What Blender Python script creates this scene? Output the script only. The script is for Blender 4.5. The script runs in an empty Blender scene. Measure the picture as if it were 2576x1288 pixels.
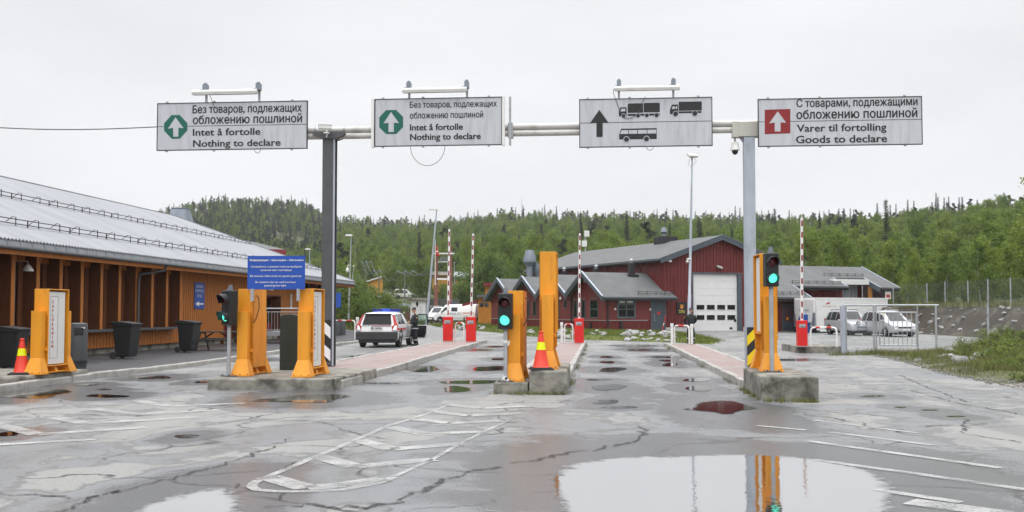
import bpy, bmesh, math, random
import numpy as np
from mathutils import Vector, Matrix, Euler
random.seed(7); np.random.seed(7)
R = math.radians
S = bpy.context.scene
COL = S.collection
# ------------------------------------------------------------------ camera
FD = 2500.0            # focal length in the measuring unit (photo width = 2576 units)
CAMH = 1.6
PITCH = R(2.5)
PY = 674.85            # row of the optical axis
cam = bpy.data.cameras.new('camera'); camo = bpy.data.objects.new('camera', cam); COL.objects.link(camo)
camo.location = (0, 0, CAMH); camo.rotation_euler = (R(90) + PITCH, 0, 0)
cam.sensor_width = 36; cam.lens = 36 * FD / 2576; cam.shift_y = (PY - 644) / 2576
cam.clip_start = .1; cam.clip_end = 4000
S.camera = camo
# ------------------------------------------------------------------ sky and light
W = bpy.data.worlds.new('World'); S.world = W; W.use_nodes = True
nt = W.node_tree; nt.nodes.clear()
def wn(t, **k):
    n = nt.nodes.new(t)
    for a, b in k.items(): setattr(n, a, b)
    return n
out = wn('ShaderNodeOutputWorld'); mixs = wn('ShaderNodeMixShader'); b1 = wn('ShaderNodeBackground'); b2 = wn('ShaderNodeBackground')
sky = wn('ShaderNodeTexSky', sky_type='NISHITA', sun_disc=False, sun_elevation=R(48), sun_rotation=R(200))
sky.dust_density = 3
b1.inputs[1].default_value = .1; nt.links.new(sky.outputs[0], b1.inputs[0])
tc = wn('ShaderNodeTexCoord'); sep = wn('ShaderNodeSeparateXYZ'); nt.links.new(tc.outputs['Generated'], sep.inputs[0])
mr = wn('ShaderNodeMapRange', interpolation_type='SMOOTHSTEP'); nt.links.new(sep.outputs[2], mr.inputs[0])
mr.inputs[1].default_value = .28; mr.inputs[2].default_value = .95; mr.inputs[3].default_value = .965; mr.inputs[4].default_value = 2.7
mp = wn('ShaderNodeMapping'); mp.inputs['Scale'].default_value = (1, 1, 3.2); nt.links.new(tc.outputs['Generated'], mp.inputs[0])
nz = wn('ShaderNodeTexNoise'); nz.inputs['Scale'].default_value = 2.1; nz.inputs['Detail'].default_value = 5; nt.links.new(mp.outputs[0], nz.inputs[0])
mr2 = wn('ShaderNodeMapRange'); nt.links.new(nz.outputs[0], mr2.inputs[0])
mr2.inputs[1].default_value = .3; mr2.inputs[2].default_value = .7; mr2.inputs[3].default_value = .88; mr2.inputs[4].default_value = 1.06
mul = wn('ShaderNodeMath', operation='MULTIPLY'); nt.links.new(mr.outputs[0], mul.inputs[0]); nt.links.new(mr2.outputs[0], mul.inputs[1])
vm = wn('ShaderNodeVectorMath', operation='SCALE'); vm.inputs[0].default_value = (.985, .99, 1.012); nt.links.new(mul.outputs[0], vm.inputs['Scale'])
nt.links.new(vm.outputs[0], b2.inputs[0]); b2.inputs[1].default_value = 1.0
mixs.inputs[0].default_value = .95
nt.links.new(b1.outputs[0], mixs.inputs[1]); nt.links.new(b2.outputs[0], mixs.inputs[2]); nt.links.new(mixs.outputs[0], out.inputs[0])
sl = bpy.data.lights.new('sun', 'SUN'); sl.energy = 1.2; sl.angle = R(60); sl.color = (1, .985, .96)
so = bpy.data.objects.new('sun', sl); COL.objects.link(so)
so.rotation_euler = (R(24), 0, R(-20))     # high behind the cloud
S.view_settings.view_transform = 'Standard'; S.view_settings.look = 'None'
S.view_settings.exposure = 0; S.view_settings.gamma = 1
S.cycles.max_bounces = 6; S.cycles.diffuse_bounces = 3; S.cycles.glossy_bounces = 3; S.cycles.transmission_bounces = 3; S.cycles.transparent_max_bounces = 8
S.cycles.use_denoising = True
S.cycles.caustics_reflective = False; S.cycles.caustics_refractive = False
# ------------------------------------------------------------------ measuring: photo position -> place in the world
CP, SP = math.cos(PITCH), math.sin(PITCH)
def ray(x, y):
    u = (x - 1288) / FD; v = -(y - PY) / FD
    return (u, CP - v * SP, SP + v * CP)
def P(x, y, Y):
    d = ray(x, y); t = Y / d[1]
    return Vector((d[0] * t, Y, CAMH + d[2] * t))
def G(x, y, z=0.0):
    d = ray(x, y); t = (z - CAMH) / d[2]
    return Vector((d[0] * t, d[1] * t, z))
def px(p):
    dx, dy, dz = p[0], p[1], p[2] - CAMH
    f = dy * CP + dz * SP; v = -dy * SP + dz * CP
    return 1288 + FD * dx / f, PY - FD * v / f
LR = R(-5)             # the lanes run 5 degrees to the right of the view
# ------------------------------------------------------------------ materials
MATS = {}
def mat(name, col, rough=.6, metal=0., var=.12, scale=2.5, bump=0., bscale=30., spec=.5, emit=None, estr=0., stretch=(1, 1, 1), dirt=None, dscale=.8, dlo=.5, dhi=.7, coat=0., detail=5, rvar=0.):
    if name in MATS: return MATS[name]
    m = bpy.data.materials.new(name); m.use_nodes = True; t = m.node_tree; n = t.nodes; L = t.links.new
    b = n['Principled BSDF']
    b.inputs['Roughness'].default_value = rough; b.inputs['Metallic'].default_value = metal
    b.inputs['Specular IOR Level'].default_value = spec; b.inputs['Coat Weight'].default_value = coat
    tc = n.new('ShaderNodeTexCoord'); mpn = n.new('ShaderNodeMapping'); mpn.inputs['Scale'].default_value = stretch
    L(tc.outputs['Object'], mpn.inputs[0])
    def noise(s, d=5, r=.55):
        x = n.new('ShaderNodeTexNoise'); x.inputs['Scale'].default_value = s; x.inputs['Detail'].default_value = d; x.inputs['Roughness'].default_value = r
        L(mpn.outputs[0], x.inputs[0]); return x
    def rng(src, a, c, lo, hi):
        x = n.new('ShaderNodeMapRange'); L(src, x.inputs[0])
        for i, v in enumerate((a, c, lo, hi)): x.inputs[i + 1].default_value = v
        return x
    rgb = n.new('ShaderNodeRGB'); rgb.outputs[0].default_value = (*col, 1)
    src = rgb.outputs[0]
    if var:
        nzz = noise(scale, detail); r = rng(nzz.outputs[0], .3, .7, 1 - var, 1 + var)
        v = n.new('ShaderNodeVectorMath'); v.operation = 'SCALE'; L(src, v.inputs[0]); L(r.outputs[0], v.inputs['Scale']); src = v.outputs[0]
        if rvar:
            rr = rng(nzz.outputs[0], .3, .7, rough - rvar, rough + rvar); L(rr.outputs[0], b.inputs['Roughness'])
    if dirt:
        nd = noise(dscale, 6, .65); r = rng(nd.outputs[0], dlo, dhi, 0, 1)
        mx = n.new('ShaderNodeMix'); mx.data_type = 'RGBA'; L(r.outputs[0], mx.inputs[0]); L(src, mx.inputs[6]); mx.inputs[7].default_value = (*dirt, 1); src = mx.outputs[2]
    L(src, b.inputs['Base Color'])
    if bump:
        nb = noise(bscale, 4); bp = n.new('ShaderNodeBump'); bp.inputs['Strength'].default_value = bump; bp.inputs['Distance'].default_value = .02
        L(nb.outputs[0], bp.inputs['Height']); L(bp.outputs[0], b.inputs['Normal'])
    if emit:
        b.inputs['Emission Color'].default_value = (*emit, 1); b.inputs['Emission Strength'].default_value = estr
    MATS[name] = m; return m
# ------------------------------------------------------------------ geometry collector
class MB:
    def __init__(s): s.v = []; s.f = []; s.m = []
    def add(s, vs, fs, mi=0):
        o = len(s.v); s.v.extend(tuple(v) for v in vs); s.f.extend(tuple(i + o for i in f) for f in fs); s.m.extend([mi] * len(fs)); return s
    def box(s, c, d, rz=0., mi=0, taper=1.0, rx=0., ry=0.):
        hx, hy, hz = d[0] / 2, d[1] / 2, d[2] / 2
        vs = [Vector((x * hx * (taper if z > 0 else 1), y * hy * (taper if z > 0 else 1), z * hz)) for z in (-1, 1) for x, y in ((-1, -1), (1, -1), (1, 1), (-1, 1))]
        if rz or rx or ry:
            e = Euler((rx, ry, rz)).to_matrix(); vs = [e @ v for v in vs]
        c = Vector(c)
        return s.add([v + c for v in vs], [(3, 2, 1, 0), (4, 5, 6, 7), (0, 1, 5, 4), (1, 2, 6, 5), (2, 3, 7, 6), (3, 0, 4, 7)], mi)
    def b2(s, lo, hi, mi=0):
        return s.box([(a + b) / 2 for a, b in zip(lo, hi)], [abs(b - a) for a, b in zip(lo, hi)], mi=mi)
    def hexa(s, p, mi=0):      # 4 bottom points (ccw), 4 top points
        return s.add(p, [(3, 2, 1, 0), (4, 5, 6, 7), (0, 1, 5, 4), (1, 2, 6, 5), (2, 3, 7, 6), (3, 0, 4, 7)], mi)
    def prism(s, pts, axis, a, b, mi=0):   # pts: 2-D outline, extruded along axis from a to b
        def mk(p, q):
            return {0: (q, p[0], p[1]), 1: (p[0], q, p[1]), 2: (p[0], p[1], q)}[axis]
        n = len(pts); vs = [mk(p, a) for p in pts] + [mk(p, b) for p in pts]
        ar = sum(pts[i][0] * pts[(i + 1) % n][1] - pts[(i + 1) % n][0] * pts[i][1] for i in range(n))
        flip = (ar < 0) != (axis == 1) ; flip = flip != (b < a)
        fs = [tuple(range(n))[::-1], tuple(range(n, 2 * n))] + [(i, (i + 1) % n, n + (i + 1) % n, n + i) for i in range(n)]
        if flip: fs = [f[::-1] for f in fs]
        return s.add(vs, fs, mi)
    def cyl(s, p0, p1, r0, r1=None, n=12, mi=0, caps=True):
        r1 = r0 if r1 is None else r1
        p0, p1 = Vector(p0), Vector(p1); z = (p1 - p0).normalized()
        x = z.orthogonal().normalized(); y = z.cross(x)
        vs = [p + (x * math.cos(2 * math.pi * i / n) + y * math.sin(2 * math.pi * i / n)) * r for p, r in ((p0, r0), (p1, r1)) for i in range(n)]
        fs = [(i, (i + 1) % n, n + (i + 1) % n, n + i) for i in range(n)]
        if caps: fs += [tuple(range(n))[::-1], tuple(range(n, 2 * n))]
        return s.add(vs, fs, mi)
    def tube(s, pts, r, n=8, mi=0, caps=True):
        pts = [Vector(p) for p in pts]; rr = r if isinstance(r, (list, tuple)) else [r] * len(pts)
        prev = None; vs = []
        for i, p in enumerate(pts):
            t = (pts[min(i + 1, len(pts) - 1)] - pts[max(i - 1, 0)]).normalized()
            x = t.orthogonal().normalized() if prev is None else (prev - t * prev.dot(t)).normalized()
            prev = x; y = t.cross(x)
            vs += [p + (x * math.cos(2 * math.pi * k / n) + y * math.sin(2 * math.pi * k / n)) * rr[i] for k in range(n)]
        fs = [(i * n + k, i * n + (k + 1) % n, (i + 1) * n + (k + 1) % n, (i + 1) * n + k) for i in range(len(pts) - 1) for k in range(n)]
        if caps: fs += [tuple(range(n))[::-1], tuple(range((len(pts) - 1) * n, len(pts) * n))]
        return s.add(vs, fs, mi)
    def lathe(s, prof, n=16, c=(0, 0, 0), mi=0, caps=True):
        vs = [(c[0] + r * math.cos(2 * math.pi * k / n), c[1] + r * math.sin(2 * math.pi * k / n), c[2] + z) for r, z in prof for k in range(n)]
        m = len(prof)
        fs = [(i * n + k, i * n + (k + 1) % n, (i + 1) * n + (k + 1) % n, (i + 1) * n + k) for i in range(m - 1) for k in range(n)]
        if caps: fs += [tuple(range(n))[::-1], tuple(range((m - 1) * n, m * n))]
        return s.add(vs, fs, mi)
    def ell(s, c, r, n=10, m=7, mi=0):
        prof = [(math.sin(math.pi * i / m), -math.cos(math.pi * i / m)) for i in range(m + 1)]
        vs = [(c[0] + r[0] * max(a, .02) * math.cos(2 * math.pi * k / n), c[1] + r[1] * max(a, .02) * math.sin(2 * math.pi * k / n), c[2] + r[2] * z) for a, z in prof for k in range(n)]
        fs = [(i * n + k, i * n + (k + 1) % n, (i + 1) * n + (k + 1) % n, (i + 1) * n + k) for i in range(m) for k in range(n)]
        fs += [tuple(range(n))[::-1], tuple(range(m * n, (m + 1) * n))]
        return s.add(vs, fs, mi)
    def poly(s, pts, mi=0): return s.add(pts, [tuple(range(len(pts)))], mi)
    def build(s, name, mats, parent=None, smooth=0, bevel=0, loc=None, rz=0., **props):
        me = bpy.data.meshes.new(name); me.from_pydata(s.v, [], s.f)
        ms = mats if isinstance(mats, (list, tuple)) else [mats]
        for m in ms: me.materials.append(m)
        if len(ms) > 1: me.polygons.foreach_set('material_index', s.m)
        me.update()
        if smooth:
            me.shade_smooth(); me.set_sharp_from_angle(angle=R(smooth))
        o = bpy.data.objects.new(name, me); COL.objects.link(o)
        if parent is not None: o.parent = parent
        if loc is not None: o.location = loc
        if rz: o.rotation_euler.z = rz
        if bevel:
            b = o.modifiers.new('bevel', 'BEVEL'); b.width = bevel; b.segments = 2; b.limit_method = 'ANGLE'; b.angle_limit = R(40); b.harden_normals = False
        for k, v in props.items(): o[k] = v
        return o
def thing(name, label, cat, loc=(0, 0, 0), rz=0., group=None):
    o = bpy.data.objects.new(name, None); COL.objects.link(o); o.location = loc; o.rotation_euler = (0, 0, rz)
    o.empty_display_size = .2
    o['label'] = label; o['category'] = cat
    if group: o['group'] = group
    return o
def tag(o, label, cat, group=None):
    o['label'] = label; o['category'] = cat
    if group: o['group'] = group
    return o
KIDS = {}
def copy_tree(o, parent=None):
    c = o.copy(); COL.objects.link(c)
    if parent is not None: c.parent = parent
    for k in list(o.children): copy_tree(k, c)
    return c
def dup(o, loc, rz=None, label=None, scale=None):
    c = copy_tree(o); c.location = loc
    if rz is not None: c.rotation_euler = (0, 0, rz)
    if label: c['label'] = label
    if scale is not None: c.scale = scale if isinstance(scale, (tuple, list)) else (scale,) * 3
    return c
# ------------------------------------------------------------------ writing
TG = {}
def text_raw(s):
    cu = bpy.data.curves.new('lettering', 'FONT'); cu.body = s; cu.size = 1; cu.resolution_u = 3
    ob = bpy.data.objects.new('lettering', cu); COL.objects.link(ob)
    dg = bpy.context.evaluated_depsgraph_get(); dg.update()
    me = bpy.data.meshes.new_from_object(ob.evaluated_get(dg))
    vs = np.array([v.co[:] for v in me.vertices]).reshape(-1, 3); fs = [tuple(q.vertices) for q in me.polygons]
    bpy.data.objects.remove(ob); bpy.data.curves.remove(cu); bpy.data.meshes.remove(me)
    return vs, fs
def text_geo(s, bold=0):
    if s in TG: return TG[s]
    if not any(c in 'нф' for c in s): TG[s] = text_raw(s); return TG[s]
    wid = lambda q: float(np.ptp(text_raw(q)[0][:, 0])); w2 = wid('оо'); X = 0.; V = []; Fs = []      # letter by letter: two glyphs of the built-in font fill badly
    adv = {}
    for c in s:
        if c not in adv: adv[c] = wid('о' + c + 'о') - w2
        if c == 'н': v = np.array([(.08, 0, 0), (.16, 0, 0), (.16, .54, 0), (.08, .54, 0), (.42, 0, 0), (.51, 0, 0), (.51, .54, 0), (.42, .54, 0), (.16, .24, 0), (.42, .24, 0), (.42, .32, 0), (.16, .32, 0)]); f = [(0, 1, 2, 3), (4, 5, 6, 7), (8, 9, 10, 11)]
        elif c == 'ф':
            v, f = text_raw('о'); m = (v[:, 0].min() + v[:, 0].max()) / 2; d = adv[c] / 2 - m; v = v.copy(); v[:, 0] = (v[:, 0] - m) * 1.3 + m + d; k = len(v); m += d
            v = np.concatenate([v, [(m - .04, -.2, 0), (m + .04, -.2, 0), (m + .04, .74, 0), (m - .04, .74, 0)]]); f = f + [(k, k + 1, k + 2, k + 3)]
        else: v, f = text_raw(c)
        o = len(V)
        if len(v): V += [(a[0] + X, a[1], 0) for a in v]; Fs += [tuple(q + o for q in g) for g in f]
        X += adv[c]
    TG[s] = (np.array(V), Fs); return TG[s]
def text(mb, s, x0, x1, base, cap, y=-.004, bold=.02, mi=0, capref=.727):
    """one line of writing on a panel facing -Y: from x0 to x1, baseline height, capital height"""
    vs, fs = text_geo(s)
    if len(vs) == 0: return
    cyr = any(ord(c) > 0x400 for c in s); hv = text_geo('Н' if cyr else 'H')[0]; k = cap / (hv[:, 1].max() - hv[:, 1].min())
    a, b = vs[:, 0].min() - bold, vs[:, 0].max() + bold; q = (x1 - x0) / (b - a)
    for i, (dx, dz) in enumerate(((0, 0), (-1, 0), (1, 0), (0, -.6), (0, .6)) if bold else ((0, 0),)):
        mb.add([(x0 + (v[0] - a + dx * bold) * q, y - .0007 * i, base + (v[1] + dz * bold) * k) for v in vs], fs, mi)
# ------------------------------------------------------------------ shared materials
M = dict(
    concrete=mat('concrete', (.26, .25, .215), .85, var=.28, scale=3, bump=.5, bscale=25, dirt=(.075, .072, .058), dscale=2.0, dlo=.45, dhi=.64),
    kerb=mat('kerb_stone', (.40, .385, .36), .85, var=.22, scale=5, bump=.6, bscale=30, dirt=(.2, .19, .165), dscale=2.5, dlo=.5, dhi=.75),
    footpath=mat('footpath_asphalt', (.05, .05, .053), .55, var=.25, scale=1.5, bump=.4, bscale=60, rvar=.2),
    orange=mat('orange_paint', (.78, .315, .016), .48, var=.10, scale=1.2, stretch=(4, 4, .8), dirt=(.42, .17, .04), dscale=1.8, dlo=.55, dhi=.80, bump=.05, bscale=8),
    rust=mat('rusty_bolt', (.16, .06, .03), .8, var=.3, scale=20),
    white=mat('white_panel', (.72, .72, .70), .5, var=.04, scale=3, dirt=(.5, .49, .45), dscale=3, dlo=.62, dhi=.85),
    signgrey=mat('reflective_grey_sheet', (.52, .535, .575), .45, var=.06, scale=1.2, stretch=(3, 1, .5), dirt=(.42, .43, .46), dscale=2.2, dlo=.5, dhi=.72),
    ink=mat('black_ink', (.012, .012, .014), .5, var=0),
    green=mat('sign_green', (.0, .11, .078), .5, var=.06),
    signred=mat('sign_red', (.24, .010, .014), .5, var=.06),
    whiteink=mat('white_ink', (.80, .80, .82), .5, var=0),
    redink=mat('red_ink', (.45, .02, .03), .5, var=0),
    blue=mat('sign_blue', (.012, .075, .40), .4, var=.05, scale=2),
    galv=mat('galvanised_steel', (.42, .44, .46), .5, .45, var=.15, scale=6, dirt=(.28, .29, .30), dscale=3),
    galvpost=mat('galvanised_post', (.40, .44, .50), .55, .2, var=.12, scale=4, stretch=(1, 1, .3), dirt=(.26, .27, .28), dscale=3, dlo=.55, dhi=.8),
    darkpost=mat('dark_grey_paint', (.085, .088, .092), .5, .1, var=.15, scale=4, dirt=(.30, .31, .32), dscale=1.7, dlo=.66, dhi=.78),
    pipe=mat('pale_grey_pipe', (.60, .595, .57), .5, .1, var=.08, scale=2, dirt=(.42, .41, .38), dscale=2),
    beige=mat('beige_box', (.47, .46, .41), .6, var=.08),
    plasticgrey=mat('dark_plastic', (.013, .014, .015), .55, var=.15, scale=6, bump=.1, bscale=60),
    binround=mat('grey_plastic', (.065, .07, .075), .5, var=.1),
    greenbox=mat('dark_green_steel', (.018, .026, .018), .5, var=.2),
    black=mat('black_plastic', (.014, .015, .016), .45, var=.1),
    lensred=mat('dark_red_lens', (.10, .008, .012), .25, var=.1),
    lensgreen=mat('lit_green_lens', (.05, .5, .4), .3, var=0, emit=(.12, .95, .70), estr=1.3),
    conered=mat('cone_red', (.72, .045, .02), .5, var=.12, scale=6),
    coneyel=mat('cone_yellow', (.80, .85, .0), .45, var=.03),
    rubber=mat('black_rubber', (.03, .03, .032), .75, var=.2, scale=10),
    barrier=mat('barrier_red', (.66, .012, .010), .38, var=.06, scale=3),
    boomwhite=mat('boom_white', (.78, .77, .75), .45, var=.04),
    boomred=mat('boom_red', (.24, .012, .015), .5, var=.1),
    orangebright=mat('bright_orange_boards', (.48, .19, .02), .65, var=.15, stretch=(5, 5, .5)),
    whitepaint=mat('white_paint', (.76, .76, .74), .45, var=.06, scale=5),
    redpaint=mat('red_paint', (.55, .02, .015), .45, var=.08),
    glass=mat('dark_glass', (.012, .014, .016), .04, var=0, spec=.9),
    glasscar=mat('car_glass', (.03, .033, .036), .06, var=0, spec=.5),
    carwhite=mat('car_white', (.78, .78, .78), .3, var=.03, coat=.4),
    pebble=mat('pebble_grey', (.20, .195, .18), .9, var=.4, scale=4),
    glassrear=mat('tinted_glass', (.012, .013, .014), .15, var=0, spec=.12),
    carsilver=mat('car_silver', (.47, .485, .505), .34, .3, var=.04, coat=.4),
    bumper=mat('car_dark_grey_plastic', (.035, .036, .038), .6, var=.12),
    tyre=mat('tyre_rubber', (.016, .016, .017), .8, var=.15),
    rim=mat('alloy_rim', (.5, .5, .51), .35, .7, var=.05),
    tail=mat('tail_lamp_red', (.36, .006, .008), .3, var=.15, scale=6),
    headlamp=mat('headlamp_glass', (.6, .62, .65), .12, .2, var=.1, scale=10),
    bluelamp=mat('blue_lamp', (.010, .018, .14), .2, var=.2, scale=8),
    navy=mat('navy_ink', (.01, .02, .12), .5, var=0),
    skin=mat('skin', (.48, .26, .18), .55, var=.08, scale=20),
    uniform=mat('dark_uniform_cloth', (.012, .014, .015), .75, var=.25, scale=12, bump=.3, bscale=25),
    trouser=mat('navy_uniform_cloth', (.010, .012, .018), .8, var=.25, scale=12, bump=.3, bscale=25),
    leather=mat('black_leather', (.01, .01, .011), .4, var=.1),
    reflect=mat('grey_reflective_band', (.45, .46, .46), .5, var=.05),
    badge=mat('yellow_badge', (.6, .35, .04), .5, var=.1),
    orangewood=mat('orange_stained_boards', (.43, .14, .016), .65, var=.22, scale=3, stretch=(6, 6, .6), bump=.15, bscale=14),
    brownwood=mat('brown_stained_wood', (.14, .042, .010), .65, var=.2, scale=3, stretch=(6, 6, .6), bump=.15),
    shadewood=mat('soffit_boards', (.18, .06, .018), .7, var=.2, scale=3),  # darker copy of the orange boards: shade under the eaves put into the colour
    redwood=mat('red_stained_boards', (.135, .014, .012), .6, var=.2, scale=2.5, stretch=(4, 4, .5), bump=.1, bscale=14),
    redwoodpale=mat('weathered_red_boards', (.165, .028, .024), .65, var=.18, scale=2.5, stretch=(.7, .7, 5), bump=.12, bscale=14),
    slatetrim=mat('slate_grey_trim', (.075, .095, .115), .5, var=.1, scale=4),
    greysill=mat('grey_sill', (.07, .075, .08), .5, var=.12),
    roofsheet=mat('pale_metal_roof', (.30, .312, .33), .55, .2, var=.09, scale=.5, stretch=(.25, 3, 1), dirt=(.245, .255, .27), dscale=.35, dlo=.5, dhi=.7),
    flashing=mat('zinc_flashing', (.21, .225, .24), .5, .3, var=.15, scale=2),
    felt=mat('grey_roofing_felt', (.125, .13, .13), .8, var=.14, scale=1.2, bump=.25, bscale=30, dirt=(.10, .105, .10), dscale=.5),
    blacksteel=mat('black_steel', (.018, .018, .02), .5, var=.1),
    ducts=mat('grey_duct_steel', (.22, .25, .29), .45, .4, var=.12, scale=3),
    garage=mat('white_door_sheet', (.74, .74, .73), .45, var=.03),
    door=mat('slate_grey_door', (.055, .072, .09), .45, var=.08),
    container=mat('white_container_sheet', (.74, .745, .73), .45, var=.04, scale=1.5, dirt=(.55, .53, .47), dscale=1.3, dlo=.62, dhi=.85),
    steelgreen=mat('grey_green_container', (.12, .13, .105), .6, var=.15, dirt=(.18, .12, .07), dscale=1.5, dlo=.6, dhi=.8),
    yellowwood=mat('yellow_boards', (.55, .27, .035), .65, var=.12, stretch=(5, 5, .5)),
    redtrim=mat('red_fascia', (.22, .02, .03), .55, var=.1),
    tableboard=mat('weathered_table_boards', (.05, .042, .034), .8, var=.25, scale=5),
    polewood=mat('grey_pole_wood', (.17, .16, .14), .85, var=.25, scale=3, stretch=(5, 5, .4)),
    redpole=mat('red_flaking_pole', (.24, .085, .055), .8, var=.25, scale=4, dirt=(.42, .38, .35), dscale=4, dlo=.55, dhi=.68),
    yellow=mat('warning_yellow', (.78, .55, .0), .5, var=.06),
    bluebin=mat('blue_plastic', (.015, .085, .32), .4, var=.08),
    rock=mat('grey_rock', (.30, .30, .30), .9, var=.3, scale=2, bump=.6, bscale=6, dirt=(.46, .46, .46), dscale=2.2, dlo=.45, dhi=.7),
    bark=mat('dark_bark', (.05, .042, .036), .9, var=.3, scale=6),
    birchbark=mat('birch_bark', (.30, .29, .27), .85, var=.3, scale=3, stretch=(1, 1, .5), dirt=(.04, .035, .03), dscale=2.5, dlo=.5, dhi=.6),
    wire=mat('wire_grey', (.10, .10, .105), .6, .2, var=0),
    mesh=mat('mesh_wire', (.36, .38, .38), .55, .4, var=0),
)
def custom(name):
    m = bpy.data.materials.new(name); m.use_nodes = True; t = m.node_tree
    return m, t.nodes, t.links.new, t.nodes['Principled BSDF']
def rng_(n, L, src, a, b, lo, hi, smooth=False):
    x = n.new('ShaderNodeMapRange')
    if smooth: x.interpolation_type = 'SMOOTHSTEP'
    L(src, x.inputs[0])
    for i, v in enumerate((a, b, lo, hi)): x.inputs[i + 1].default_value = v
    return x.outputs[0]
def noise_(n, L, vec, s, d=5, r=.55, dist=0.):
    x = n.new('ShaderNodeTexNoise'); x.inputs['Scale'].default_value = s; x.inputs['Detail'].default_value = d; x.inputs['Roughness'].default_value = r
    x.inputs['Distortion'].default_value = dist; L(vec, x.inputs[0]); return x.outputs[0]
def math_(n, L, op, a, b=None, clamp=False):
    x = n.new('ShaderNodeMath'); x.operation = op; x.use_clamp = clamp
    for i, v in enumerate((a, b)):
        if v is None: continue
        if isinstance(v, (int, float)): x.inputs[i].default_value = v
        else: L(v, x.inputs[i])
    return x.outputs[0]
def mixc_(n, L, f, a, b, mode='MIX'):
    x = n.new('ShaderNodeMix'); x.data_type = 'RGBA'; x.blend_type = mode
    for i, v in ((0, f), (6, a), (7, b)):
        if isinstance(v, (int, float)): x.inputs[i].default_value = v
        elif isinstance(v, tuple): x.inputs[i].default_value = (*v, 1)
        else: L(v, x.inputs[i])
    return x.outputs[2]
# wet asphalt
def make_asphalt():
    m, n, L, b = custom('wet_asphalt')
    tc = n.new('ShaderNodeTexCoord').outputs['Object']
    at = n.new('ShaderNodeAttribute'); at.attribute_name = 'wet'
    mpn = n.new('ShaderNodeMapping'); mpn.inputs['Rotation'].default_value = (0, 0, R(5)); mpn.inputs['Scale'].default_value = (1.6, .22, 1); L(tc, mpn.inputs[0]); lane = noise_(n, L, mpn.outputs[0], .8, 5, .6)
    big = noise_(n, L, tc, .30, 6, .6, .8); mid = noise_(n, L, tc, 1.1, 6, .65, .6); fine = noise_(n, L, tc, 30, 5, .75); grain = noise_(n, L, tc, 130, 2, .6); chip = noise_(n, L, tc, 70, 2, .5)
    w = math_(n, L, 'ADD', math_(n, L, 'MULTIPLY', big, .62), math_(n, L, 'MULTIPLY', mid, .38))
    w = math_(n, L, 'ADD', w, math_(n, L, 'MULTIPLY', at.outputs['Fac'], .30))
    wet = rng_(n, L, w, .475, .56, 0, 1, True); film = rng_(n, L, w, .56, .70, 0, 1, True)
    edge = math_(n, L, 'MULTIPLY', wet, math_(n, L, 'SUBTRACT', 1., wet))     # damp rim of each drying patch: darker, not yet glossy
    col = mixc_(n, L, wet, (.265, .262, .253), (.180, .186, .193)); col = mixc_(n, L, film, col, (.102, .106, .112))
    col = mixc_(n, L, rng_(n, L, edge, .10, .25, 0, .85), col, (.125, .125, .122))
    col = mixc_(n, L, rng_(n, L, lane, .48, .66, 0, .5), col, (.13, .13, .126))
    vo = n.new('ShaderNodeTexVoronoi'); vo.feature = 'DISTANCE_TO_EDGE'; vo.inputs['Scale'].default_value = .36
    dv = n.new('ShaderNodeTexNoise'); dv.inputs['Scale'].default_value = .9; dv.inputs['Detail'].default_value = 5; L(tc, dv.inputs[0]); vv = n.new('ShaderNodeVectorMath'); vv.operation = 'MULTIPLY_ADD'; L(dv.outputs['Color'], vv.inputs[0]); vv.inputs[1].default_value = (1.5, 1.5, 0); L(tc, vv.inputs[2]); L(vv.outputs[0], vo.inputs[0])
    ck = math_(n, L, 'MULTIPLY', rng_(n, L, vo.outputs['Distance'], .003, .012, 1, 0), rng_(n, L, mid, .45, .58, 1, 0))
    col = mixc_(n, L, ck, col, (.035, .034, .032))
    col = mixc_(n, L, rng_(n, L, chip, .66, .72, 0, .5), col, (.42, .41, .39)); col = mixc_(n, L, rng_(n, L, chip, .30, .36, .5, 0), col, (.05, .05, .05))
    sp = rng_(n, L, fine, .3, .7, .70, 1.28); gr = rng_(n, L, grain, .25, .75, .72, 1.28)
    s = n.new('ShaderNodeVectorMath'); s.operation = 'SCALE'; L(col, s.inputs[0]); L(math_(n, L, 'MULTIPLY', sp, gr), s.inputs['Scale'])
    L(s.outputs[0], b.inputs['Base Color'])
    ro = math_(n, L, 'ADD', math_(n, L, 'SUBTRACT', rng_(n, L, wet, 0, 1, .62, .40), math_(n, L, 'MULTIPLY', film, .22)), rng_(n, L, fine, .3, .7, -.07, .07)); L(ro, b.inputs['Roughness'])
    bp = n.new('ShaderNodeBump'); bp.inputs['Distance'].default_value = .006; L(rng_(n, L, wet, 0, 1, .9, .4), bp.inputs['Strength'])
    L(math_(n, L, 'ADD', fine, grain), bp.inputs['Height']); L(bp.outputs[0], b.inputs['Normal'])
    return m
M['asphalt'] = make_asphalt()
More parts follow.
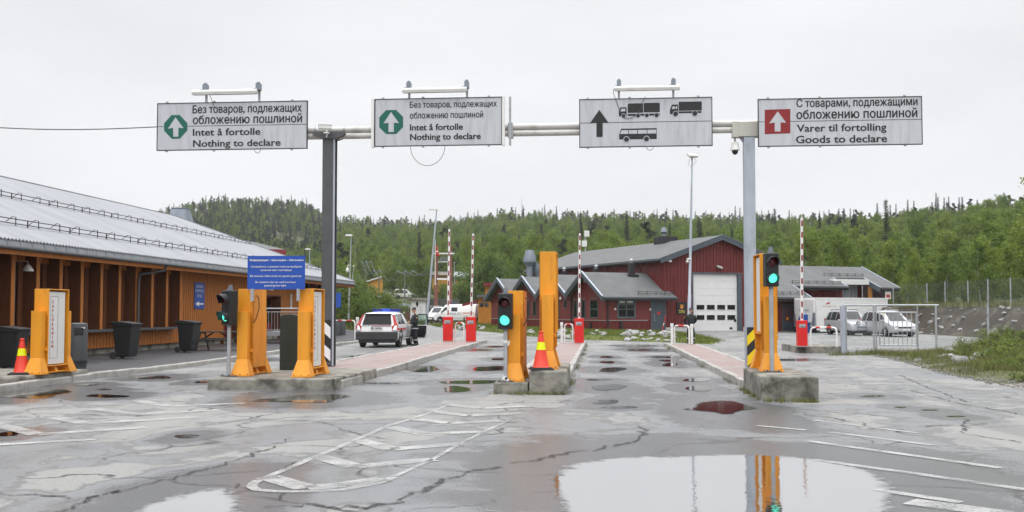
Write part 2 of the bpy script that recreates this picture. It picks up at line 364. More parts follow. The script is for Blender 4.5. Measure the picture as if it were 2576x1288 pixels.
def make_puddle():
    m, n, L, b = custom('puddle_water')
    tc = n.new('ShaderNodeTexCoord').outputs['Object']
    b.inputs['Base Color'].default_value = (.045, .042, .038, 1); b.inputs['Roughness'].default_value = .5
    gl = n.new('ShaderNodeBsdfGlossy'); gl.inputs['Roughness'].default_value = .012
    fr = n.new('ShaderNodeFresnel'); fr.inputs[0].default_value = 1.33
    bp = n.new('ShaderNodeBump'); bp.inputs['Strength'].default_value = .25; bp.inputs['Distance'].default_value = .004
    L(noise_(n, L, tc, 9, 3), bp.inputs['Height']); L(bp.outputs[0], gl.inputs['Normal'])
    f = rng_(n, L, fr.outputs[0], 0, .5, .74, .98)
    mx = n.new('ShaderNodeMixShader'); L(f, mx.inputs[0]); L(b.outputs[0], mx.inputs[1]); L(gl.outputs[0], mx.inputs[2])
    at = n.new('ShaderNodeAttribute'); at.attribute_name = 'depth'; tr = n.new('ShaderNodeBsdfTransparent'); m2 = n.new('ShaderNodeMixShader')
    e = math_(n, L, 'ADD', at.outputs['Fac'], math_(n, L, 'MULTIPLY', math_(n, L, 'SUBTRACT', noise_(n, L, tc, 7, 5, .7), .5), 1.5)); L(rng_(n, L, e, .12, .55, 0, 1), m2.inputs[0])
    L(tr.outputs[0], m2.inputs[1]); L(mx.outputs[0], m2.inputs[2]); L(m2.outputs[0], n['Material Output'].inputs[0]); return m
M['puddle'] = make_puddle()
def make_paint():
    m, n, L, b = custom('worn_road_paint')
    tc = n.new('ShaderNodeTexCoord').outputs['Object']
    b.inputs['Base Color'].default_value = (.50, .50, .485, 1); b.inputs['Roughness'].default_value = .55
    a = math_(n, L, 'ADD', math_(n, L, 'MULTIPLY', noise_(n, L, tc, 2.2, 5), .6), math_(n, L, 'MULTIPLY', noise_(n, L, tc, 28, 4, .7), .4))
    tr = n.new('ShaderNodeBsdfTransparent'); mx = n.new('ShaderNodeMixShader'); L(rng_(n, L, a, .36, .63, .90, .10), mx.inputs[0])
    L(tr.outputs[0], mx.inputs[1]); L(b.outputs[0], mx.inputs[2]); L(mx.outputs[0], n['Material Output'].inputs[0]); return m
M['paint'] = make_paint()
def make_crack():
    m, n, L, b = custom('crack_grit')
    b.inputs['Base Color'].default_value = (.03, .03, .028, 1); b.inputs['Roughness'].default_value = .9
    tc = n.new('ShaderNodeTexCoord').outputs['Object']
    tr = n.new('ShaderNodeBsdfTransparent'); mx = n.new('ShaderNodeMixShader'); L(rng_(n, L, noise_(n, L, tc, 14, 6, .75), .38, .60, .0, .9), mx.inputs[0])
    L(tr.outputs[0], mx.inputs[1]); L(b.outputs[0], mx.inputs[2]); L(mx.outputs[0], n['Material Output'].inputs[0]); return m
M['crack'] = make_crack()
def make_paving():
    m, n, L, b = custom('pink_paving_bricks')
    tc = n.new('ShaderNodeTexCoord').outputs['Object']; mpn = n.new('ShaderNodeMapping'); mpn.inputs['Rotation'].default_value = (0, 0, R(85)); L(tc, mpn.inputs[0])
    br = n.new('ShaderNodeTexBrick'); L(mpn.outputs[0], br.inputs[0]); br.inputs['Scale'].default_value = 1
    br.inputs['Brick Width'].default_value = .22; br.inputs['Row Height'].default_value = .11; br.inputs['Mortar Size'].default_value = .006
    br.inputs['Color1'].default_value = (.34, .215, .19, 1); br.inputs['Color2'].default_value = (.29, .20, .185, 1); br.inputs['Mortar'].default_value = (.12, .11, .10, 1)
    nz = noise_(n, L, tc, 1.2, 6, .6)
    col = mixc_(n, L, rng_(n, L, nz, .4, .65, 0, .75), br.outputs[0], (.30, .27, .255))
    L(col, b.inputs['Base Color']); L(rng_(n, L, noise_(n, L, tc, .6, 4), .4, .6, .35, .75), b.inputs['Roughness'])
    bp = n.new('ShaderNodeBump'); bp.inputs['Strength'].default_value = .4; bp.inputs['Distance'].default_value = .01; L(br.outputs['Fac'], bp.inputs['Height']); bp.invert = True
    L(bp.outputs[0], b.inputs['Normal']); return m
M['paving'] = make_paving()
def make_earth(name, c1, c2, c3, s1=.6, s2=6, lo=.42, hi=.6):
    m, n, L, b = custom(name)
    tc = n.new('ShaderNodeTexCoord').outputs['Object']
    a = noise_(n, L, tc, s1, 6, .6, .5); c = noise_(n, L, tc, s2, 5, .65)
    col = mixc_(n, L, rng_(n, L, c, .35, .65, 0, 1), c1, c2); col = mixc_(n, L, rng_(n, L, a, lo, hi, 0, 1), col, c3)
    L(col, b.inputs['Base Color']); b.inputs['Roughness'].default_value = .95
    bp = n.new('ShaderNodeBump'); bp.inputs['Strength'].default_value = .7; bp.inputs['Distance'].default_value = .08; L(c, bp.inputs['Height']); L(bp.outputs[0], b.inputs['Normal'])
    return m
M['earth'] = make_earth('hill_ground', (.055, .075, .02), (.085, .095, .035), (.21, .20, .185), .05, .5, .56, .66)
M['lawn'] = make_earth('lawn_turf', (.10, .14, .022), (.15, .175, .03), (.19, .19, .06), .5, 5, .5, .75)
M['verge'] = make_earth('verge_soil', (.07, .085, .025), (.13, .12, .06), (.27, .255, .235), .35, 6, .5, .62)
M['bank'] = make_earth('bank_soil', (.03, .025, .018), (.065, .052, .038), (.115, .10, .082), .7, 5, .5, .68)
def grassmat(name, c1, c2):
    m, n, L, b = custom(name)
    g = n.new('ShaderNodeNewGeometry'); tc = n.new('ShaderNodeTexCoord').outputs['Object']
    col = mixc_(n, L, g.outputs['Random Per Island'], c1, c2)
    s = n.new('ShaderNodeVectorMath'); s.operation = 'SCALE'; L(col, s.inputs[0]); L(rng_(n, L, noise_(n, L, tc, .9, 3), .3, .7, .7, 1.3), s.inputs['Scale'])
    L(s.outputs[0], b.inputs['Base Color']); b.inputs['Roughness'].default_value = .7; b.inputs['Specular IOR Level'].default_value = .25
    return m
M['grass'] = grassmat('grass_blades', (.075, .115, .018), (.16, .185, .04))
M['grassdry'] = grassmat('rough_grass_blades', (.08, .11, .02), (.20, .19, .07))
# ------------------------------------------------------------------ sheets on the ground
from mathutils.geometry import delaunay_2d_cdt
def ss(t): t = min(1, max(0, t)); return t * t * (3 - 2 * t)
def gz(x, y):                       # the yard rises a little towards the garage and beyond
    k = .25 * ss((y - 50) / 18) * (1 - .8 * ss((x - 15) / 6)) + .003 * max(0, y - 68)
    return k
def inside(p, poly):
    c = False; j = len(poly) - 1
    for i in range(len(poly)):
        a, b = poly[i], poly[j]
        if (a[1] > p[1]) != (b[1] > p[1]) and p[0] < (b[0] - a[0]) * (p[1] - a[1]) / (b[1] - a[1]) + a[0]: c = not c
        j = i
    return c
def edge_dist(p, poly):
    d = 1e9
    for i in range(len(poly)):
        a, b = Vector(poly[i][:2]), Vector(poly[(i + 1) % len(poly)][:2]); q = Vector(p[:2]); ab = b - a
        t = max(0, min(1, (q - a).dot(ab) / max(ab.length_squared, 1e-9))); d = min(d, (q - a - ab * t).length)
    return d
def sheet(name, outline, zf, step=None, material=None, kind='structure', smooth=30, skirt=0., parent=None, aniso=1.0):
    ol = [tuple(p[:2]) for p in outline]
    if step:
        o2 = []
        for i, a in enumerate(ol):
            b = ol[(i + 1) % len(ol)]; k = max(1, int(math.dist(a, b) / step))
            o2 += [(a[0] + (b[0] - a[0]) * j / k, a[1] + (b[1] - a[1]) * j / k) for j in range(k)]
        ol = o2
    vs = [Vector(p) for p in ol]; n = len(vs)
    if step:
        xs = [p[0] for p in ol]; ys = [p[1] for p in ol]; y = min(ys)
        while y < max(ys):
            x = min(xs)
            while x < max(xs):
                q = (x + random.uniform(-.2, .2) * step, y + random.uniform(-.2, .2) * step)
                if inside(q, ol) and edge_dist(q, ol) > step * .4: vs.append(Vector(q))
                x += step
            y += step * aniso
    r = delaunay_2d_cdt(vs, [(i, (i + 1) % n) for i in range(n)], [], 1, 1e-5)
    mb = MB(); mb.v = [(p[0], p[1], zf(p[0], p[1])) for p in r[0]]
    fs = []
    for f in r[2]:
        a, b, c = (Vector(mb.v[i]) for i in f[:3]); fs.append(tuple(f) if (b - a).cross(c - a).z > 0 else tuple(f)[::-1])
    mb.f = fs; mb.m = [0] * len(fs)
    if skirt:
        for i in range(n):
            a, b = ol[i], ol[(i + 1) % n]; za, zb = zf(*a), zf(*b)
            mb.add([(a[0], a[1], za), (b[0], b[1], zb), (b[0], b[1], zb - skirt), (a[0], a[1], za - skirt)], [(0, 1, 2, 3)])
    o = mb.build(name, material, parent, smooth)
    if kind and parent is None: o['kind'] = kind
    return o
# --- the asphalt yard
ASPH = [(-16, 2), (34, 2), (30.5, 40), (30.5, 68), (24, 78), (6, 78), (-1, 80), (4, 130), (-9, 130), (-10, 70), (-16, 66)]
# puddles: photo outline of each water surface
def blob(cx, cy, rx, ry, seed, n=30, amp=.22):
    r = random.Random(seed); ph = [r.uniform(0, 6.28) for _ in range(5)]; am = [r.uniform(.3, 1) * amp / (k + 1) for k in range(5)]
    out = []
    for i in range(n):
        a = 2 * math.pi * i / n; q = 1 + sum(am[k] * math.sin((k + 2) * a + ph[k]) for k in range(5))
        out.append((cx + rx * q * math.cos(a), cy + ry * q * math.sin(a)))
    return out
def smoothloop(pts, k=3, jit=0., seed=0):
    r = random.Random(seed); n = len(pts); out = []
    for i in range(n):
        p0, p1, p2, p3 = (Vector(pts[(i + j - 1) % n]) for j in range(4))
        for s in range(k):
            t = s / k
            q = .5 * ((2 * p1) + (p2 - p0) * t + (2 * p0 - 5 * p1 + 4 * p2 - p3) * t * t + (3 * p1 - p0 - 3 * p2 + p3) * t ** 3)
            out.append((q[0] + r.uniform(-jit, jit), q[1] + r.uniform(-jit, jit) * .3))
    return out
PUD = [smoothloop([(1404, 1200), (1440, 1172), (1500, 1160), (1600, 1151), (1700, 1150), (1790, 1146), (1900, 1146), (2000, 1152), (2090, 1164), (2170, 1186), (2228, 1215), (2236, 1250), (2205, 1300), (2000, 1345), (1600, 1345), (1450, 1300), (1408, 1245)], 5, 3, 1),
       smoothloop([(325, 1300), (350, 1275), (400, 1258), (450, 1243), (520, 1228), (580, 1228), (604, 1250), (606, 1300), (480, 1340)], 4, 2, 2),
       smoothloop([(1712, 1030), (1745, 1023), (1752, 1013), (1800, 1007), (1845, 1008), (1880, 1017), (1915, 1029), (1872, 1033), (1850, 1041), (1872, 1053), (1848, 1061), (1826, 1062), (1812, 1056), (1826, 1046), (1780, 1036)], 3, 1, 3),
       smoothloop([(610, 1008), (700, 1000), (740, 994), (830, 991), (888, 996), (850, 1004), (830, 1012), (720, 1011)], 4, 1, 4)]
for i, q in enumerate([(1540, 930, 36, 6), (1532, 974, 44, 8), (1524, 1011, 34, 6), (1560, 1024, 48, 3), (1528, 911, 20, 3), (1526, 898, 19, 2.5), (1505, 955, 30, 2), (1755, 955, 38, 5), (1760, 977, 32, 8), (1686, 917, 24, 4), (1676, 907, 19, 2.5), (1668, 898, 28, 2.2), (1612, 880, 40, 2.6), (1592, 870, 32, 1.8),
        (1063, 928, 50, 7), (1236, 927, 46, 7), (1150, 979, 44, 7), (1185, 961, 95, 4), (962, 964, 42, 2.2), (1262, 903, 30, 2.6), (1245, 872, 28, 1.8), (1205, 880, 36, 2),
        (270, 996, 53, 4.5), (78, 990, 104, 11), (470, 1097, 34, 5), (20, 1091, 36, 6), (382, 949, 45, 5), (510, 961, 26, 2.5), (215, 967, 38, 3), (262, 979, 18, 1.6), (900, 896, 22, 1.8), (640, 905, 40, 3),
        (2195, 996, 38, 2.5), (2266, 1024, 15, 1.6), (2340, 1031, 24, 1.5), (2405, 1047, 26, 1.6), (1120, 872, 20, 1.2), (1990, 905, 60, 2), (2150, 884, 50, 1.5)]):
    PUD.append(blob(*q, seed=i + 10))
PUDW = []
for i in (0, 1):
    cx_, cy_ = (sum(q[k] for q in PUD[i]) / len(PUD[i]) for k in (0, 1)); PUD[i] = [(cx_ + (x - cx_) * 1.05, cy_ + (y - cy_) * 1.05) for x, y in PUD[i]]
for i, o in enumerate(PUD):
    pts = [G(x, y, .005) for x, y in o]; PUDW.append(pts)
    if i < 4:
        ol_ = [(q.x, q.y) for q in pts]; o_ = sheet('puddle', ol_, lambda x, y: .005 + gz(x, y), .22 if i != 3 else .12, M['puddle'], smooth=0)
        at = o_.data.attributes.new('depth', 'FLOAT', 'POINT'); at.data.foreach_set('value', [min(1., edge_dist(q.co, ol_) / (.22 if i < 2 else .12)) for q in o_.data.vertices]); continue
    c = sum(pts, Vector()) / len(pts); n_ = len(pts); ex = max((q - c).length for q in pts); f = 1 - min(.30, .16 + .05 / ex)
    vs = [(q.x, q.y, .005 + gz(q.x, q.y)) for q in pts] + [(c.x + (q.x - c.x) * f, c.y + (q.y - c.y) * f, .005 + gz(q.x, q.y)) for q in pts] + [(c.x, c.y, .005 + gz(c.x, c.y))]
    mb = MB(); mb.add(vs, [(k, n_ + k, n_ + (k + 1) % n_, (k + 1) % n_) for k in range(n_)] + [(2 * n_, n_ + (k + 1) % n_, n_ + k) for k in range(n_)]); o_ = mb.build('puddle', M['puddle'], kind='structure')
    at = o_.data.attributes.new('depth', 'FLOAT', 'POINT'); at.data.foreach_set('value', [0.] * n_ + [1.] * (n_ + 1))
# damp halo of each puddle (a property of the ground: how wet it is there)
def asphalt_grid():
    ds = []; d = 2.0
    while d < 132: ds.append(d); d *= 1.013 if d < 60 else 1.025
    ks = np.linspace(-.86, .86, 330)
    D, K = np.meshgrid(np.array(ds), ks, indexing='ij'); X = K * D * (1 + 6 / (D + 6)); Y = D
    wet = np.zeros_like(X)
    for o in PUDW:
        a = np.array([p[:2] for p in o]); c = a.mean(0); ex = (a[:, 0].max() - a[:, 0].min()) / 2; ey = (a[:, 1].max() - a[:, 1].min()) / 2
        q = np.sqrt(((X - c[0]) / (ex + .12)) ** 2 + ((Y - c[1]) / (ey + .25)) ** 2)
        wet = np.maximum(wet, np.clip(1.75 - .8 * q, 0, 1))
    nr, nc = X.shape; Z = np.vectorize(gz)(X, Y)
    vs = np.stack([X, Y, Z], -1).reshape(-1, 3)
    cx = (X[:-1, :-1] + X[1:, 1:]) / 2; cy = (Y[:-1, :-1] + Y[1:, 1:]) / 2
    fs = [(i * nc + j, i * nc + j + 1, (i + 1) * nc + j + 1, (i + 1) * nc + j) for i in range(nr - 1) for j in range(nc - 1) if inside((cx[i, j], cy[i, j]), ASPH)]
    me = bpy.data.meshes.new('road'); me.from_pydata(vs.tolist(), [], fs); me.materials.append(M['asphalt'])
    at = me.attributes.new('wet', 'FLOAT', 'POINT'); at.data.foreach_set('value', wet.reshape(-1).astype(np.float32))
    me.shade_smooth(); o = bpy.data.objects.new('road', me); COL.objects.link(o); o['kind'] = 'structure'
asphalt_grid()
# --- painted markings and cracks: ribbons of real width lying on the asphalt
def ribbon(mb, pts, w, z=.008, w2=None):
    pts = [Vector((p[0], p[1])) for p in pts]; n = len(pts)
    L_, R_ = [], []
    for i, p in enumerate(pts):
        t = (pts[min(i + 1, n - 1)] - pts[max(i - 1, 0)]).normalized(); q = Vector((-t.y, t.x)); ww = w if not callable(w) else w(i)
        L_.append(p + q * ww / 2); R_.append(p - q * ww / 2)
    vs = [(v.x, v.y, z + gz(v.x, v.y)) for v in L_ + R_]
    mb.add(vs, [(n + i, n + i + 1, i + 1, i) for i in range(n - 1)])
A = lambda l: [G(x * .5, 943.5 + y * .5) for x, y in l]              # measured in the lower left enlargement
B = lambda l: [G(1288 + x * .5, 880.6 + y * .5) for x, y in l]       # measured in the lower right enlargement
mk = MB()
for l in ([(1310, 530), (1600, 410), (1800, 325), (1940, 262), (2075, 222), (2180, 185), (2260, 148)],): ribbon(mk, A(l), .085)
ribbon(mk, A([(1990, 512), (2180, 425), (2320, 345), (2440, 285), (2560, 230)]), .06)
ribbon(mk, A([(1300, 532), (1275, 548), (1266, 564), (1290, 580), (1380, 588), (1480, 590), (1600, 587), (1720, 580), (1900, 548), (1990, 515)]), .10)
for l, wd in (([(1345, 515), (1545, 572), (1730, 556), (1930, 525)], .26), ([(1600, 412), (1790, 464), (2180, 427)], .25), ([(1800, 330), (1975, 376), (2320, 347)], .25),
          ([(1960, 264), (2140, 299), (2430, 287)], .25), ([(2080, 224), (2260, 244), (2540, 233)], .25), ([(2180, 186), (2360, 207), (2620, 193)], .25), ([(2250, 150), (2420, 170), (2640, 158)], .25),
          ([(270, 213), (435, 246), (1000, 214)], .25), ([(480, 172), (690, 199), (1090, 178)], .25), ([(690, 131), (850, 159), (1230, 143)], .25), ([(-60, 240), (190, 301), (730, 265)], .25), ([(-40, 355), (480, 325)], .18)):
    # split at the bend so that the arms keep their width
    q = A(l)
    for i in range(len(q) - 1): ribbon(mk, [q[i], q[i + 1]], wd)
for l, wd in (([(1490, 460), (2000, 531), (2460, 596)], .13), ([(1520, 555), (2000, 620), (2700, 722)], .13), ([(1600, 415), (2115, 481)], .10), ([(1830, 705), (2260, 770)], .13), ([(1230, 382), (1480, 405)], .10), ([(1520, 355), (2040, 420)], .08), ([(2000, 765), (2500, 830)], .3)):
    ribbon(mk, B(l), wd)
mk.build('road_markings', M['paint'], kind='structure')
cr = MB(); rc = random.Random(5)
def crack(pts, w):
    o = []
    for a, b in zip(pts[:-1], pts[1:]):
        k = max(2, int((b - a).length / .12))
        o += [a.lerp(b, j / k) + Vector((rc.gauss(0, .03), rc.gauss(0, .06), 0)) for j in range(k)]
    ribbon(cr, o, lambda i: w * (.25 + abs(math.sin(i * .31)) ** 2 * .6 + rc.random() * .35), z=.007)
for l, w in (([(-10, 578), (150, 603), (330, 612), (430, 628)], .05), ([(290, 690), (430, 628), (560, 595), (850, 525), (1050, 470), (1250, 410), (1385, 352)], .055),
             ([(1330, 665), (1600, 655), (1850, 665), (1950, 655), (2080, 600), (2250, 525), (2400, 475), (2576, 452)], .085), ([(1185, 570), (1192, 530)], .04), ([(1400, 480), (1530, 425)], .04), ([(1400, 600), (1432, 638)], .06), ([(1660, 662), (1672, 700)], .06), ([(1380, 352), (1480, 315)], .03)):
    crack(A(l), w)
for l, w in (([(0, 575), (250, 525), (480, 490), (620, 460), (665, 430), (655, 380)], .085), ([(1950, 125), (2090, 190)], .05), ([(2000, 200), (2250, 270), (2620, 335)], .06), ([(2270, 420), (2280, 345)], .06), ([(2270, 420), (2576, 470)], .05), ([(1540, 200), (2000, 200)], .05), ([(-100, 290), (700, 300)], .03), ([(2090, 190), (2330, 275)], .05)):
    crack(B(l), w)
cr.build('road_cracks', M['crack'], kind='structure')
# --- kerbs, paving, traffic islands
def kerbline(mb, pts, w=.15, h=.16, ln=.95, seed=0, inner=0):
    r = random.Random(seed)
    for a, b in zip(pts[:-1], pts[1:]):
        a, b = Vector(a[:2]), Vector(b[:2]); d = b - a; k = max(1, round(d.length / ln)); t = d.normalized(); nrm = Vector((-t.y, t.x)) * inner * w / 2
        rz = math.atan2(t.y, t.x)
        for i in range(k):
            c = a + d * ((i + .5) / k) + nrm; L_ = d.length / k - .012
            hh = h + r.uniform(-.012, .012)
            mb.box((c.x + r.uniform(-.008, .008), c.y, hh / 2 - .05 + gz(c.x, c.y)), (L_, w + r.uniform(-.01, .01), hh + .1), rz + r.uniform(-.008, .008), taper=1)
def island(L0, L1, R0, R1, seed):
    root = bpy.data.objects.new('traffic_island', None); COL.objects.link(root); root['kind'] = 'structure'
    sheet('paving', [L0, R0, R1, L1], lambda x, y: .14 + gz(x, y), 1.5, M['paving'], parent=root, kind=None)
    k = MB(); kerbline(k, [L0, L1], seed=seed, inner=-1); kerbline(k, [R0, R1], seed=seed + 1, inner=1); kerbline(k, [L1, R1], seed=seed + 2, inner=-1, ln=.6); kerbline(k, [L0, R0], seed=seed + 3, inner=1, ln=.6)
    k.build('kerb', M['kerb'], root, bevel=.025)
    return root
island((-6.0, 20.8), (-3.45, 49.2), (-3.55, 20.8), (-1.35, 51), 1)
island((-.30, 19.8), (2.15, 46.8), (1.02, 19.6), (3.52, 47.6), 5)
island((4.80, 20.4), (7.04, 45.6), (6.1, 20.4), (8.3, 44.4), 9)
def plinth(pts, h, label, bev=.04):
    mb = MB(); mb.hexa([(p[0], p[1], -.05) for p in pts] + [(p[0], p[1], h) for p in pts])
    return tag(mb.build('concrete_block', M['concrete'], bevel=bev), label, 'concrete block')
def q4(a, b, depth, h, rz=LR):
    a, b = G(*a), G(*b); t = Vector((math.sin(-rz), math.cos(rz), 0)) * depth
    return [a, b, b + t, a + t]
plinth([(-6.22, 20.35), (-3.62, 20.35), (-3.28, 24.2), (-5.9, 24.2)], .23, 'long low concrete slab under the blue information sign and two orange scanners', .03)
plinth([(-.36, 19.42), (.31, 19.40), (.52, 21.9), (-.14, 21.9)], .22, 'low stained concrete slab under the middle traffic light', .02)
plinth([(.33, 19.30), (1.06, 19.24), (1.30, 22.2), (.60, 22.2)], .46, 'tall narrow concrete block carrying the tallest scanner and a traffic cone', .04)
plinth([(4.47, 17.92), (5.42, 17.62), (5.75, 20.6), (4.80, 20.7)], .44, 'big stained concrete block under the traffic light beside the striped post', .03)
plinth([(-12.6, 20.9), (-10.3, 20.8), (-10.05, 23.7), (-12.35, 23.9)], .24, 'broad concrete slab at the far left under cone and scanner', .05)
g1, g2 = G(2006, 888), G(2122, 889)
plinth([g1, g2, g2 + Vector((.25, 3.2, 0)), g1 + Vector((.25, 3.2, 0))], .27, 'low mossy concrete slab beside the wire fence gate', .03)
# footpath along the customs house
FPE = [(-11.2, 8), (-10.5, 18), (-10.32, 20.8), (-10.15, 23.8), (-9.55, 28), (-9.25, 33.2), (-9.0, 38.8), (-8.3, 46.5), (-8.0, 51), (-7.3, 58), (-7.0, 66)]
sheet('footpath', FPE + [(-12, 69), (-24, 69), (-24, 8)], lambda x, y: .10 + gz(x, y), 2.0, M['footpath'])
k = MB(); kerbline(k, [(a + .17, b) for a, b in FPE], .18, .135, 1.0, 20, 1); k.build('kerb', M['kerb'], bevel=.03, kind='structure')
# ------------------------------------------------------------------ sign gantry
def gy(X): return 26.7 - .0875 * (X + 4.9)
class Space:                 # a plane facing the lanes: photo position -> local x, z
    def __init__(s, cx, cy, rz=LR, Y=None, off=0.):
        s.rz = rz; k = P(cx, cy, 1).x
        if Y is None: Y = (26.7 - off - .0875 * 4.9) / (1 + .0875 * k)
        s.cx, s.Y = cx, Y; s.o = P(cx, cy, Y); s.c, s.s = math.cos(rz), -math.sin(rz); s.cy = cy
    def __call__(s, x, y):
        k = P(x, s.cy, 1).x
        return ((k * s.Y - s.o.x) / (s.c + k * s.s), P(s.cx, y, s.Y).z - s.o.z)
gt = thing('sign_gantry', 'grey gantry of twin pipes on a dark left post and pale right post', 'gantry', (-4.92, gy(-4.92), .14), LR)
gi = gt.matrix_basis.inverted()
gsp = Space(827, 640)
def GL(x, y, off=0.):
    """photo point on the gantry plane -> gantry local"""
    k = P(x, y, 1).x; Y = (26.7 - off - .0875 * 4.9) / (1 + .0875 * k); return gi_m @ P(x, y, Y)
gi_m = (Matrix.Translation(gt.location) @ Euler((0, 0, LR)).to_matrix().to_4x4()).inverted()
zu, zl = GL(1350, 318.5).z, GL(1350, 334.5).z
mb = MB(); mb.cyl((-4.2, 0, zu), (13.5, 0, zu), .086, n=16); mb.cyl((-4.2, 0, zl), (13.5, 0, zl), .086, n=16)
mb.build('twin_pipe_beam', M['pipe'], gt, smooth=40)
ztop = GL(830, 346).z
mb = MB(); mb.b2((-.165, -.13, 0), (.165, .13, .03)); mb.b2((-.165, -.15, .03), (.135, -.12, ztop)); mb.b2((-.165, .12, .03), (.165, .15, ztop)); mb.b2((-.02, -.12, .03), (.02, .12, ztop))
mb.b2((-.165, -.12, .03), (-.15, .12, ztop))
mb.build('post', M['darkpost'], gt, bevel=.006)
mb = MB(); mb.b2((.137, -.158, .02), (.175, -.115, ztop)); mb.build('post_edge', M['galvpost'], gt)
zc = GL(830, 358).z; zb_ = GL(830, 341).z
mb = MB(); mb.prism([(-.40, zb_), (-.46, zb_ + .06), (-.46, zl + .09), (.42, zl + .09), (.46, zb_ + .02), (.42, zb_ - .04), (.18, zb_ - .12), (-.17, zb_ - .12)], 1, -.20, .20)
mb.build('post_head', M['darkpost'], gt, bevel=.01)
for x in (-.40, .40): mb = MB(); mb.cyl((x - .025, 0, zu), (x + .025, 0, zu), .094, n=16); mb.build('pipe_clamp', M['galv'], gt, smooth=40)
def chev(mb, x0, x1, y, za, zb, step, mi0, mi1, peak=.5, slope=.25, diag=False):
    """black and white (or yellow) hazard stripes between za and zb"""
    w = x1 - x0; i = 0; z = za - 2 * step
    def clipz(poly):
        for lim, sgn in ((za, 1), (zb, -1)):
            out = []
            for a, b in zip(poly, poly[1:] + poly[:1]):
                ia, ib = (a[1] - lim) * sgn >= 0, (b[1] - lim) * sgn >= 0
                if ia: out.append(a)
                if ia != ib:
                    t = (lim - a[1]) / (b[1] - a[1]); out.append((a[0] + (b[0] - a[0]) * t, lim))
            poly = out
            if not poly: return []
        return poly
    while z < zb + step:
        parts = [[(x0, z), (x1, z + slope), (x1, z + slope + step), (x0, z + step)]] if diag else \
            [[(x0, z), (x0 + w * peak, z + slope), (x0 + w * peak, z + slope + step), (x0, z + step)], [(x0 + w * peak, z + slope), (x1, z), (x1, z + step), (x0 + w * peak, z + slope + step)]]
        for p in parts:
            q = clipz(p)
            if len(q) > 2: mb.add([(a, y, b) for a, b in q], [tuple(range(len(q)))], mi0 if i % 2 else mi1)
        z += step; i += 1
z0, z1 = GL(825, 908).z, GL(825, 805).z
mb = MB(); mb.b2((-.167, -.166, z0), (.10, -.152, z1), 0); chev(mb, -.167, .10, -.170, z0, z1, .30, 0, 1, .32, .16)
mb.build('chevron_panel', [M['ink'], M['whiteink']], gt)
xr = GL(1886, 600).x
zt = GL(1886, 346).z
mb = MB(); mb.b2((xr - .14, -.13, -.1), (xr - .10, .13, zt)); mb.b2((xr - .10, -.13, -.1), (xr + .14, .13, zt)); mb.b2((xr - .16, -.16, -.14), (xr + .18, .16, -.06))
mb.build('post', M['galvpost'], gt, bevel=.008, label='pale galvanised square post')
z0, z1 = GL(1890, 921).z, GL(1890, 823).z
mb = MB(); mb.b2((xr - .115, -.155, z0), (xr + .18, -.135, z1), 0); chev(mb, xr - .115, xr + .18, -.159, z0, z1, .26, 0, 1, diag=True, slope=.30)
mb.build('hazard_panel', [M['ink'], M['yellow']], gt, label='black and yellow striped panel')
a = GL(1842, 346); b = GL(1912, 308)
mb = MB(); mb.b2((a.x, -.15, a.z), (b.x + .25, .15, b.z)); mb.b2((a.x - .02, -.16, a.z - .02), (a.x + .14, -.14, b.z + .01)); mb.build('post_head', M['beige'], gt, bevel=.012, label='beige box joining pipes and post')
a = GL(1281.7, 368); b = GL(1287, 246)
mb = MB(); mb.b2((a.x, -.16, a.z), (b.x, -.10, b.z)); mb.build('spare_mounting_bar', M['galv'], gt)
mb = MB(); mb.b2((a.x - .03, -.13, zl - .13), (b.x + .04, .11, zu + .10)); mb.build('bar_clamp', M['galv'], gt, bevel=.01)
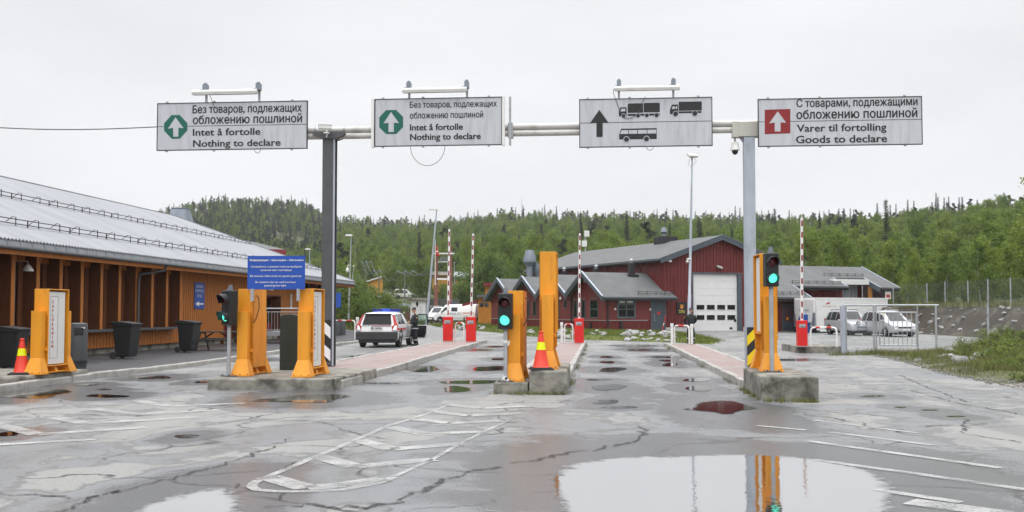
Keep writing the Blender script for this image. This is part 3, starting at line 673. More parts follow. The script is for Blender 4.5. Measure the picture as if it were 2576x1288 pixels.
# ---- overhead signs
def octagon(z): return z
SIGNS = []
def road_sign(label, mp, panel, sym, lines, seam, lamp=None, tilt=0., frame=None, off=.32, loops=()):
    """mp: enlargement -> photo; panel: x0,y0,x1,y1 in the enlargement"""
    x0, y0, x1, y1 = panel; cx, cy = mp((x0 + x1) / 2, (y0 + y1) / 2); sp = Space(cx, cy, off=off)
    def q(x, y): return sp(*mp(x, y))
    t = thing('road_sign', label, 'road sign', sp.o, LR)
    a, b = q(x0, y1), q(x1, y0)
    mb = MB(); mb.b2((a[0], 0, a[1]), (b[0], .05, b[1])); mb.build('sign_panel', M['signgrey'], t)
    e = .018
    mb = MB()
    for lo, hi in (((a[0] - e, -.012, b[1]), (b[0] + e, .055, b[1] + e)), ((a[0] - e, -.012, a[1] - e), (b[0] + e, .055, a[1])), ((a[0] - e, -.012, a[1]), (a[0], .055, b[1])), ((b[0], -.012, a[1]), (b[0] + e, .055, b[1]))): mb.b2(lo, hi)
    mb.build('sign_edge', M['ink'], t)
    if frame:
        for xx in (a[0] - e - .085, b[0] + e): mb = MB(); mb.b2((xx, -.03, a[1] - .04), (xx + .07, .08, b[1] + .02)); mb.build('side_channel', M['whitepaint'], t)
    if seam:
        s = q(x0, seam)[1]; mb = MB(); mb.b2((a[0], -.003, s - .008), (b[0], .001, s + .008)); mb.build('seam', M['darkpost'], t)
    bg, poly, arrow, am = sym
    if poly:
        mb = MB(); pts = [q(*p) for p in poly]; mb.add([(p[0], -.004, p[1]) for p in pts], [tuple(range(len(pts)))]); mb.build('symbol_field', M[bg], t)
    mb = MB()
    tip, hr, nr, sr, sl_, nl, hl = [q(*p) for p in arrow]
    V = [(p[0], -.007, p[1]) for p in (tip, hr, nr, sr, sl_, nl, hl)]
    mb.add(V, [(0, 6, 5), (0, 5, 2), (0, 2, 1), (5, 4, 3, 2)]); mb.build('arrow_symbol', M[am], t)
    if lines:
        mb = MB()
        for s, lx0, lx1, base, cap, bold in lines:
            p0, p1 = q(lx0, base), q(lx1, base); text(mb, s, p0[0], p1[0], p0[1], abs(q(lx0, base - cap)[1] - p0[1]), bold=bold)
        mb.build('lettering', M['ink'], t)
    if lamp:
        lx0, lx1, ly0, ly1, s0, s1 = lamp
        p0, p1 = q(lx0, (ly0 + ly1) / 2), q(lx1, (ly0 + ly1) / 2); r = abs(q(lx0, ly0)[1] - q(lx0, ly1)[1]) / 2
        yy = -.10
        mb = MB(); mb.cyl((p0[0], yy, p0[1]), (p1[0], yy, p1[1]), r, n=16); lt = mb.build('light_tube', M['whitepaint'], t, smooth=40)
        mb = MB(); mb.b2((p0[0] + .02, yy - r * .8, p0[1] - r * 1.08), (p1[0] - .02, yy + r * .8, p0[1] - r * .55)); mb.build('tube_tray', M['pipe'], lt)
        for sx in (s0, s1):
            xx = q(sx, ly0)[0]
            mb = MB(); mb.b2((xx - .028, .0, b[1] + e), (xx + .028, .05, p0[1] + r + .10)); mb.build('lamp_stand', M['galv'], t)
            mb = MB(); mb.b2((xx - .055, yy - .03, p0[1] + r * .6), (xx + .055, .055, p0[1] + r + .15)); mb.b2((xx - .12, yy - .02, p0[1] + r * .9), (xx + .02, yy + .02, p0[1] + r * 1.2)); mb.b2((xx - .03, yy, p0[1] + r + .15), (xx + .03, .03, p0[1] + r + .19)); mb.build('lamp_bracket', M['ducts'], t)
    for f in (.06, .38, .9):
        xx = a[0] + (b[0] - a[0]) * f
        for lo, hi in ((a[1] - e - .035, a[1] - e), (b[1] + e, b[1] + e + .04)): mb = MB(); mb.b2((xx - .03, .0, lo), (xx + .03, .05, hi)); mb.build('edge_clip', M['galv'], t)
    for lw in loops:
        mb = MB(); pts = [q(*p) for p in lw]
        sm = []
        for i in range(len(pts) - 1):
            for j in range(4):
                u = j / 4; sm.append(Vector((pts[i][0] * (1 - u) + pts[i + 1][0] * u, -.02, pts[i][1] * (1 - u) + pts[i + 1][1] * u)))
        mb.tube(sm + [Vector((pts[-1][0], -.02, pts[-1][1]))], .008, 5); mb.build('loose_wire', M['wire'], t)
    SIGNS.append((t, q)); return t, q
z1m = lambda x, y: (377.4 + x * .19534, 201.3 + y * .19534)
z2m = lambda x, y: (880.6 + x * .19534, 201.3 + y * .19534)
z3m = lambda x, y: (1383.8 + x * .19534, 188.7 + y * .19534)
z4m = lambda x, y: (1824.1 + x * .2051, 213.9 + y * .2051 + (x - 415) * .2051 * .012)
arc = lambda cx, cy, rx, ry, n=12: [(cx + rx * math.cos(math.pi * (1 + i / n)), cy - ry * math.sin(math.pi * (1 + i / n))) for i in range(n + 1)]
road_sign('long grey sign with green octagon arrow and two-part panel, where the cable ends', z1m, (98, 290, 2018, 888),
    ('green', [(275, 438), (380, 438), (480, 545), (483, 640), (385, 745), (283, 745), (183, 640), (180, 545)], [(328, 468), (434, 610), (367, 604), (368, 718), (303, 718), (300, 604), (231, 614)], 'signgrey'),
    [('Без товаров, подлежащих', 545, 1953, 420, 103, .022), ('обложению пошлиной', 550, 1958, 558, 110, .022), ('Intet å fortolle', 553, 1423, 709, 86, .022), ('Nothing to declare', 557, 1685, 853, 84, .022)], 585,
    (560, 1395, 130, 193, 718, 1400), loops=[arc(1390, 890, 41, 56), [(770, 195), (838, 362)]])
road_sign('white-framed grey sign with a green octagon arrow just right of the dark post', z2m, (325, 238, 1950, 838),
    ('green', [(462, 376), (592, 376), (683, 466), (684, 598), (597, 686), (468, 686), (377, 598), (377, 468)], [(527, 402), (632, 548), (565, 541), (565, 660), (496, 660), (496, 541), (429, 549)], 'signgrey'),
    [('Без товаров, подлежащих', 768, 1890, 352, 78, .018), ('обложению пошлиной', 770, 1715, 491, 82, .018), ('Intet å fortolle', 770, 1455, 643, 77, .03), ('Nothing to declare', 773, 1685, 767, 77, .03)], None,
    (682, 1512, 105, 168, 760, 1505), frame=True, loops=[arc(1003, 845, 222, 258, 16)])
t3, q3 = road_sign('grey sign with black truck and bus symbols between the red-brown hall and twin pipes', z3m, (384, 305, 2082, 914),
    (None, None, [(634, 438), (757, 612), (677, 603), (677, 788), (597, 788), (597, 603), (512, 612)], 'ink'), [], 605,
    (828, 1670, 148, 208, 888, 1590), loops=[arc(1284, 915, 48, 55), [(828, 172), (815, 185), (820, 240), (850, 320), (880, 400), (905, 470), (940, 530), (975, 553), (1030, 552), (1110, 520), (1150, 480), (1180, 400), (1200, 330), (1230, 280)]])
t3['label'] = 'grey sign showing black truck and bus symbols beside a black arrow'
mb = MB(); mw = MB()
def rect(m, x0, y0, x1, y1, y=-.005, r=0):
    p = [(x0, y1), (x1, y1), (x1, y0 + r), (x1 - r, y0), (x0 + r, y0), (x0, y0 + r)] if r else [(x0, y1), (x1, y1), (x1, y0), (x0, y0)]
    pts = [q3(*a) for a in p]; m.add([(a[0], y, a[1]) for a in pts], [tuple(range(len(pts)))])
def pol(m, p, y=-.005):
    pts = [q3(*a) for a in p]; m.add([(a[0], y, a[1]) for a in pts], [tuple(range(len(pts)))])
def disc(m, x, y_, r, y): pol(m, [(x + r * math.cos(2 * math.pi * i / 24), y_ - r * math.sin(2 * math.pi * i / 24)) for i in range(24)], y)
rect(mb, 1001, 363, 1199, 484, r=12); rect(mb, 1207, 360, 1414, 481, r=12); rect(mb, 1001, 498, 1414, 523)
pol(mb, [(888, 526), (887, 462), (905, 412), (978, 410), (986, 418), (986, 528)]); pol(mw, [(906, 464), (920, 430), (970, 429), (970, 464)], -.008)
for x, y, r in ((945, 522, 26), (1134, 522, 25), (1247, 521, 25), (1373, 520, 27)): disc(mw, x, y, r + 6, -.008); disc(mb, x, y, r, -.011)
rect(mb, 1658, 353, 1955, 468, r=4); rect(mb, 1655, 477, 1948, 500); pol(mb, [(1543, 508), (1546, 450), (1568, 392), (1582, 387), (1650, 388), (1650, 510)])
pol(mw, [(1568, 445), (1580, 411), (1606, 411), (1606, 445)], -.008); rect(mw, 1617, 411, 1638, 444, -.008)
for x, y, r in ((1617, 507, 32), (1863, 505, 32)): disc(mw, x, y, r + 6, -.008); disc(mb, x, y, r, -.011)
pol(mb, [(889, 825), (889, 765), (914, 687), (1372, 686), (1372, 825)])
pol(mw, [(902, 755), (920, 706), (1003, 706), (1003, 755)], -.008)
for x0, x1 in ((1012, 1121), (1131, 1244), (1253, 1366)): rect(mw, x0, 706, x1, 755, -.008)
for x, y, r in ((983, 825, 32), (1240, 823, 32)): disc(mw, x, y, r + 8, -.008); disc(mb, x, y, r, -.011)
mb.build('vehicle_symbols', M['ink'], t3); mw.build('symbol_gaps', M['signgrey'], t3)
road_sign('grey sign with a red square arrow at the right end of the gantry', z4m, (412, 138, 2410, 734),
    ('signred', [(487, 287), (802, 278), (797, 578), (485, 588)], [(647, 307), (747, 448), (680, 444), (678, 555), (607, 555), (608, 445), (538, 456)], 'signgrey'),
    [('С товарами, подлежащими', 878, 2365, 257, 98, .022), ('обложению пошлиной', 875, 2360, 402, 110, .022), ('Varer til fortolling', 878, 1978, 560, 87, .022), ('Goods to declare', 865, 1983, 700, 88, .022)], 436)
# cable from the left sign out of the picture, small cameras
a, b = P(398, 319, 27.0), P(-120, 314, 26.0)
mb = MB(); mb.tube([a.lerp(b, i / 10) - Vector((0, 0, .10 * math.sin(math.pi * i / 10))) for i in range(11)], .014, 6)
tag(mb.build('overhead_cable', M['wire']), 'thin black cable running left from the first overhead sign', 'cable')
t = thing('dome_camera', 'white dome camera on a bent arm below the beige gantry box', 'camera', P(1849, 375, 25.75), LR)
mb = MB(); mb.lathe([(.03, .20), (.05, .18), (.09, .16), (.105, .05), (.12, .0), (.125, -.03), (.085, -.04)], 18); mb.build('housing', M['whitepaint'], t, smooth=40)
mb = MB(); mb.ell((0, 0, -.06), (.08, .08, .09), 14, 8); mb.build('dome', M['black'], t, smooth=60)
mb = MB(); mb.tube([(0, 0, .19), (0, 0, .30), (.02, 0, .34), (.12, 0, .35), (.25, 0, .33)], .025, 8); mb.prism([(.08, .33), (.27, .36), (.27, .02), (.22, .14)], 1, -.02, .02); mb.build('arm', M['galv'], t, smooth=40)
t = thing('bullet_camera', 'white box camera pointing left on the dark post head', 'camera', P(818, 329, 26.35), LR)
mb = MB(); mb.box((0, 0, .10), (.34, .12, .10), R(12)); mb.box((.0, 0, .16), (.36, .15, .02), R(12)); mb.build('housing', M['whitepaint'], t, bevel=.008)
mb = MB(); mb.box((-.14, -.055, .10), (.06, .02, .07), R(12)); mb.build('lens', M['black'], t)
mb = MB(); mb.cyl((.04, 0, .05), (.04, 0, -.05), .022); mb.box((.04, .0, -.06), (.15, .1, .025)); mb.cyl((.06, 0, -.06), (.02, .06, -.16), .02); mb.build('bracket', M['whitepaint'], t)
# ------------------------------------------------------------------ orange radiation scanners
def scanner(label, x, y, z, H, side, tall=False, rz=LR, sep=.53, wire=False):
    t = thing('radiation_scanner', label, 'scanner', (x, y, z), rz, 'orange radiation scanners')
    w, l = .17, .42; zb = .16 if not tall else H * .31
    o = M['orange']; th = .022
    mb = MB()
    mb.b2((-w * side, -l, zb), (-w * side + th * side, l, H))                # closed back
    mb.b2((-w, -l, zb), (w, -l + th, H)); mb.b2((-w, l - th, zb), (w, l, H)); mb.b2((-w, -l + th, H - th), (w, l - th, H)); mb.b2((-w, -l + th, zb), (w, l - th, zb + th))
    mb.build('cabinet', o, t, bevel=.006)
    mb = MB(); mb.b2((w * side * .15, -l + th + .05, zb + th + .02), (w * side * .72, l - th - .07, H - th - .04)); pan = mb.build('detector_panel', M['white'], t, bevel=.004)
    if not tall:
        mb = MB(); X = w * side * .72 + .003 * side; zz = H - .24; ch = (H - zb - .62) / 11
        for i, c in enumerate('EXPLORANIUM'):
            vs, fs = text_geo(c, .02); cx = (vs[:, 0].min() + vs[:, 0].max()) / 2
            for w_ in (-.005, 0, .005): mb.add([(X + w_ * .1, w_ + (-.17 + (v[0] - cx) * ch * 1.05) if side > 0 else (.17 - (v[0] - cx) * ch * 1.05), zz - ch * (i + .8) + v[1] * ch * 1.0) for v in vs], fs if side > 0 else fs)
        mb.build('lettering', M['redink'], pan)
        mb = MB(); yc = -.12
        for lo, hi in (((yc - .15, zb + .17), (yc - .145, H - .16)), ((yc + .15, zb + .17), (yc + .155, H - .16)), ((yc - .15, zb + .17), (yc + .155, zb + .175)), ((yc - .15, H - .165), (yc + .155, H - .16))):
            mb.b2((X - .001 * side, lo[0], lo[1]), (X + .001 * side, hi[0], hi[1]))
        mb.build('border_line', M['ink'], pan)
    hc = H * (.74 if not tall else .63); cw = .115; zf = .36
    for s in (-1, 1):
        mb = MB(); y0, y1 = s * (l + .01), s * (sep + .09)
        mb.b2((-cw, min(y0, y1), zf), (cw, max(y0, y1), hc))
        yo, ysk = s * (sep + .09), s * (sep + .20)
        A_ = [(-.205, min(y0, ysk), .03), (.205, min(y0, ysk), .03), (.205, max(y0, ysk), .03), (-.205, max(y0, ysk), .03)]
        B_ = [(-cw, min(y0, yo), zf), (cw, min(y0, yo), zf), (cw, max(y0, yo), zf), (-cw, max(y0, yo), zf)]
        mb.hexa(A_ + B_); mb.b2((-.215, min(y0, s * (sep + .21)), 0), (.215, max(y0, s * (sep + .21)), .028))
        mb.b2((-.15, s * l - .01, .16 if not tall else .4), (.15, s * l + .01 * s, hc - .1))
        c_ = mb.build('support_column', o, t, bevel=.005)
        mb = MB()
        for bx in (-.16, 0, .16): mb.cyl((bx, s * (sep + .185), .028), (bx, s * (sep + .185), .055), .016, n=6)
        mb.build('bolt', M['rust'], c_)
    if tall:
        mb = MB(); mb.b2((-.05, -l, .05), (-.02, l, zb)); mb.b2((-.12, -l, .0), (.12, l, .03)); mb.build('web_plate', o, t, bevel=.004)
    else:
        mb = MB(); mb.b2((-.16, -l, .02), (.16, l, .045)); mb.prism([(-.15, .045), (.15, .045), (.1, .15), (-.1, .15)], 1, -.05, .05); mb.build('base_plate', o, t)
    mb = MB(); mb.b2((cw, -l - .04, H * .27), (cw + .05, -l + .02, H * .27 + .07)); mb.build('latch', M['orange'], t, bevel=.004)
    if wire:
        mb = MB(); mb.tube([(.16, -.2, H * .93), (.24, -.3, H * .9), (.27, -.34, H * .78), (.22, -.38, H * .66), (.14, -.4, H * .58)], .011, 6); mb.build('black_cable', M['black'], t, smooth=50)
        mb = MB(); mb.tube([(.15, -.30, H * .95), (.19, -.36, H * .9), (.12, -.46, H * .84), (.02, -.5, H * .76), (-.1, -.46, H * .74)], .008, 5); mb.build('yellow_cable', M['coneyel'] if False else M['orange'], t)
    return t
scanner('orange scanner with EXPLORANIUM panel standing beside cone and round litter bin', -10.27, 22.2, .24, 1.86, 1)
scanner('orange scanner with closed back under the left half of the blue information sign', -5.70, 21.85, .23, 1.86, -1, wire=True)
scanner('orange scanner with white panel under the right half of the blue information sign', -4.33, 21.5, .23, 1.86, 1)
scanner('short orange scanner directly behind the middle traffic light', .10, 20.35, .22, 1.80, -1, wire=True)
scanner('tall orange scanner behind the cone on the narrow concrete block', .76, 20.45, .46, 2.35, 1, True, sep=.50)
scanner('tall orange scanner between the striped post and the right traffic light', 5.09, 19.98, .44, 2.31, -1, True, sep=.56)
# ------------------------------------------------------------------ traffic lights
def traffic_light(label, x, y, z, top, hh, rz):
    t = thing('traffic_light', label, 'traffic light', (x, y, z), rz, 'traffic lights at the lane heads')
    zb = top - hh; w = hh * .40
    mb = MB(); mb.cyl((0, 0, .02), (0, 0, zb - .04), .042, n=14); mb.build('pole', M['galv'], t, smooth=40)
    mb = MB(); mb.b2((-.15, -.11, 0), (.15, .11, .022))
    for a in (-.11, .11): mb.cyl((a, -.07, .022), (a, -.07, .05), .014, n=6)
    mb.build('foot_plate', M['darkpost'], t)
    mb = MB(); mb.b2((-w / 2, -.10, zb), (w / 2, .10, top)); h = mb.build('signal_head', M['black'], t, bevel=.02)
    mb = MB(); mb.b2((-.05, -.04, top), (.05, .05, top + .04)); mb.b2((-.03, -.01, top + .03), (.035, .05, top + .12)); mb.cyl((0, 0, zb), (0, 0, zb - .09), .05, .035, 12); mb.build('mounting', M['ducts'], t)
    for i, (mn, nm) in enumerate((('lensred', 'red_lens'), ('lensgreen', 'green_lens'))):
        zc = top - hh * (.26 + .49 * i); r = w * .37
        mb = MB(); mb.lathe([(r * .96, 0), (r * .8, .015), (r * .45, .028), (.004, .033)], 22); l = mb.build(nm, M[mn], h, smooth=50, loc=(0, -.102, zc)); l.rotation_euler = (R(90), 0, 0)
        mb = MB(); n = 20; D = hh * .27; vs = []
        for rr in (r * 1.16, r * 1.08):
            for k in range(n + 1):
                a = R(-35) + R(250) * k / n
                dd = D * (.55 + .45 * max(0, math.sin(a)))
                vs += [(rr * math.cos(a), -.10, zc + rr * math.sin(a)), (rr * math.cos(a) * .97, -.10 - dd, zc + rr * math.sin(a) * .97 - .015)]
        o2 = 2 * (n + 1)
        fs = [(2 * k, 2 * k + 1, 2 * k + 3, 2 * k + 2) for k in range(n)] + [(o2 + 2 * k + 2, o2 + 2 * k + 3, o2 + 2 * k + 1, o2 + 2 * k) for k in range(n)] + [(2 * k + 1, o2 + 2 * k + 1, o2 + 2 * k + 3, 2 * k + 3) for k in range(n)]
        mb.add(vs, fs); mb.build('visor', M['black'], h, smooth=60)
        mb = MB(); mb.lathe([(r * .98, -.002), (r * 1.18, -.002), (r * 1.18, .012), (r * .98, .012)], 24, caps=False); rg = mb.build('lens_ring', M['black'], h, loc=(0, -.10, zc)); rg.rotation_euler = (R(90), 0, 0)
    return t
def tl(label, bx, by, z, ty, hh, rz):
    g = G(bx, by, z); top = P(bx, ty, g.y).z - z; return traffic_light(label, g.x, g.y, z, top, hh, rz)
tl('traffic light turned to the left in front of the orange board wall', 575, 947, .23, 731, .73, R(-38))
tl('traffic light with white tape on its pole at the low middle slab', 1272, 961, .22, 738, .70, R(-9))
tl('traffic light facing forward on the large right concrete block', 1942, 936, .44, 637, .645, R(2))
mb = MB(); g = G(1272, 961, .22)
mb.cyl((g.x, g.y, .98), (g.x, g.y, 1.04), .046, n=12); mb.box((g.x + .06, g.y - .04, .98), (.03, .01, .10), ry=R(20)); mb.box((g.x - .02, g.y - .05, .30), (.10, .03, .08), ry=R(25)); mb.box((g.x + .03, g.y - .05, .27), (.06, .03, .10), ry=R(-25))
tag(mb.build('barrier_tape', M['whitepaint']), 'scraps of white tape tied round the middle traffic light pole', 'tape')
# ------------------------------------------------------------------ blue information sign
sp = Space(694.5, 685.5, R(-3), Y=21.0)
t = thing('information_sign', 'blue information sign with white text on top of two orange scanners', 'sign', sp.o, R(-3))
a, b = sp(622.5, 728), sp(767, 643.5)
mb = MB(); mb.b2((a[0], 0, a[1]), (b[0], .02, b[1])); mb.build('sign_panel', M['blue'], t)
mb = MB(); m3 = lambda x, y: sp(503.2 + x * .2930, 597.6 + y * .2930)
for s, x0, x1, base, cap, bold in (('Информация – Informasjon – Information', 427, 888, 202, 18, .03), ('Оставайтесь в машине пока не пройдете', 435, 875, 257, 16, .012), ('зеленый свет светофора', 518, 787, 287, 16, .012),
        ('Bli sittende i bilen til de har passert grønt lys', 432, 872, 338, 16, .012), ('Be seated in the car until you have', 477, 822, 390, 16, .012), ('passed green light', 555, 742, 419, 16, .012)):
    p0, p1 = m3(x0, base), m3(x1, base); text(mb, s, p0[0], p1[0], p0[1], m3(x0, base - cap)[1] - p0[1], bold=bold)
mb.build('lettering', M['whiteink'], t)
for x in (450, 845):
    p0, p1 = m3(x - 13, 545), m3(x + 13, 440); mb = MB(); mb.b2((p0[0], -.012, p0[1]), (p1[0], .03, p1[1])); br = mb.build('bracket', M['galv'], t)
    mb = MB()
    for i in range(4): mb.cyl((p0[0] + .05, -.012, p0[1] + .1 + i * .06), (p0[0] + .05, -.016, p0[1] + .1 + i * .06), .008, n=8)
    mb.build('slot', M['ink'], br)
# ------------------------------------------------------------------ lift barriers
def barrier(label, bx, by, z, w, ytop, tipx, tipy, rz=LR, dashes=9, lean=0.):
    g = G(bx, by, z); top = P(bx, ytop, g.y).z - z
    t = thing('lift_barrier', label, 'barrier', g, rz, 'red lift barriers with raised booms')
    mb = MB(); mb.b2((-w / 2, -.17, .0), (w / 2, .17, top)); mb.build('cabinet', M['barrier'], t, bevel=.015)
    mb = MB(); mb.b2((-w * .34, -.178, top * .72), (w * .30, -.171, top * .86)); pl = mb.build('plate', M['galv'], t)
    mb = MB(); mb.b2((-w * .2, -.181, top * .735), (w * .26, -.179, top * .77)); mb.build('plate_text', M['darkpost'], pl)
    mb = MB(); mb.b2((-w / 2 - .01, -.18, -.02), (w / 2 + .01, .18, .012)); mb.build('foot_plate', M['galv'], t)
    tip = P(tipx, tipy, g.y) - g; L_ = tip.length; d = tip.normalized()
    ex = tip.x; b0 = Vector((0, -.02, top - .1)); b1 = Vector((tip.x, -.02, tip.z))
    dv = (b1 - b0); n = dv.normalized(); sx = Vector((n.z, 0, -n.x)); hw = .055
    mb = MB(); mb.hexa([b0 - sx * hw + Vector((0, -.03, 0)), b0 + sx * hw + Vector((0, -.03, 0)), b0 + sx * hw + Vector((0, .03, 0)), b0 - sx * hw + Vector((0, .03, 0)), b1 - sx * hw * .8 + Vector((0, -.03, 0)), b1 + sx * hw * .8 + Vector((0, -.03, 0)), b1 + sx * hw * .8 + Vector((0, .03, 0)), b1 - sx * hw * .8 + Vector((0, .03, 0))])
    bm = mb.build('boom', M['boomwhite'], t, bevel=.01)
    mb = MB(); ln = dv.length
    for i in range(dashes):
        c = ln * (i + .62) / (dashes + .1); h = ln / dashes * .24
        if c + h > ln: continue
        p = [b0 + n * (c - h) + sx * .005 - sx * .032, b0 + n * (c - h) + sx * .037, b0 + n * (c + h) + sx * .037, b0 + n * (c + h) + sx * .005 - sx * .032]
        mb.add([q + Vector((0, -.034, 0)) for q in p], [(0, 1, 2, 3)])
    mb.build('red_dashes', M['boomred'], bm)
    return t
barrier('red barrier cabinet beside the police car, left one of the pair', 1127, 858, .16, .46, 797, 1130.5, 577)
barrier('red barrier cabinet right of the first, nearer the white van', 1185, 859.5, .16, .46, 797.5, 1190.5, 588)
barrier('red barrier cabinet in front of the red gabled annex', 1457, 863, .16, .43, 801, 1458.5, 587)
barrier('red barrier cabinet by the blue bin and white container', 2017.5, 871, .27, .37, 806, 2016.5, 548, dashes=9)
# ------------------------------------------------------------------ hoops and posts
def hoop(label, x0, y0, x1, y1, z, ytop, red):
    a, b = G(x0, y0, z), G(x1, y1, z); h = P(x0, ytop, a.y).z - z
    t = thing('hoop_rail', label, 'rail', a, math.atan2(b.y - a.y, b.x - a.x), 'white hoop rails'); L_ = (b - a).length; r = .035; c = .14
    pts = [(0, 0, 0), (0, 0, h - c), (.03, 0, h - .05), (.08, 0, h - .015), (c + .02, 0, h), (L_ - c - .02, 0, h), (L_ - .08, 0, h - .015), (L_ - .03, 0, h - .05), (L_, 0, h - c), (L_, 0, 0)]
    mb = MB(); mb.tube(pts, r, 10); mb.build('tube', M['whitepaint'], t, smooth=50)
    mb = MB()
    for f0, f1 in red: mb.cyl((L_ * f0, 0, h), (L_ * f1, 0, h), r + .004, n=10)
    mb.build('red_band', M['redpaint'], t, smooth=50)
hoop('white hoop rail between two red barrier cabinets', 1145.5, 858, 1167, 858.5, .16, 812, [(.28, .72)])
hoop('white hoop rail left of the single red barrier by the annex', 1420.5, 862, 1441, 862.5, .16, 815, [(.3, .75)])
hoop('white hoop rail in front of the standing officer', 1697, 864, 1734, 865.5, .16, 819, [(.3, .66)])
hoop('wide white hoop rail between red barrier and fence gate post', 2040, 871.5, 2105, 872.5, .27, 823.5, [(.2, .36), (.62, .8)])
hoop('long red and white hoop rail left of the police car', 800, 858, 892.5, 860, .0, 806, [(.55, .66), (.78, .93), (.3, .42)])
def bollard(label, x, y, z, yt):
    g = G(x, y, z); h = P(x, yt, g.y).z - z; t = thing('bollard', label, 'bollard', g, LR, 'white square posts')
    mb = MB(); mb.b2((-.052, -.052, 0), (.052, .052, h - .10)); mb.build('post', M['whitepaint'], t, bevel=.01)
    mb = MB(); mb.b2((-.068, -.068, h - .16), (.068, .068, h)); mb.build('cap', M['whitepaint'], t, bevel=.012)
bollard('white square post at the left end of the right island', 1690.5, 865, .16, 813.5)
bollard('white square post right in front of the standing officer', 1740.5, 865.5, .16, 815)
bollard('white square post close to the police car left rear', 899, 857.5, .1, 798)
bollard('white square post behind the tall orange scanner', 1413, 861, .16, 811)
# ------------------------------------------------------------------ traffic cones
def cone(label, x, y, z, ytop):
    g = G(x, y, z); h = P(x, ytop, g.y).z - z; t = thing('traffic_cone', label, 'traffic cone', g, R(8), 'red and yellow traffic cones')
    mb = MB(); mb.b2((-.22, -.22, 0), (.22, .22, .035)); mb.b2((-.19, -.19, .035), (.19, .19, .055)); mb.build('base', M['rubber'], t, bevel=.012)
    def r(f): return .155 + (.035 - .155) * f + .02 * max(0, .15 - f) / .15
    mb = MB(); mb.lathe([(r(0), .055), (r(.08), h * .1), (r(.5), h * .52)], 20, caps=False); mb.lathe([(r(.70), h * .72), (r(.93), h * .93), (.042, h * .935), (.048, h * .95), (.045, h * .985), (.03, h)], 20, caps=False); mb.build('body', M['conered'], t, smooth=35)
    mb = MB(); mb.lathe([(r(.5) + .002, h * .52), (r(.70) + .002, h * .72)], 20, caps=False); mb.build('reflective_band', M['coneyel'], t, smooth=35)
cone('red traffic cone with yellow band on the far left slab', 54, 942, .24, 851)
cone('red traffic cone with yellow band on the tall narrow block', 1361, 930.5, .46, 833)
# ------------------------------------------------------------------ bins
def wheelie(label, x, y, yt, rz, z=.1):
    g = G(x, y, z); h = P(x, yt, g.y).z - z; t = thing('wheeled_bin', label, 'bin', g, rz, 'black wheeled bins along the customs house')
    b = [(-.24, -.25, .06), (.24, -.25, .06), (.24, .22, .06), (-.24, .22, .06)]; c = [(-.29, -.36, h * .90), (.29, -.36, h * .90), (.29, .30, h * .90), (-.29, .30, h * .90)]
    mb = MB(); mb.hexa(b + c); mb.b2((-.31, -.38, h * .86), (.31, .33, h * .91)); mb.build('body', M['plasticgrey'], t, bevel=.025)
    mb = MB(); mb.prism([(-.41, h * .91), (-.40, h * .945), (.1, h), (.34, h * .99), (.36, h * .91)], 0, -.32, .32); mb.build('lid', M['plasticgrey'], t, bevel=.015)
    mb = MB(); mb.cyl((-.28, .38, h * .93), (.28, .38, h * .93), .022, n=8); mb.build('handle', M['plasticgrey'], t)
    for s in (-1, 1):
        mb = MB(); mb.cyl((s * .24, .28, .11), (s * .30, .28, .11), .11, n=16); mb.build('wheel', M['rubber'], t, smooth=40)
    return t
wheelie('black wheeled bin at the far left edge behind the cone', 24, 929, 820, R(88))
wheelie('black wheeled bin by the windows, next to the downpipe', 316, 902, 808, R(80))
wheelie('black wheeled bin below the blue entrance sign', 473, 886, 805.5, R(80))
def roundbin(label, x, y, yt, z, r=.22, mat_='binround'):
    g = G(x, y, z); h = P(x, yt, g.y).z - z; t = thing('litter_bin', label, 'litter bin', g, R(-30), 'round grey litter bins')
    mb = MB(); mb.lathe([(r * .92, .0), (r * .92, .12), (r * .98, .14), (r, .18), (r, h * .96), (r * .97, h * .98), (r * .6, h), (.01, h)], 24); mb.build('body', M[mat_], t, smooth=35)
    mb = MB(); mb.b2((-r * .5, -r * 1.03, h * .74), (r * .5, -r * .7, h * .9)); mb.build('opening', M['black'], t, bevel=.01)
    mb = MB(); mb.lathe([(r * 1.012, h * .14), (r * 1.02, h * .15), (r * 1.02, h * .19), (r * 1.012, h * .2)], 24, caps=False); mb.build('ring', M['plasticgrey'], t, smooth=35)
    return t
t = roundbin('tall round grey litter bin right of the first orange scanner', 196, 930, 812, .1)
mb = MB(); mb.b2((.05, -.213, 1.06), (.14, -.20, 1.10)); mb.build('white_sticker', M['whitepaint'], t)
t.rotation_euler.z = R(25)
roundbin('round grey litter bin right of the dark post', 858.5, 851, 804, .02, .25)
roundbin('round grey litter bin half hidden by the dark post', 846, 852, 805, .02, .23)
g = G(730, 930, .23)
t = thing('storage_locker', 'dark green rounded locker between two orange scanners', 'locker', g, LR)
mb = MB(); mb.prism([(-.21, 0), (.21, 0), (.21, 1.28), (.12, 1.305), (0, 1.315), (-.12, 1.30), (-.21, 1.27)], 1, -.16, .16); mb.build('body', M['greenbox'], t, bevel=.012)
mb = MB(); mb.b2((-.20, -.168, .05), (.20, -.160, 1.24)); mb.build('door', M['greenbox'], t, bevel=.004)
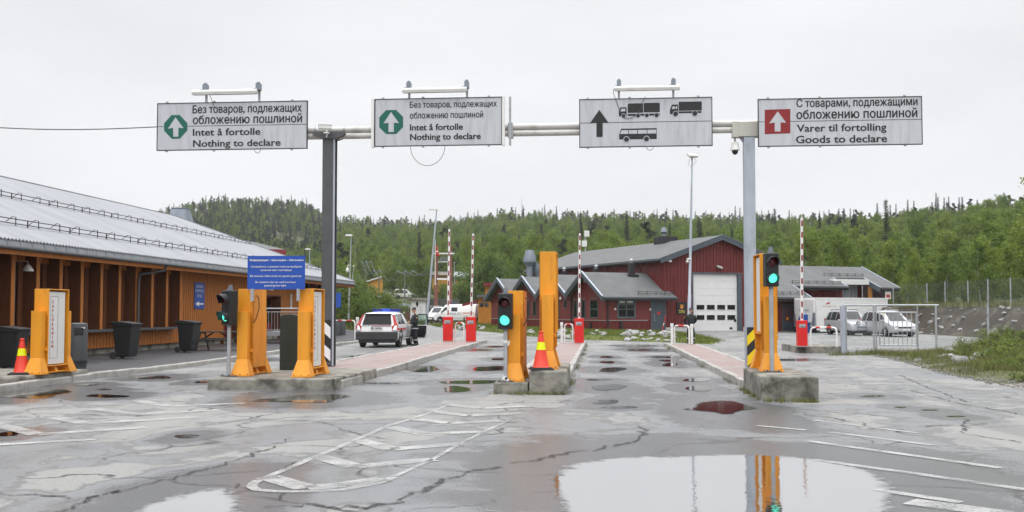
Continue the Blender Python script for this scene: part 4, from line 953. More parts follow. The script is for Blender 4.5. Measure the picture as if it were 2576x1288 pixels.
# picnic table
g = G(545, 881, .1)
t = thing('picnic_table', 'weathered wooden picnic table by the orange board wall', 'picnic table', g, R(-2))
mb = MB()
for i in range(5): mb.b2((-.85, -.36 + i * .148, .70), (.85, -.36 + i * .148 + .135, .74))
mb.build('tabletop', M['tableboard'], t)
for s in (-1, 1):
    mb = MB(); mb.b2((-.85, s * .72 - .13, .42), (.85, s * .72 + .13, .455)); mb.build('bench_seat', M['tableboard'], t)
    mb = MB(); x = s * .6
    mb.b2((x - .02, -.80, .36), (x + .02, .80, .42)); mb.b2((x - .02, -.36, .65), (x + .02, .36, .70))
    for q in (-1, 1): mb.hexa([(x + .02, q * .72 - .05, 0), (x + .06, q * .72 - .05, 0), (x + .06, q * .72 + .05, 0), (x + .02, q * .72 + .05, 0), (x + .02, q * .25 - .05, .70), (x + .06, q * .25 - .05, .70), (x + .06, q * .25 + .05, .70), (x + .02, q * .25 + .05, .70)])
    mb.build('leg_frame', M['tableboard'], t)
    mb = MB(); mb.cyl((s * .58, 0, .40), (s * .12, 0, .70), .03, n=6); mb.build('brace', M['tableboard'], t)
# ------------------------------------------------------------------ customs house on the left (local +Y runs along the lanes, wall plane x = 0)
ch = thing('customs_house', 'long orange boarded customs house under a pale corrugated metal roof', 'building', (-13.85, 42.6, 0), LR)
chm = Matrix.Translation(ch.location) @ Euler((0, 0, LR)).to_matrix().to_4x4(); chi = chm.inverted()
def wl(px_, py_=800):      # photo column -> local y on the wall plane
    k = P(px_, py_, 1).x; c, s = math.cos(LR), math.sin(LR)
    # world = (-13.85 - s*y, 42.6 + c*y)
    return (k * 42.6 + 13.85) / (-s - k * c)
YE = 23.8; YS = -26.0; EZ = 3.62; RZ = 7.3; OV = .95; HW = 8.9
F = [wl(x) for x in (8, 65, 128, 178, 226, 275, 317, 358, 395, 432)]
sp_ = (F[-1] - F[1]) / 8; FIN = [F[1] + sp_ * i for i in range(-14, 9)]
yb = FIN[-1]
# walls
mb = MB(); mb.b2((-.25, YS, .0), (-.12, YE, .32)); mb.b2((-16.0, YE - .12, 0), (-.25, YE - .0, .32)); mb.build('plinth', M['concrete'], ch)
def boards(mb, y0, y1, z0, z1, x=0., w=.115, gap=.014):
    n = max(1, int(round((y1 - y0) / w))); w = (y1 - y0) / n
    mb.b2((x - .14, y0, z0), (x - .02, y1, z1))
    for i in range(n):
        d = .0 if i % 2 else .014
        mb.b2((x - .02, y0 + i * w + gap / 2, z0), (x + d, y0 + (i + 1) * w - gap / 2, z1))
mb = MB(); boards(mb, YS, yb, .32, .96)
yd0, yd1 = wl(562), wl(597)
yw0, yw1, yw2, yw3 = wl(667), wl(703), wl(752), wl(810)
mb2 = mb
boards(mb2, yb, yd0, .32, 3.5); boards(mb2, yd1, yw0, .32, 3.5); boards(mb2, yw1 + .2, yw2, .32, 3.5); boards(mb2, yw3, YE, .32, 3.5)
boards(mb2, yd0, yd1, 2.45, 3.5); boards(mb2, yw0, yw1 + .2, 2.5, 3.5); boards(mb2, yw2, yw3, .32, 1.0); boards(mb2, YS, yb, 3.12, 3.5)
mb2.b2((-16.5, YE - .14, .32), (-.02, YE - .0, 3.5)); mb2.b2((-17, YS, 0), (-16.8, YE, 3.5))
mb2.build('wall', M['orangewood'], ch)
# window bays with deep posts
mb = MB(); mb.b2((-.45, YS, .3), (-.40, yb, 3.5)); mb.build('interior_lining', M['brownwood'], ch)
def glazing(y0, y1, z0, z1, x=-.10):
    mb = MB(); f = .05
    mb.b2((x - .05, y0, z0), (x, y0 + f, z1)); mb.b2((x - .05, y1 - f, z0), (x, y1, z1)); mb.b2((x - .05, y0 + f, z0), (x, y1 - f, z0 + f)); mb.b2((x - .05, y0 + f, z1 - f), (x, y1 - f, z1))
    w = mb.build('window', M['ducts'], ch)
    mb = MB(); mb.b2((x - .04, y0 + f, z0 + f), (x - .03, y1 - f, z1 - f)); mb.build('pane', M['glass'], w)
for i, (a, b) in enumerate(zip(FIN[:-1], FIN[1:])):
    glazing(a + .14, b - .14 - .28, .99, 3.12)
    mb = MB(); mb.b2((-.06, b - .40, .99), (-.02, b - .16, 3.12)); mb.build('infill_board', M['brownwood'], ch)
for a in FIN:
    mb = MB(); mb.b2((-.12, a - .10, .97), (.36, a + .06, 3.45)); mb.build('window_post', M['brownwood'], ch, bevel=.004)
    mb = MB(); mb.b2((.36, a - .11, .97), (.385, a + .07, 3.45)); mb.build('lit_post_board', M['orangewood'], ch)  # sunlit front edge of each post put in as a lighter orange
ysill = wl(262)
mb = MB(); mb.b2((-.1, YS, .955), (.42, FIN[-4] - .20, .99)); mb.b2((-.1, FIN[-4] + .2, .955), (.42, yb + .14, .99)); mb.b2((.36, YS, .90), (.42, FIN[-4] - .20, .955)); mb.b2((.36, FIN[-4] + .2, .90), (.42, yb + .14, .955)); mb.build('sill', M['greysill'], ch)
glazing(yw2 + .02, (yw2 + yw3) / 2 - .1, 1.0, 3.4); glazing((yw2 + yw3) / 2 + .1, yw3 - .02, 1.0, 3.4)
for y in (yw2, (yw2 + yw3) / 2, yw3):
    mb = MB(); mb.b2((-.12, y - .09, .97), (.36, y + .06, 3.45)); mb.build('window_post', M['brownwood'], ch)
for y0, y1, z1 in ((yd0, yd1, 2.45), (yw0, yw1 + .2, 2.5)):
    mb = MB(); mb.b2((-.55, y0, .1), (-.5, y1, z1)); d = mb.build('door', M['redtrim'], ch)
    mb = MB(); mb.b2((-.498, y0 + .2, 1.0), (-.49, y1 - .2, z1 - .2)); mb.build('pane', M['glass'], d)
    mb = MB(); mb.b2((-.5, y0 - .0, .1), (.02, y0 + .08, z1)); mb.b2((-.5, y1 - .08, .1), (.02, y1, z1)); mb.b2((-.5, y0 + .08, z1 - .08), (.02, y1 - .08, z1)); mb.build('door_surround', M['brownwood'], ch)
# roof
mb = MB(); SL = (RZ - EZ) / HW
per = .178; nsub = 6; ys = np.arange(YS - 1, YE + OV + .15, per / nsub)
def ztop(y): return .022 * math.cos(2 * math.pi * y / per)
vs = []; 
for y in ys:
    t = max(.02, min(HW, YE + OV + .15 - y))
    for f in (0, 1): d = t * f; vs.append((OV + .08 - d, y, EZ + .04 + SL * d + ztop(y)))
n = len(ys); mb.add(vs, [(2 * i, 2 * i + 2, 2 * i + 3, 2 * i + 1) for i in range(n - 1)])
vs = []
for y in ys:                                    # rolled end of each corrugation
    for dz in (0, -.035): vs.append((OV + .08, y, EZ + .04 + ztop(y) + dz))
mb.add(vs, [(2 * i, 2 * i + 1, 2 * i + 3, 2 * i + 2) for i in range(n - 1)])
yr = YE + OV + .15 - HW; xr_ = OV + .08 - HW; e = EZ + .04
mb.add([(OV + .08, YE + OV + .15, e), (xr_ - HW, YE + OV + .15, e), (xr_, yr, RZ + .04)], [(0, 2, 1)])
mb.add([(xr_, YS - 1, RZ + .04), (xr_ - HW, YS - 1, e), (xr_ - HW, YE + OV + .15, e), (xr_, yr, RZ + .04)], [(0, 1, 2, 3)])
rf = mb.build('roof', M['roofsheet'], ch, smooth=60)
mb = MB(); mb.tube([(xr_, YS - 1, RZ + .06), (xr_, yr, RZ + .06), (OV + .05, YE + OV + .1, EZ + .08)], .045, 6); mb.build('ridge_cap', M['flashing'], rf)
mb = MB(); y = YS
while y < YE + OV:      # slanted zinc apron under the corrugations, in lengths
    y2 = min(y + .62, YE + OV + .1); mb.add([(OV + .05, y + .01, EZ + .02), (OV + .05, y2 - .01, EZ + .02), (OV + .13, y2 - .01, EZ - .22), (OV + .13, y + .01, EZ - .22)], [(0, 3, 2, 1)]); y += .62
mb.add([(OV + .05, YE + OV + .1, EZ + .02), (-17, YE + OV + .1, EZ + .02), (-17, YE + OV + .18, EZ - .22), (OV + .13, YE + OV + .18, EZ - .22)], [(0, 1, 2, 3)])
mb.build('eaves_flashing', M['flashing'], rf)
mb = MB(); mb.tube([(OV + .14, YS, EZ - .22), (OV + .14, YE + OV + .14, EZ - .22)], .055, 8); mb.build('gutter', M['greysill'], rf)
mb = MB(); mb.b2((OV - .02, YS, EZ - .40), (OV + .03, YE + OV, EZ - .25)); mb.b2((-17, YE + OV, EZ - .40), (OV + .03, YE + OV + .05, EZ - .25)); mb.build('fascia', M['orangewood'], rf)
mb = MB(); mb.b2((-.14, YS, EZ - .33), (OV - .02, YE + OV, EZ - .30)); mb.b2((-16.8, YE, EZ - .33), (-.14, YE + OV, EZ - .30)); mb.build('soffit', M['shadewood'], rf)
for d, yend in ((1.35, YE - 1.6), (5.0, YE + OV - 5.9)):
    mb = MB(); zz = EZ + .06 + SL * d; x = OV + .08 - d
    for h in (.06, .20): mb.tube([(x, YS, zz + h), (x, yend, zz + h)], .016, 5)
    y = YS; i = 0
    while y < yend:
        mb.b2((x - .01, y - .012, zz - .03), (x + .01, y + .012, zz + .26)); mb.tube([(x, y, zz + .25), (x - .10, y, zz + .29), (x - .34, y, zz + SL * .34 - .02)], .012, 4)
        if i % 2: mb.b2((x - .012, y + .62, zz - .02), (x + .012, y + .66, zz + .2))
        y += 1.25; i += 1
    mb.build('snow_guard', M['blacksteel'], rf)
v = chi @ P(397, 545, 60.5)
mb = MB(); mb.hexa([(xr_ - .62, v.y - .6, RZ - .3), (xr_ + .62, v.y - .6, RZ - .3), (xr_ + .62, v.y + .6, RZ - .3), (xr_ - .62, v.y + .6, RZ - .3), (xr_ - .42, v.y - .4, RZ + .55), (xr_ + .42, v.y - .4, RZ + .55), (xr_ + .42, v.y + .4, RZ + .55), (xr_ - .42, v.y + .4, RZ + .55)])
mb.b2((xr_ - .45, v.y - .43, RZ + .55), (xr_ + .45, v.y + .43, RZ + .60)); mb.build('ridge_vent', M['ducts'], rf, bevel=.02)
yq = FIN[-4]
mb = MB(); mb.tube([(OV + .14, yq + 1.0, EZ - .24), (OV + .05, yq + .95, EZ - .45), (.46, yq + .1, EZ - .62), (.44, yq, EZ - .8), (.44, yq, .15)], .045, 8); mb.build('downpipe', M['greysill'], ch, smooth=50)
for pxx in (28, 655):
    yy = wl(pxx, 690); lm = MB(); zl_ = 2.85 if pxx < 100 else 2.75
    lm.lathe([(.02, .16), (.05, .15), (.15, .02), (.17, -.04), (.15, -.05)], 14, (.52, yy, zl_)); lm.tube([(.52, yy, zl_ + .16), (.52, yy, zl_ + .24), (.3, yy, zl_ + .28), (.0, yy, zl_ + .2)], .014, 6)
    lm.build('wall_lamp', M['pipe'], ch, smooth=40)
mb = MB(); yy = wl(731, 705); mb.b2((.015, yy - .13, 1.75), (.06, yy + .13, 2.6)); mb.build('notice_case', M['pipe'], ch, bevel=.01)
# entrance sign on the board wall
ya, yb2 = wl(487, 740), wl(512, 740); zt_, zb2 = P(499, 711, (chm @ Vector((0, (ya + yb2) / 2, 0))).y).z, P(499, 777, (chm @ Vector((0, (ya + yb2) / 2, 0))).y).z
es = thing('entrance_sign', 'blue entrance sign INNGANG ENTRANCE with arrow on the board wall', 'sign', chm @ Vector((.03, (ya + yb2) / 2, (zt_ + zb2) / 2)), LR + R(90))
w2, h2 = abs(yb2 - ya) / 2, (zt_ - zb2) / 2
mb = MB(); mb.b2((-w2, -.015, -h2), (w2, .0, h2)); mb.build('sign_panel', M['blue'], es)
mb = MB()
for s, f in (('INNGANG', .60), ('ENTRANCE', .27), ('ВХОД', -.10)):
    k = {'INNGANG': .68, 'ENTRANCE': .82, 'ВХОД': .45}[s]; text(mb, s, -w2 * k, w2 * k, h2 * f, h2 * .22, y=-.018, bold=.0)
mb.build('lettering', M['whiteink'], es)
mb = MB(); mb.add([(-w2 * .85, -.018, -h2 * .62), (-w2 * .1, -.018, -h2 * .42), (-w2 * .1, -.018, -h2 * .56), (w2 * .8, -.018, -h2 * .56), (w2 * .8, -.018, -h2 * .68), (-w2 * .1, -.018, -h2 * .68), (-w2 * .1, -.018, -h2 * .82)], [(0, 2, 1), (0, 5, 2), (0, 6, 5), (2, 5, 4, 3)]); mb.build('arrow_symbol', M['whiteink'], es)
# railing at the ramp
g = G(668, 864, .1); g2 = G(701, 866, .1)
rl = thing('ramp_railing', 'galvanised railing with upright bars at the customs house entrance ramp', 'railing', g, 0)
L_ = (g2 - g).length * 1.06; h = P(668, 776, g.y).z - .1
mb = MB()
for x in (0, L_): mb.cyl((x, 0, 0), (x, 0, h), .03, n=8)
mb.cyl((-.05, 0, h), (L_ + .05, 0, h), .03, n=8); mb.cyl((0, 0, h * .9), (L_, 0, h * .9), .018, n=6); mb.cyl((0, 0, h * .38), (L_, 0, h * .38), .018, n=6)
for s in (0, L_): mb.cyl((s, 0, h), (s, 1.6, h), .03, n=8)
mb.build('rail_frame', M['galv'], rl, smooth=40)
mb = MB()
for i in range(1, 11): mb.cyl((L_ * i / 11, 0, h * .38), (L_ * i / 11, 0, h * .9), .011, n=5)
mb.build('bars', M['galv'], rl)
mb = MB(); mb.b2((-.1, .02, h * .22), (L_ + .1, 1.8, h * .33)); mb.build('ramp_slab', M['galv'], rl)
# annex with dark mono-pitch roof behind the customs house
a, b = P(606, 601, 84), P(718, 628, 72)
ax = thing('annex_house', 'orange boarded annex with dark roof and red fascia behind the customs house', 'building', (0, 0, 0))
d = (b - a); d.z = 0; dn = d.normalized(); nl = Vector((-dn.y, dn.x, 0)) ; nl = nl if nl.x < 0 else -nl
mb = MB(); a0 = a - dn * 6; za = a.z + (a.z - b.z) / d.length * 6
mb.hexa([Vector((b.x, b.y, b.z - .10)), Vector((a0.x, a0.y, za - .10)), Vector((a0.x, a0.y, za - .1)) + nl * 6 , Vector((b.x, b.y, b.z - .1)) + nl * 6, b, Vector((a0.x, a0.y, za)), Vector((a0.x, a0.y, za)) + nl * 6, b + nl * 6]); mb.build('roof', M['felt'], ax)
mb = MB()
for p, q, zp, zq in ((b, a0, b.z, za),):
    mb.add([Vector((p.x, p.y, zp - .04)) - nl * .03, Vector((q.x, q.y, zq - .04)) - nl * .03, Vector((q.x, q.y, zq - .34)) - nl * .03, Vector((p.x, p.y, zp - .34)) - nl * .03], [(0, 1, 2, 3)])
pp = b + dn * .03
mb.add([Vector((pp.x, pp.y, b.z)) - nl * .03, Vector((pp.x, pp.y, b.z)) + nl * 6, Vector((pp.x, pp.y, b.z - .4)) + nl * 6, Vector((pp.x, pp.y, b.z - .4)) - nl * .03], [(0, 1, 2, 3)])
mb.build('fascia', M['redtrim'], ax)
mb = MB(); w0 = b - dn * .8 + nl * .6; w1 = a0 + nl * .6
mb.hexa([Vector((w0.x, w0.y, 0)), Vector((w1.x, w1.y, 0)), Vector((w1.x, w1.y, 0)) + nl * 5, Vector((w0.x, w0.y, 0)) + nl * 5, Vector((w0.x, w0.y, b.z - .1)), Vector((w1.x, w1.y, za - .1)), Vector((w1.x, w1.y, za - .1)) + nl * 5, Vector((w0.x, w0.y, b.z - .1)) + nl * 5]); mb.build('wall', M['orangewood'], ax)
# ------------------------------------------------------------------ the red hall (local +X along its front, +Y back along its side)
HR_ = R(23.6)
hall = thing('red_garage_hall', 'dark red boarded garage hall with four small gables and grey roofs', 'building', (10.39, 68.2, .22), HR_)
hm = Matrix.Translation(hall.location) @ Euler((0, 0, HR_)).to_matrix().to_4x4(); him = hm.inverted()
def hfront(px_, py_, yl=0.):       # photo point -> local (x, z) on the plane local y = yl
    d = Vector(ray(px_, py_)); o = Vector((0, 0, CAMH)); dl = him.to_3x3() @ d; ol = him @ o; t = (yl - ol.y) / dl.y; q = ol + dl * t; return q
def hside(px_, py_, xl=0.):
    d = Vector(ray(px_, py_)); o = Vector((0, 0, CAMH)); dl = him.to_3x3() @ d; ol = him @ o; t = (xl - ol.x) / dl.x; return ol + dl * t
HX = 9.3; HL = 22; wallz = 4.95; apz = 6.55
def vboards(mb, p0, p1, zf0, zf1, w=.14, nrm=None, gap=.02, t=.03):
    """upright boards between plan points p0 and p1; zf0/zf1 give bottom and top along it (0..1)"""
    p0, p1 = Vector(p0), Vector(p1); L_ = (p1 - p0).length; n = max(1, round(L_ / w)); d = (p1 - p0) / n; nn = Vector((d.y, -d.x)).normalized()
    for i in range(n):
        a = p0 + d * i + d * (gap / w / 2); b = p0 + d * (i + 1) - d * (gap / w / 2); f0, f1 = (i + gap / w / 2) / n, (i + 1 - gap / w / 2) / n; tt = t if i % 2 else t + .016
        q = [(a, zf0(f0)), (b, zf0(f1)), (b, zf1(f1)), (a, zf1(f0))]
        o, ii = [(p + nn * tt) for p, _ in q], [p for p, _ in q]
        mb.add([(o[k].x, o[k].y, q[k][1]) for k in range(4)] + [(ii[k].x, ii[k].y, q[k][1]) for k in range(4)], [(0, 1, 2, 3), (0, 4, 5, 1), (1, 5, 6, 2), (3, 2, 6, 7), (0, 3, 7, 4)])
gd0 = hfront(1744, 760).x; gd1 = hfront(1857, 760).x; gdz = hfront(1800, 689).z
gable = lambda f: wallz + (apz - wallz) * (1 - abs(2 * f - 1))
mb = MB()
mb.prism([(0, -.3), (gd0, -.3), (gd0, gdz), (gd1 + .32, gdz), (gd1 + .32, -.3), (HX, -.3), (HX, wallz), (HX / 2, apz), (0, wallz)], 1, .30, .02)
mb.b2((.02, .3, -.3), (.2, HL, wallz)); mb.b2((HX - .2, .3, -.3), (HX - .02, HL, wallz)); mb.prism([(0, -.3), (HX, -.3), (HX, wallz), (HX / 2, apz), (0, wallz)], 1, HL - .2, HL)
vboards(mb, (0, .02), (gd0, .02), lambda f: .32, lambda f: gable(f * gd0 / HX)); vboards(mb, (gd1 + .32, .02), (HX, .02), lambda f: .32, lambda f: gable((gd1 + .32 + f * (HX - gd1 - .32)) / HX)); vboards(mb, (gd0, .02), (gd1 + .32, .02), lambda f: gdz, lambda f: gable((gd0 + f * (gd1 + .32 - gd0)) / HX))
vboards(mb, (.02, HL), (.02, .0), lambda f: .32, lambda f: wallz, w=.2, t=.05)
mb.build('wall', M['redwood'], hall)
mb = MB(); mb.b2((-.03, -.035, -.3), (gd0 - .05, .0, .30)); mb.b2((gd1 + .4, -.035, -.3), (HX, 0, .30)); mb.build('plinth', M['pipe'], hall)
mb = MB(); mb.b2((gd0 - .02, -.03, gdz), (gd1 + .34, .2, gdz + .10)); mb.b2((gd0 - .10, -.03, -.2), (gd0, .2, gdz + .10)); mb.b2((gd1, -.01, -.2), (gd1 + .32, .28, gdz)); mb.build('door_frame', M['slatetrim'], hall)
mb = MB(); gh = gdz + .05; ns = 8
for i in range(ns):
    a = -.05 + gh * i / ns; mb.b2((gd0, .14, a + .006), (gd1, .20, a + gh / ns - .006))
mb.b2((gd0, .16, -.1), (gd1, .22, gdz)); gdo = mb.build('garage_door', M['garage'], hall, bevel=.006)
for r_ in ((769, 779), (794.5, 805)):
    for c0 in (1753, 1779, 1805, 1830.5):
        p0 = hfront(c0 - 1, r_[1], .14); p1 = hfront(c0 + 18.5, r_[0] - 2, .14)
        mb = MB(); mb.b2((p0.x - .06, .125, p0.z - .05), (p1.x + .06, .138, p1.z + .05)); w_ = mb.build('window', M['garage'], gdo)
        mb = MB(); mb.b2((p0.x, .118, p0.z), (p1.x, .124, p1.z)); mb.build('pane', M['glass'], gdo)
mb = MB(); p = hfront(1849, 806, .14); mb.cyl((p.x, .14, p.z), (p.x, .11, p.z), .11, n=12); p = hfront(1839, 826, .14); mb.b2((p.x - .12, .12, p.z - .06), (p.x + .12, .139, p.z + .08)); mb.build('vent_hole', M['black'], gdo)
# main roof
def slab(mb, a, b, c, d, t=.16, mi=0):      # four top corners (counter clockwise from above)
    v = [Vector(p) for p in (a, b, c, d)]; mb.add([p - Vector((0, 0, t)) for p in v] + v, [(3, 2, 1, 0), (4, 5, 6, 7), (0, 1, 5, 4), (1, 2, 6, 5), (2, 3, 7, 6), (3, 0, 4, 7)], mi)
ov = .42; sl_ = (apz - wallz) / (HX / 2); ez = wallz - sl_ * ov + .22; rz_ = apz + .22
mb = MB(); slab(mb, (-ov, -.4, ez), (HX / 2, -.4, rz_), (HX / 2, HL + .4, rz_), (-ov, HL + .4, ez)); slab(mb, (HX / 2, -.4, rz_), (HX + ov, -.4, ez), (HX + ov, HL + .4, ez), (HX / 2, HL + .4, rz_)); hr = mb.build('roof', M['felt'], hall)
mb = MB()
for s in (0, 1):
    xa = -ov - .02 if s == 0 else HX + ov + .02
    for dz, yy, hh in ((.02, -.44, .16), (-.15, -.42, .20)):
        pts = [(xa, ez + dz - hh), (HX / 2, rz_ + dz - hh), (HX / 2, rz_ + dz), (xa, ez + dz)]
        mb.prism(pts, 1, yy, yy + .05)
mb.b2((-ov - .05, -.4, ez - .24), (-ov, HL + .4, ez - .02)); mb.build('bargeboard', M['slatetrim'], hr)
mb = MB()
mb.prism([(-ov - .02, ez + .02), (HX / 2, rz_ + .02), (HX / 2, rz_ + .05), (-ov - .02, ez + .05)], 1, -.46, -.38); mb.prism([(HX + ov + .02, ez + .02), (HX / 2, rz_ + .02), (HX / 2, rz_ + .05), (HX + ov + .02, ez + .05)], 1, -.46, -.38); mb.build('edge_flashing', M['flashing'], hr)
mb = MB(); mb.tube([(-ov - .09, -.4, ez - .14), (-ov - .09, HL, ez - .18)], .06, 8); mb.tube([(-ov - .09, 2.9, ez - .18), (-.25, 3.0, ez - .5), (-.06, 3.0, ez - .6), (-.06, 3.0, 1.)], .04, 6); mb.build('gutter', M['blacksteel'], hr)
p = him @ P(1674, 607, 83)
xq = HX / 2; yq = 3.
while px(hm @ Vector((xq, yq, rz_)))[0] > 1675: yq += .1
mb = MB(); mb.b2((xq - .65, yq - .7, rz_ - .7), (xq + .65, yq + .7, rz_ + .38)); mb.build('roof_box', M['blacksteel'], hr, bevel=.03)
mb = MB(); mb.lathe([(.15, 0), (.15, .2), (.27, .36), (.18, .72), (.02, .74)], 14, (xq - .15, yq, rz_ + .38)); mb.build('roof_cowl', M['ducts'], hr, smooth=30)
mb = MB(); mb.cyl((xq - .7, yq, rz_), (xq - .7, yq, rz_ + 1.9), .018, n=5); mb.build('aerial', M['wire'], hr)
# side annex with four gables facing local -X
AX = -4.65; NG = 4; GW = 5.0; A0 = -.30; vz = 2.62; gz_ = 4.1; AE = A0 + NG * GW
mb = MB()
mb.b2((AX + .03, A0 + .03, -.4), (-.02, A0 + .2, vz - .12)); mb.b2((AX + .03, A0 + .2, -.4), (AX + .2, AE, vz - .2)); mb.b2((AX + .2, AE - .2, -.4), (0, AE, vz))
for i in range(NG):
    y0 = A0 + GW * i; mb.prism([(y0 + .05, vz - .25), (y0 + GW - .05, vz - .25), (y0 + GW - .05, vz - .12), (y0 + GW / 2, gz_ - .14), (y0 + .05, vz - .12)], 0, AX + .03, AX + .2)
# broad weathered boards on the middle band, upright boards above and below
zb0, zb1 = .82, 2.12
nb = 9
for i in range(nb):
    a = zb0 + (zb1 - zb0) * i / nb; b = zb0 + (zb1 - zb0) * (i + 1) / nb
    mb.b2((AX, A0 + .03, a + .006), (AX + .03, AE, b - .006), 1); mb.b2((AX, A0, a + .006), (-.02, A0 + .03, b - .006), 1)
vboards(mb, (AX + .03, AE), (AX + .03, A0), lambda f: -.3, lambda f: zb0 - .04, w=.12, t=.02); vboards(mb, (AX, A0 + .03), (0, A0 + .03), lambda f: -.3, lambda f: zb0 - .04, w=.12, t=.02); mb.b2((AX + .0, A0 + .01, zb1), (-.02, A0 + .03, vz - .12), 1)
def gtop(f):
    y = (1 - f) * NG; u = y - math.floor(y); return vz - .16 + (gz_ - vz) * (1 - abs(2 * u - 1))
vboards(mb, (AX + .03, AE), (AX + .03, A0), lambda f: zb1, gtop, w=.12, t=.045)
mb.build('annex_wall', [M['redwood'], M['redwoodpale']], hall)
mb = MB(); mb.b2((AX - .03, A0 - .03, zb0 - .045), (AX + .03, AE, zb0 - .005)); mb.b2((AX - .03, A0 - .03, zb0 - .045), (-1.45, A0 + .03, zb0 - .005)); mb.build('drip_board', M['galv'], hall)
# roofs of the gables
mb = MB(); oy = .45; sa = (gz_ - vz) / (GW / 2); xo = AX - .50
for i in range(NG):
    y0 = A0 + GW * i; ym = y0 + GW / 2
    f = oy if i == 0 else 0; b_ = oy if i == NG - 1 else 0
    slab(mb, (xo, y0 - f, vz - sa * f), (.62 if i == 0 else .1, y0 - f, vz - sa * f), (.0, ym, gz_), (xo, ym, gz_), .10)
    slab(mb, (xo, ym, gz_), (.0, ym, gz_), (.0, y0 + GW + b_, vz - sa * b_), (xo, y0 + GW + b_, vz - sa * b_), .10)
ar = mb.build('annex_roof', M['felt'], hall)
mb = MB(); mf = MB()
for i in range(NG):
    y0 = A0 + GW * i; ym = y0 + GW / 2; f = oy if i == 0 else 0; b_ = oy if i == NG - 1 else 0
    for ya_, za_, yb_, zb_3 in ((y0 - f, vz - sa * f, ym, gz_), (ym, gz_, y0 + GW + b_, vz - sa * b_)):
        mb.prism([(ya_, za_ - .30), (yb_, zb_3 - .30), (yb_, zb_3 - .06), (ya_, za_ - .06)], 0, xo - .03, xo); mb.prism([(ya_, za_ - .13), (yb_, zb_3 - .13), (yb_, zb_3 + .05), (ya_, za_ + .05)], 0, xo - .06, xo - .03)
        mf.prism([(ya_, za_ + .05), (yb_, zb_3 + .05), (yb_, zb_3 + .08), (ya_, za_ + .08)], 0, xo - .08, xo + .05)
mb.b2((xo, A0 - oy - .04, vz - sa * oy - .22), (.66, A0 - oy, vz - sa * oy + .0)); mb.build('bargeboard', M['slatetrim'], ar); mf.build('edge_flashing', M['galvpost'], ar)
mb = MB(); mb.tube([(xo, A0 - oy - .09, vz - sa * oy - .1), (.66, A0 - oy - .09, vz - sa * oy - .12)], .055, 8); mb.build('gutter', M['blacksteel'], ar)
for i in range(1, NG):
    mb = MB(); mb.cyl((AX - .06, A0 + GW * i, -.2), (AX - .06, A0 + GW * i, vz - .2), .05, n=8); mb.build('downpipe', M['blacksteel'], hall)
mb = MB(); mb.cyl((AX + .1, A0 - .07, -.2), (AX + .1, A0 - .07, vz - .4), .05, n=8); mb.build('downpipe', M['blacksteel'], hall)
mb = MB()
x0, x1 = -2.3, .5
for h in (.10, .2): mb.tube([(x0, A0 - oy + .25, vz - sa * oy + .17 + h), (x1, A0 - oy + .25, vz - sa * oy + .17 + h)], .016, 5)
for i in range(5): x = x0 + (x1 - x0) * i / 4; mb.b2((x - .015, A0 - oy + .24, vz - sa * oy + .1), (x + .015, A0 - oy + .27, vz - sa * oy + .42))
mb.build('snow_guard', M['blacksteel'], ar)
# openings of the annex
def opening(kind, plane, p0, p1, frame=.07, mull=(), trans=()):
    (xa, za), (xb, zb_) = p0, p1; xa, xb = min(xa, xb), max(xa, xb); za, zb_ = min(za, zb_), max(za, zb_)
    def bx(mb, u0, w0, u1, w1, d0, d1):
        if plane == 'near': mb.b2((u0, A0 - d1, w0), (u1, A0 - d0, w1))
        else: mb.b2((AX - d1, u0, w0), (AX - d0, u1, w1))
    mb = MB()
    bx(mb, xa, za, xa + frame, zb_, -.0, .035); bx(mb, xb - frame, za, xb, zb_, -.0, .035); bx(mb, xa + frame, za, xb - frame, za + frame, -.0, .035); bx(mb, xa + frame, zb_ - frame, xb - frame, zb_, -.0, .035)
    for m_ in mull: u = xa + (xb - xa) * m_; bx(mb, u - .03, za + frame, u + .03, zb_ - frame, 0, .03)
    for m_ in trans: w = za + (zb_ - za) * m_; bx(mb, xa + frame, w - .03, xb - frame, w + .03, 0, .028)
    o = mb.build(kind, M['slatetrim'], hall)
    mb = MB(); bx(mb, xa + frame, za + frame, xb - frame, zb_ - frame, .002, .008); mb.build('pane', M['glass'], o)
    return o
z5 = lambda x, y: (1195 + x * .2442, 566 + y * .2442)
def near(x, y): q = hfront(*z5(x, y), A0); return (q.x, q.z)
def side(x, y): q = hside(*z5(x, y), AX); return (q.y, q.z)
o = opening('window', 'near', near(1464, 962), near(1652, 765), .12, (.5,), (.48,))
mb = MB(); a, b = near(1488, 800), near(1540, 776); mb.b2((a[0], A0 - .012, a[1]), (b[0], A0 - .010, b[1])); a, b = near(1560, 800), near(1625, 776); mb.b2((a[0], A0 - .012, a[1]), (b[0], A0 - .010, b[1])); mb.build('blind', M['whitepaint'], o)
a, b = near(1825, 1088), near(1946, 758)
mb = MB(); mb.b2((a[0], A0 - .02, -.1), (b[0], A0 + .02, b[1])); d_ = mb.build('door', M['door'], hall)
mb = MB(); mb.b2((a[0] - .1, A0 - .05, -.1), (a[0], A0 + .02, b[1] + .1)); mb.b2((b[0], A0 - .05, -.1), (b[0] + .1, A0 + .02, b[1] + .1)); mb.b2((a[0], A0 - .05, b[1]), (b[0], A0 + .02, b[1] + .1)); mb.build('door_frame', M['slatetrim'], d_)
mb = MB(); mb.b2((a[0] + .12, A0 - .08, .75), (a[0] + .15, A0 - .05, 1.2)); mb.b2((a[0] + .12, A0 - .08, .75), (a[0] + .2, A0 - .02, .79)); mb.build('handle', M['galv'], d_)
mb = MB(); mb.b2((a[0] + .42, A0 - .024, 1.18), (a[0] + .62, A0 - .021, 1.38)); mb.build('red_notice', M['redpaint'], d_)
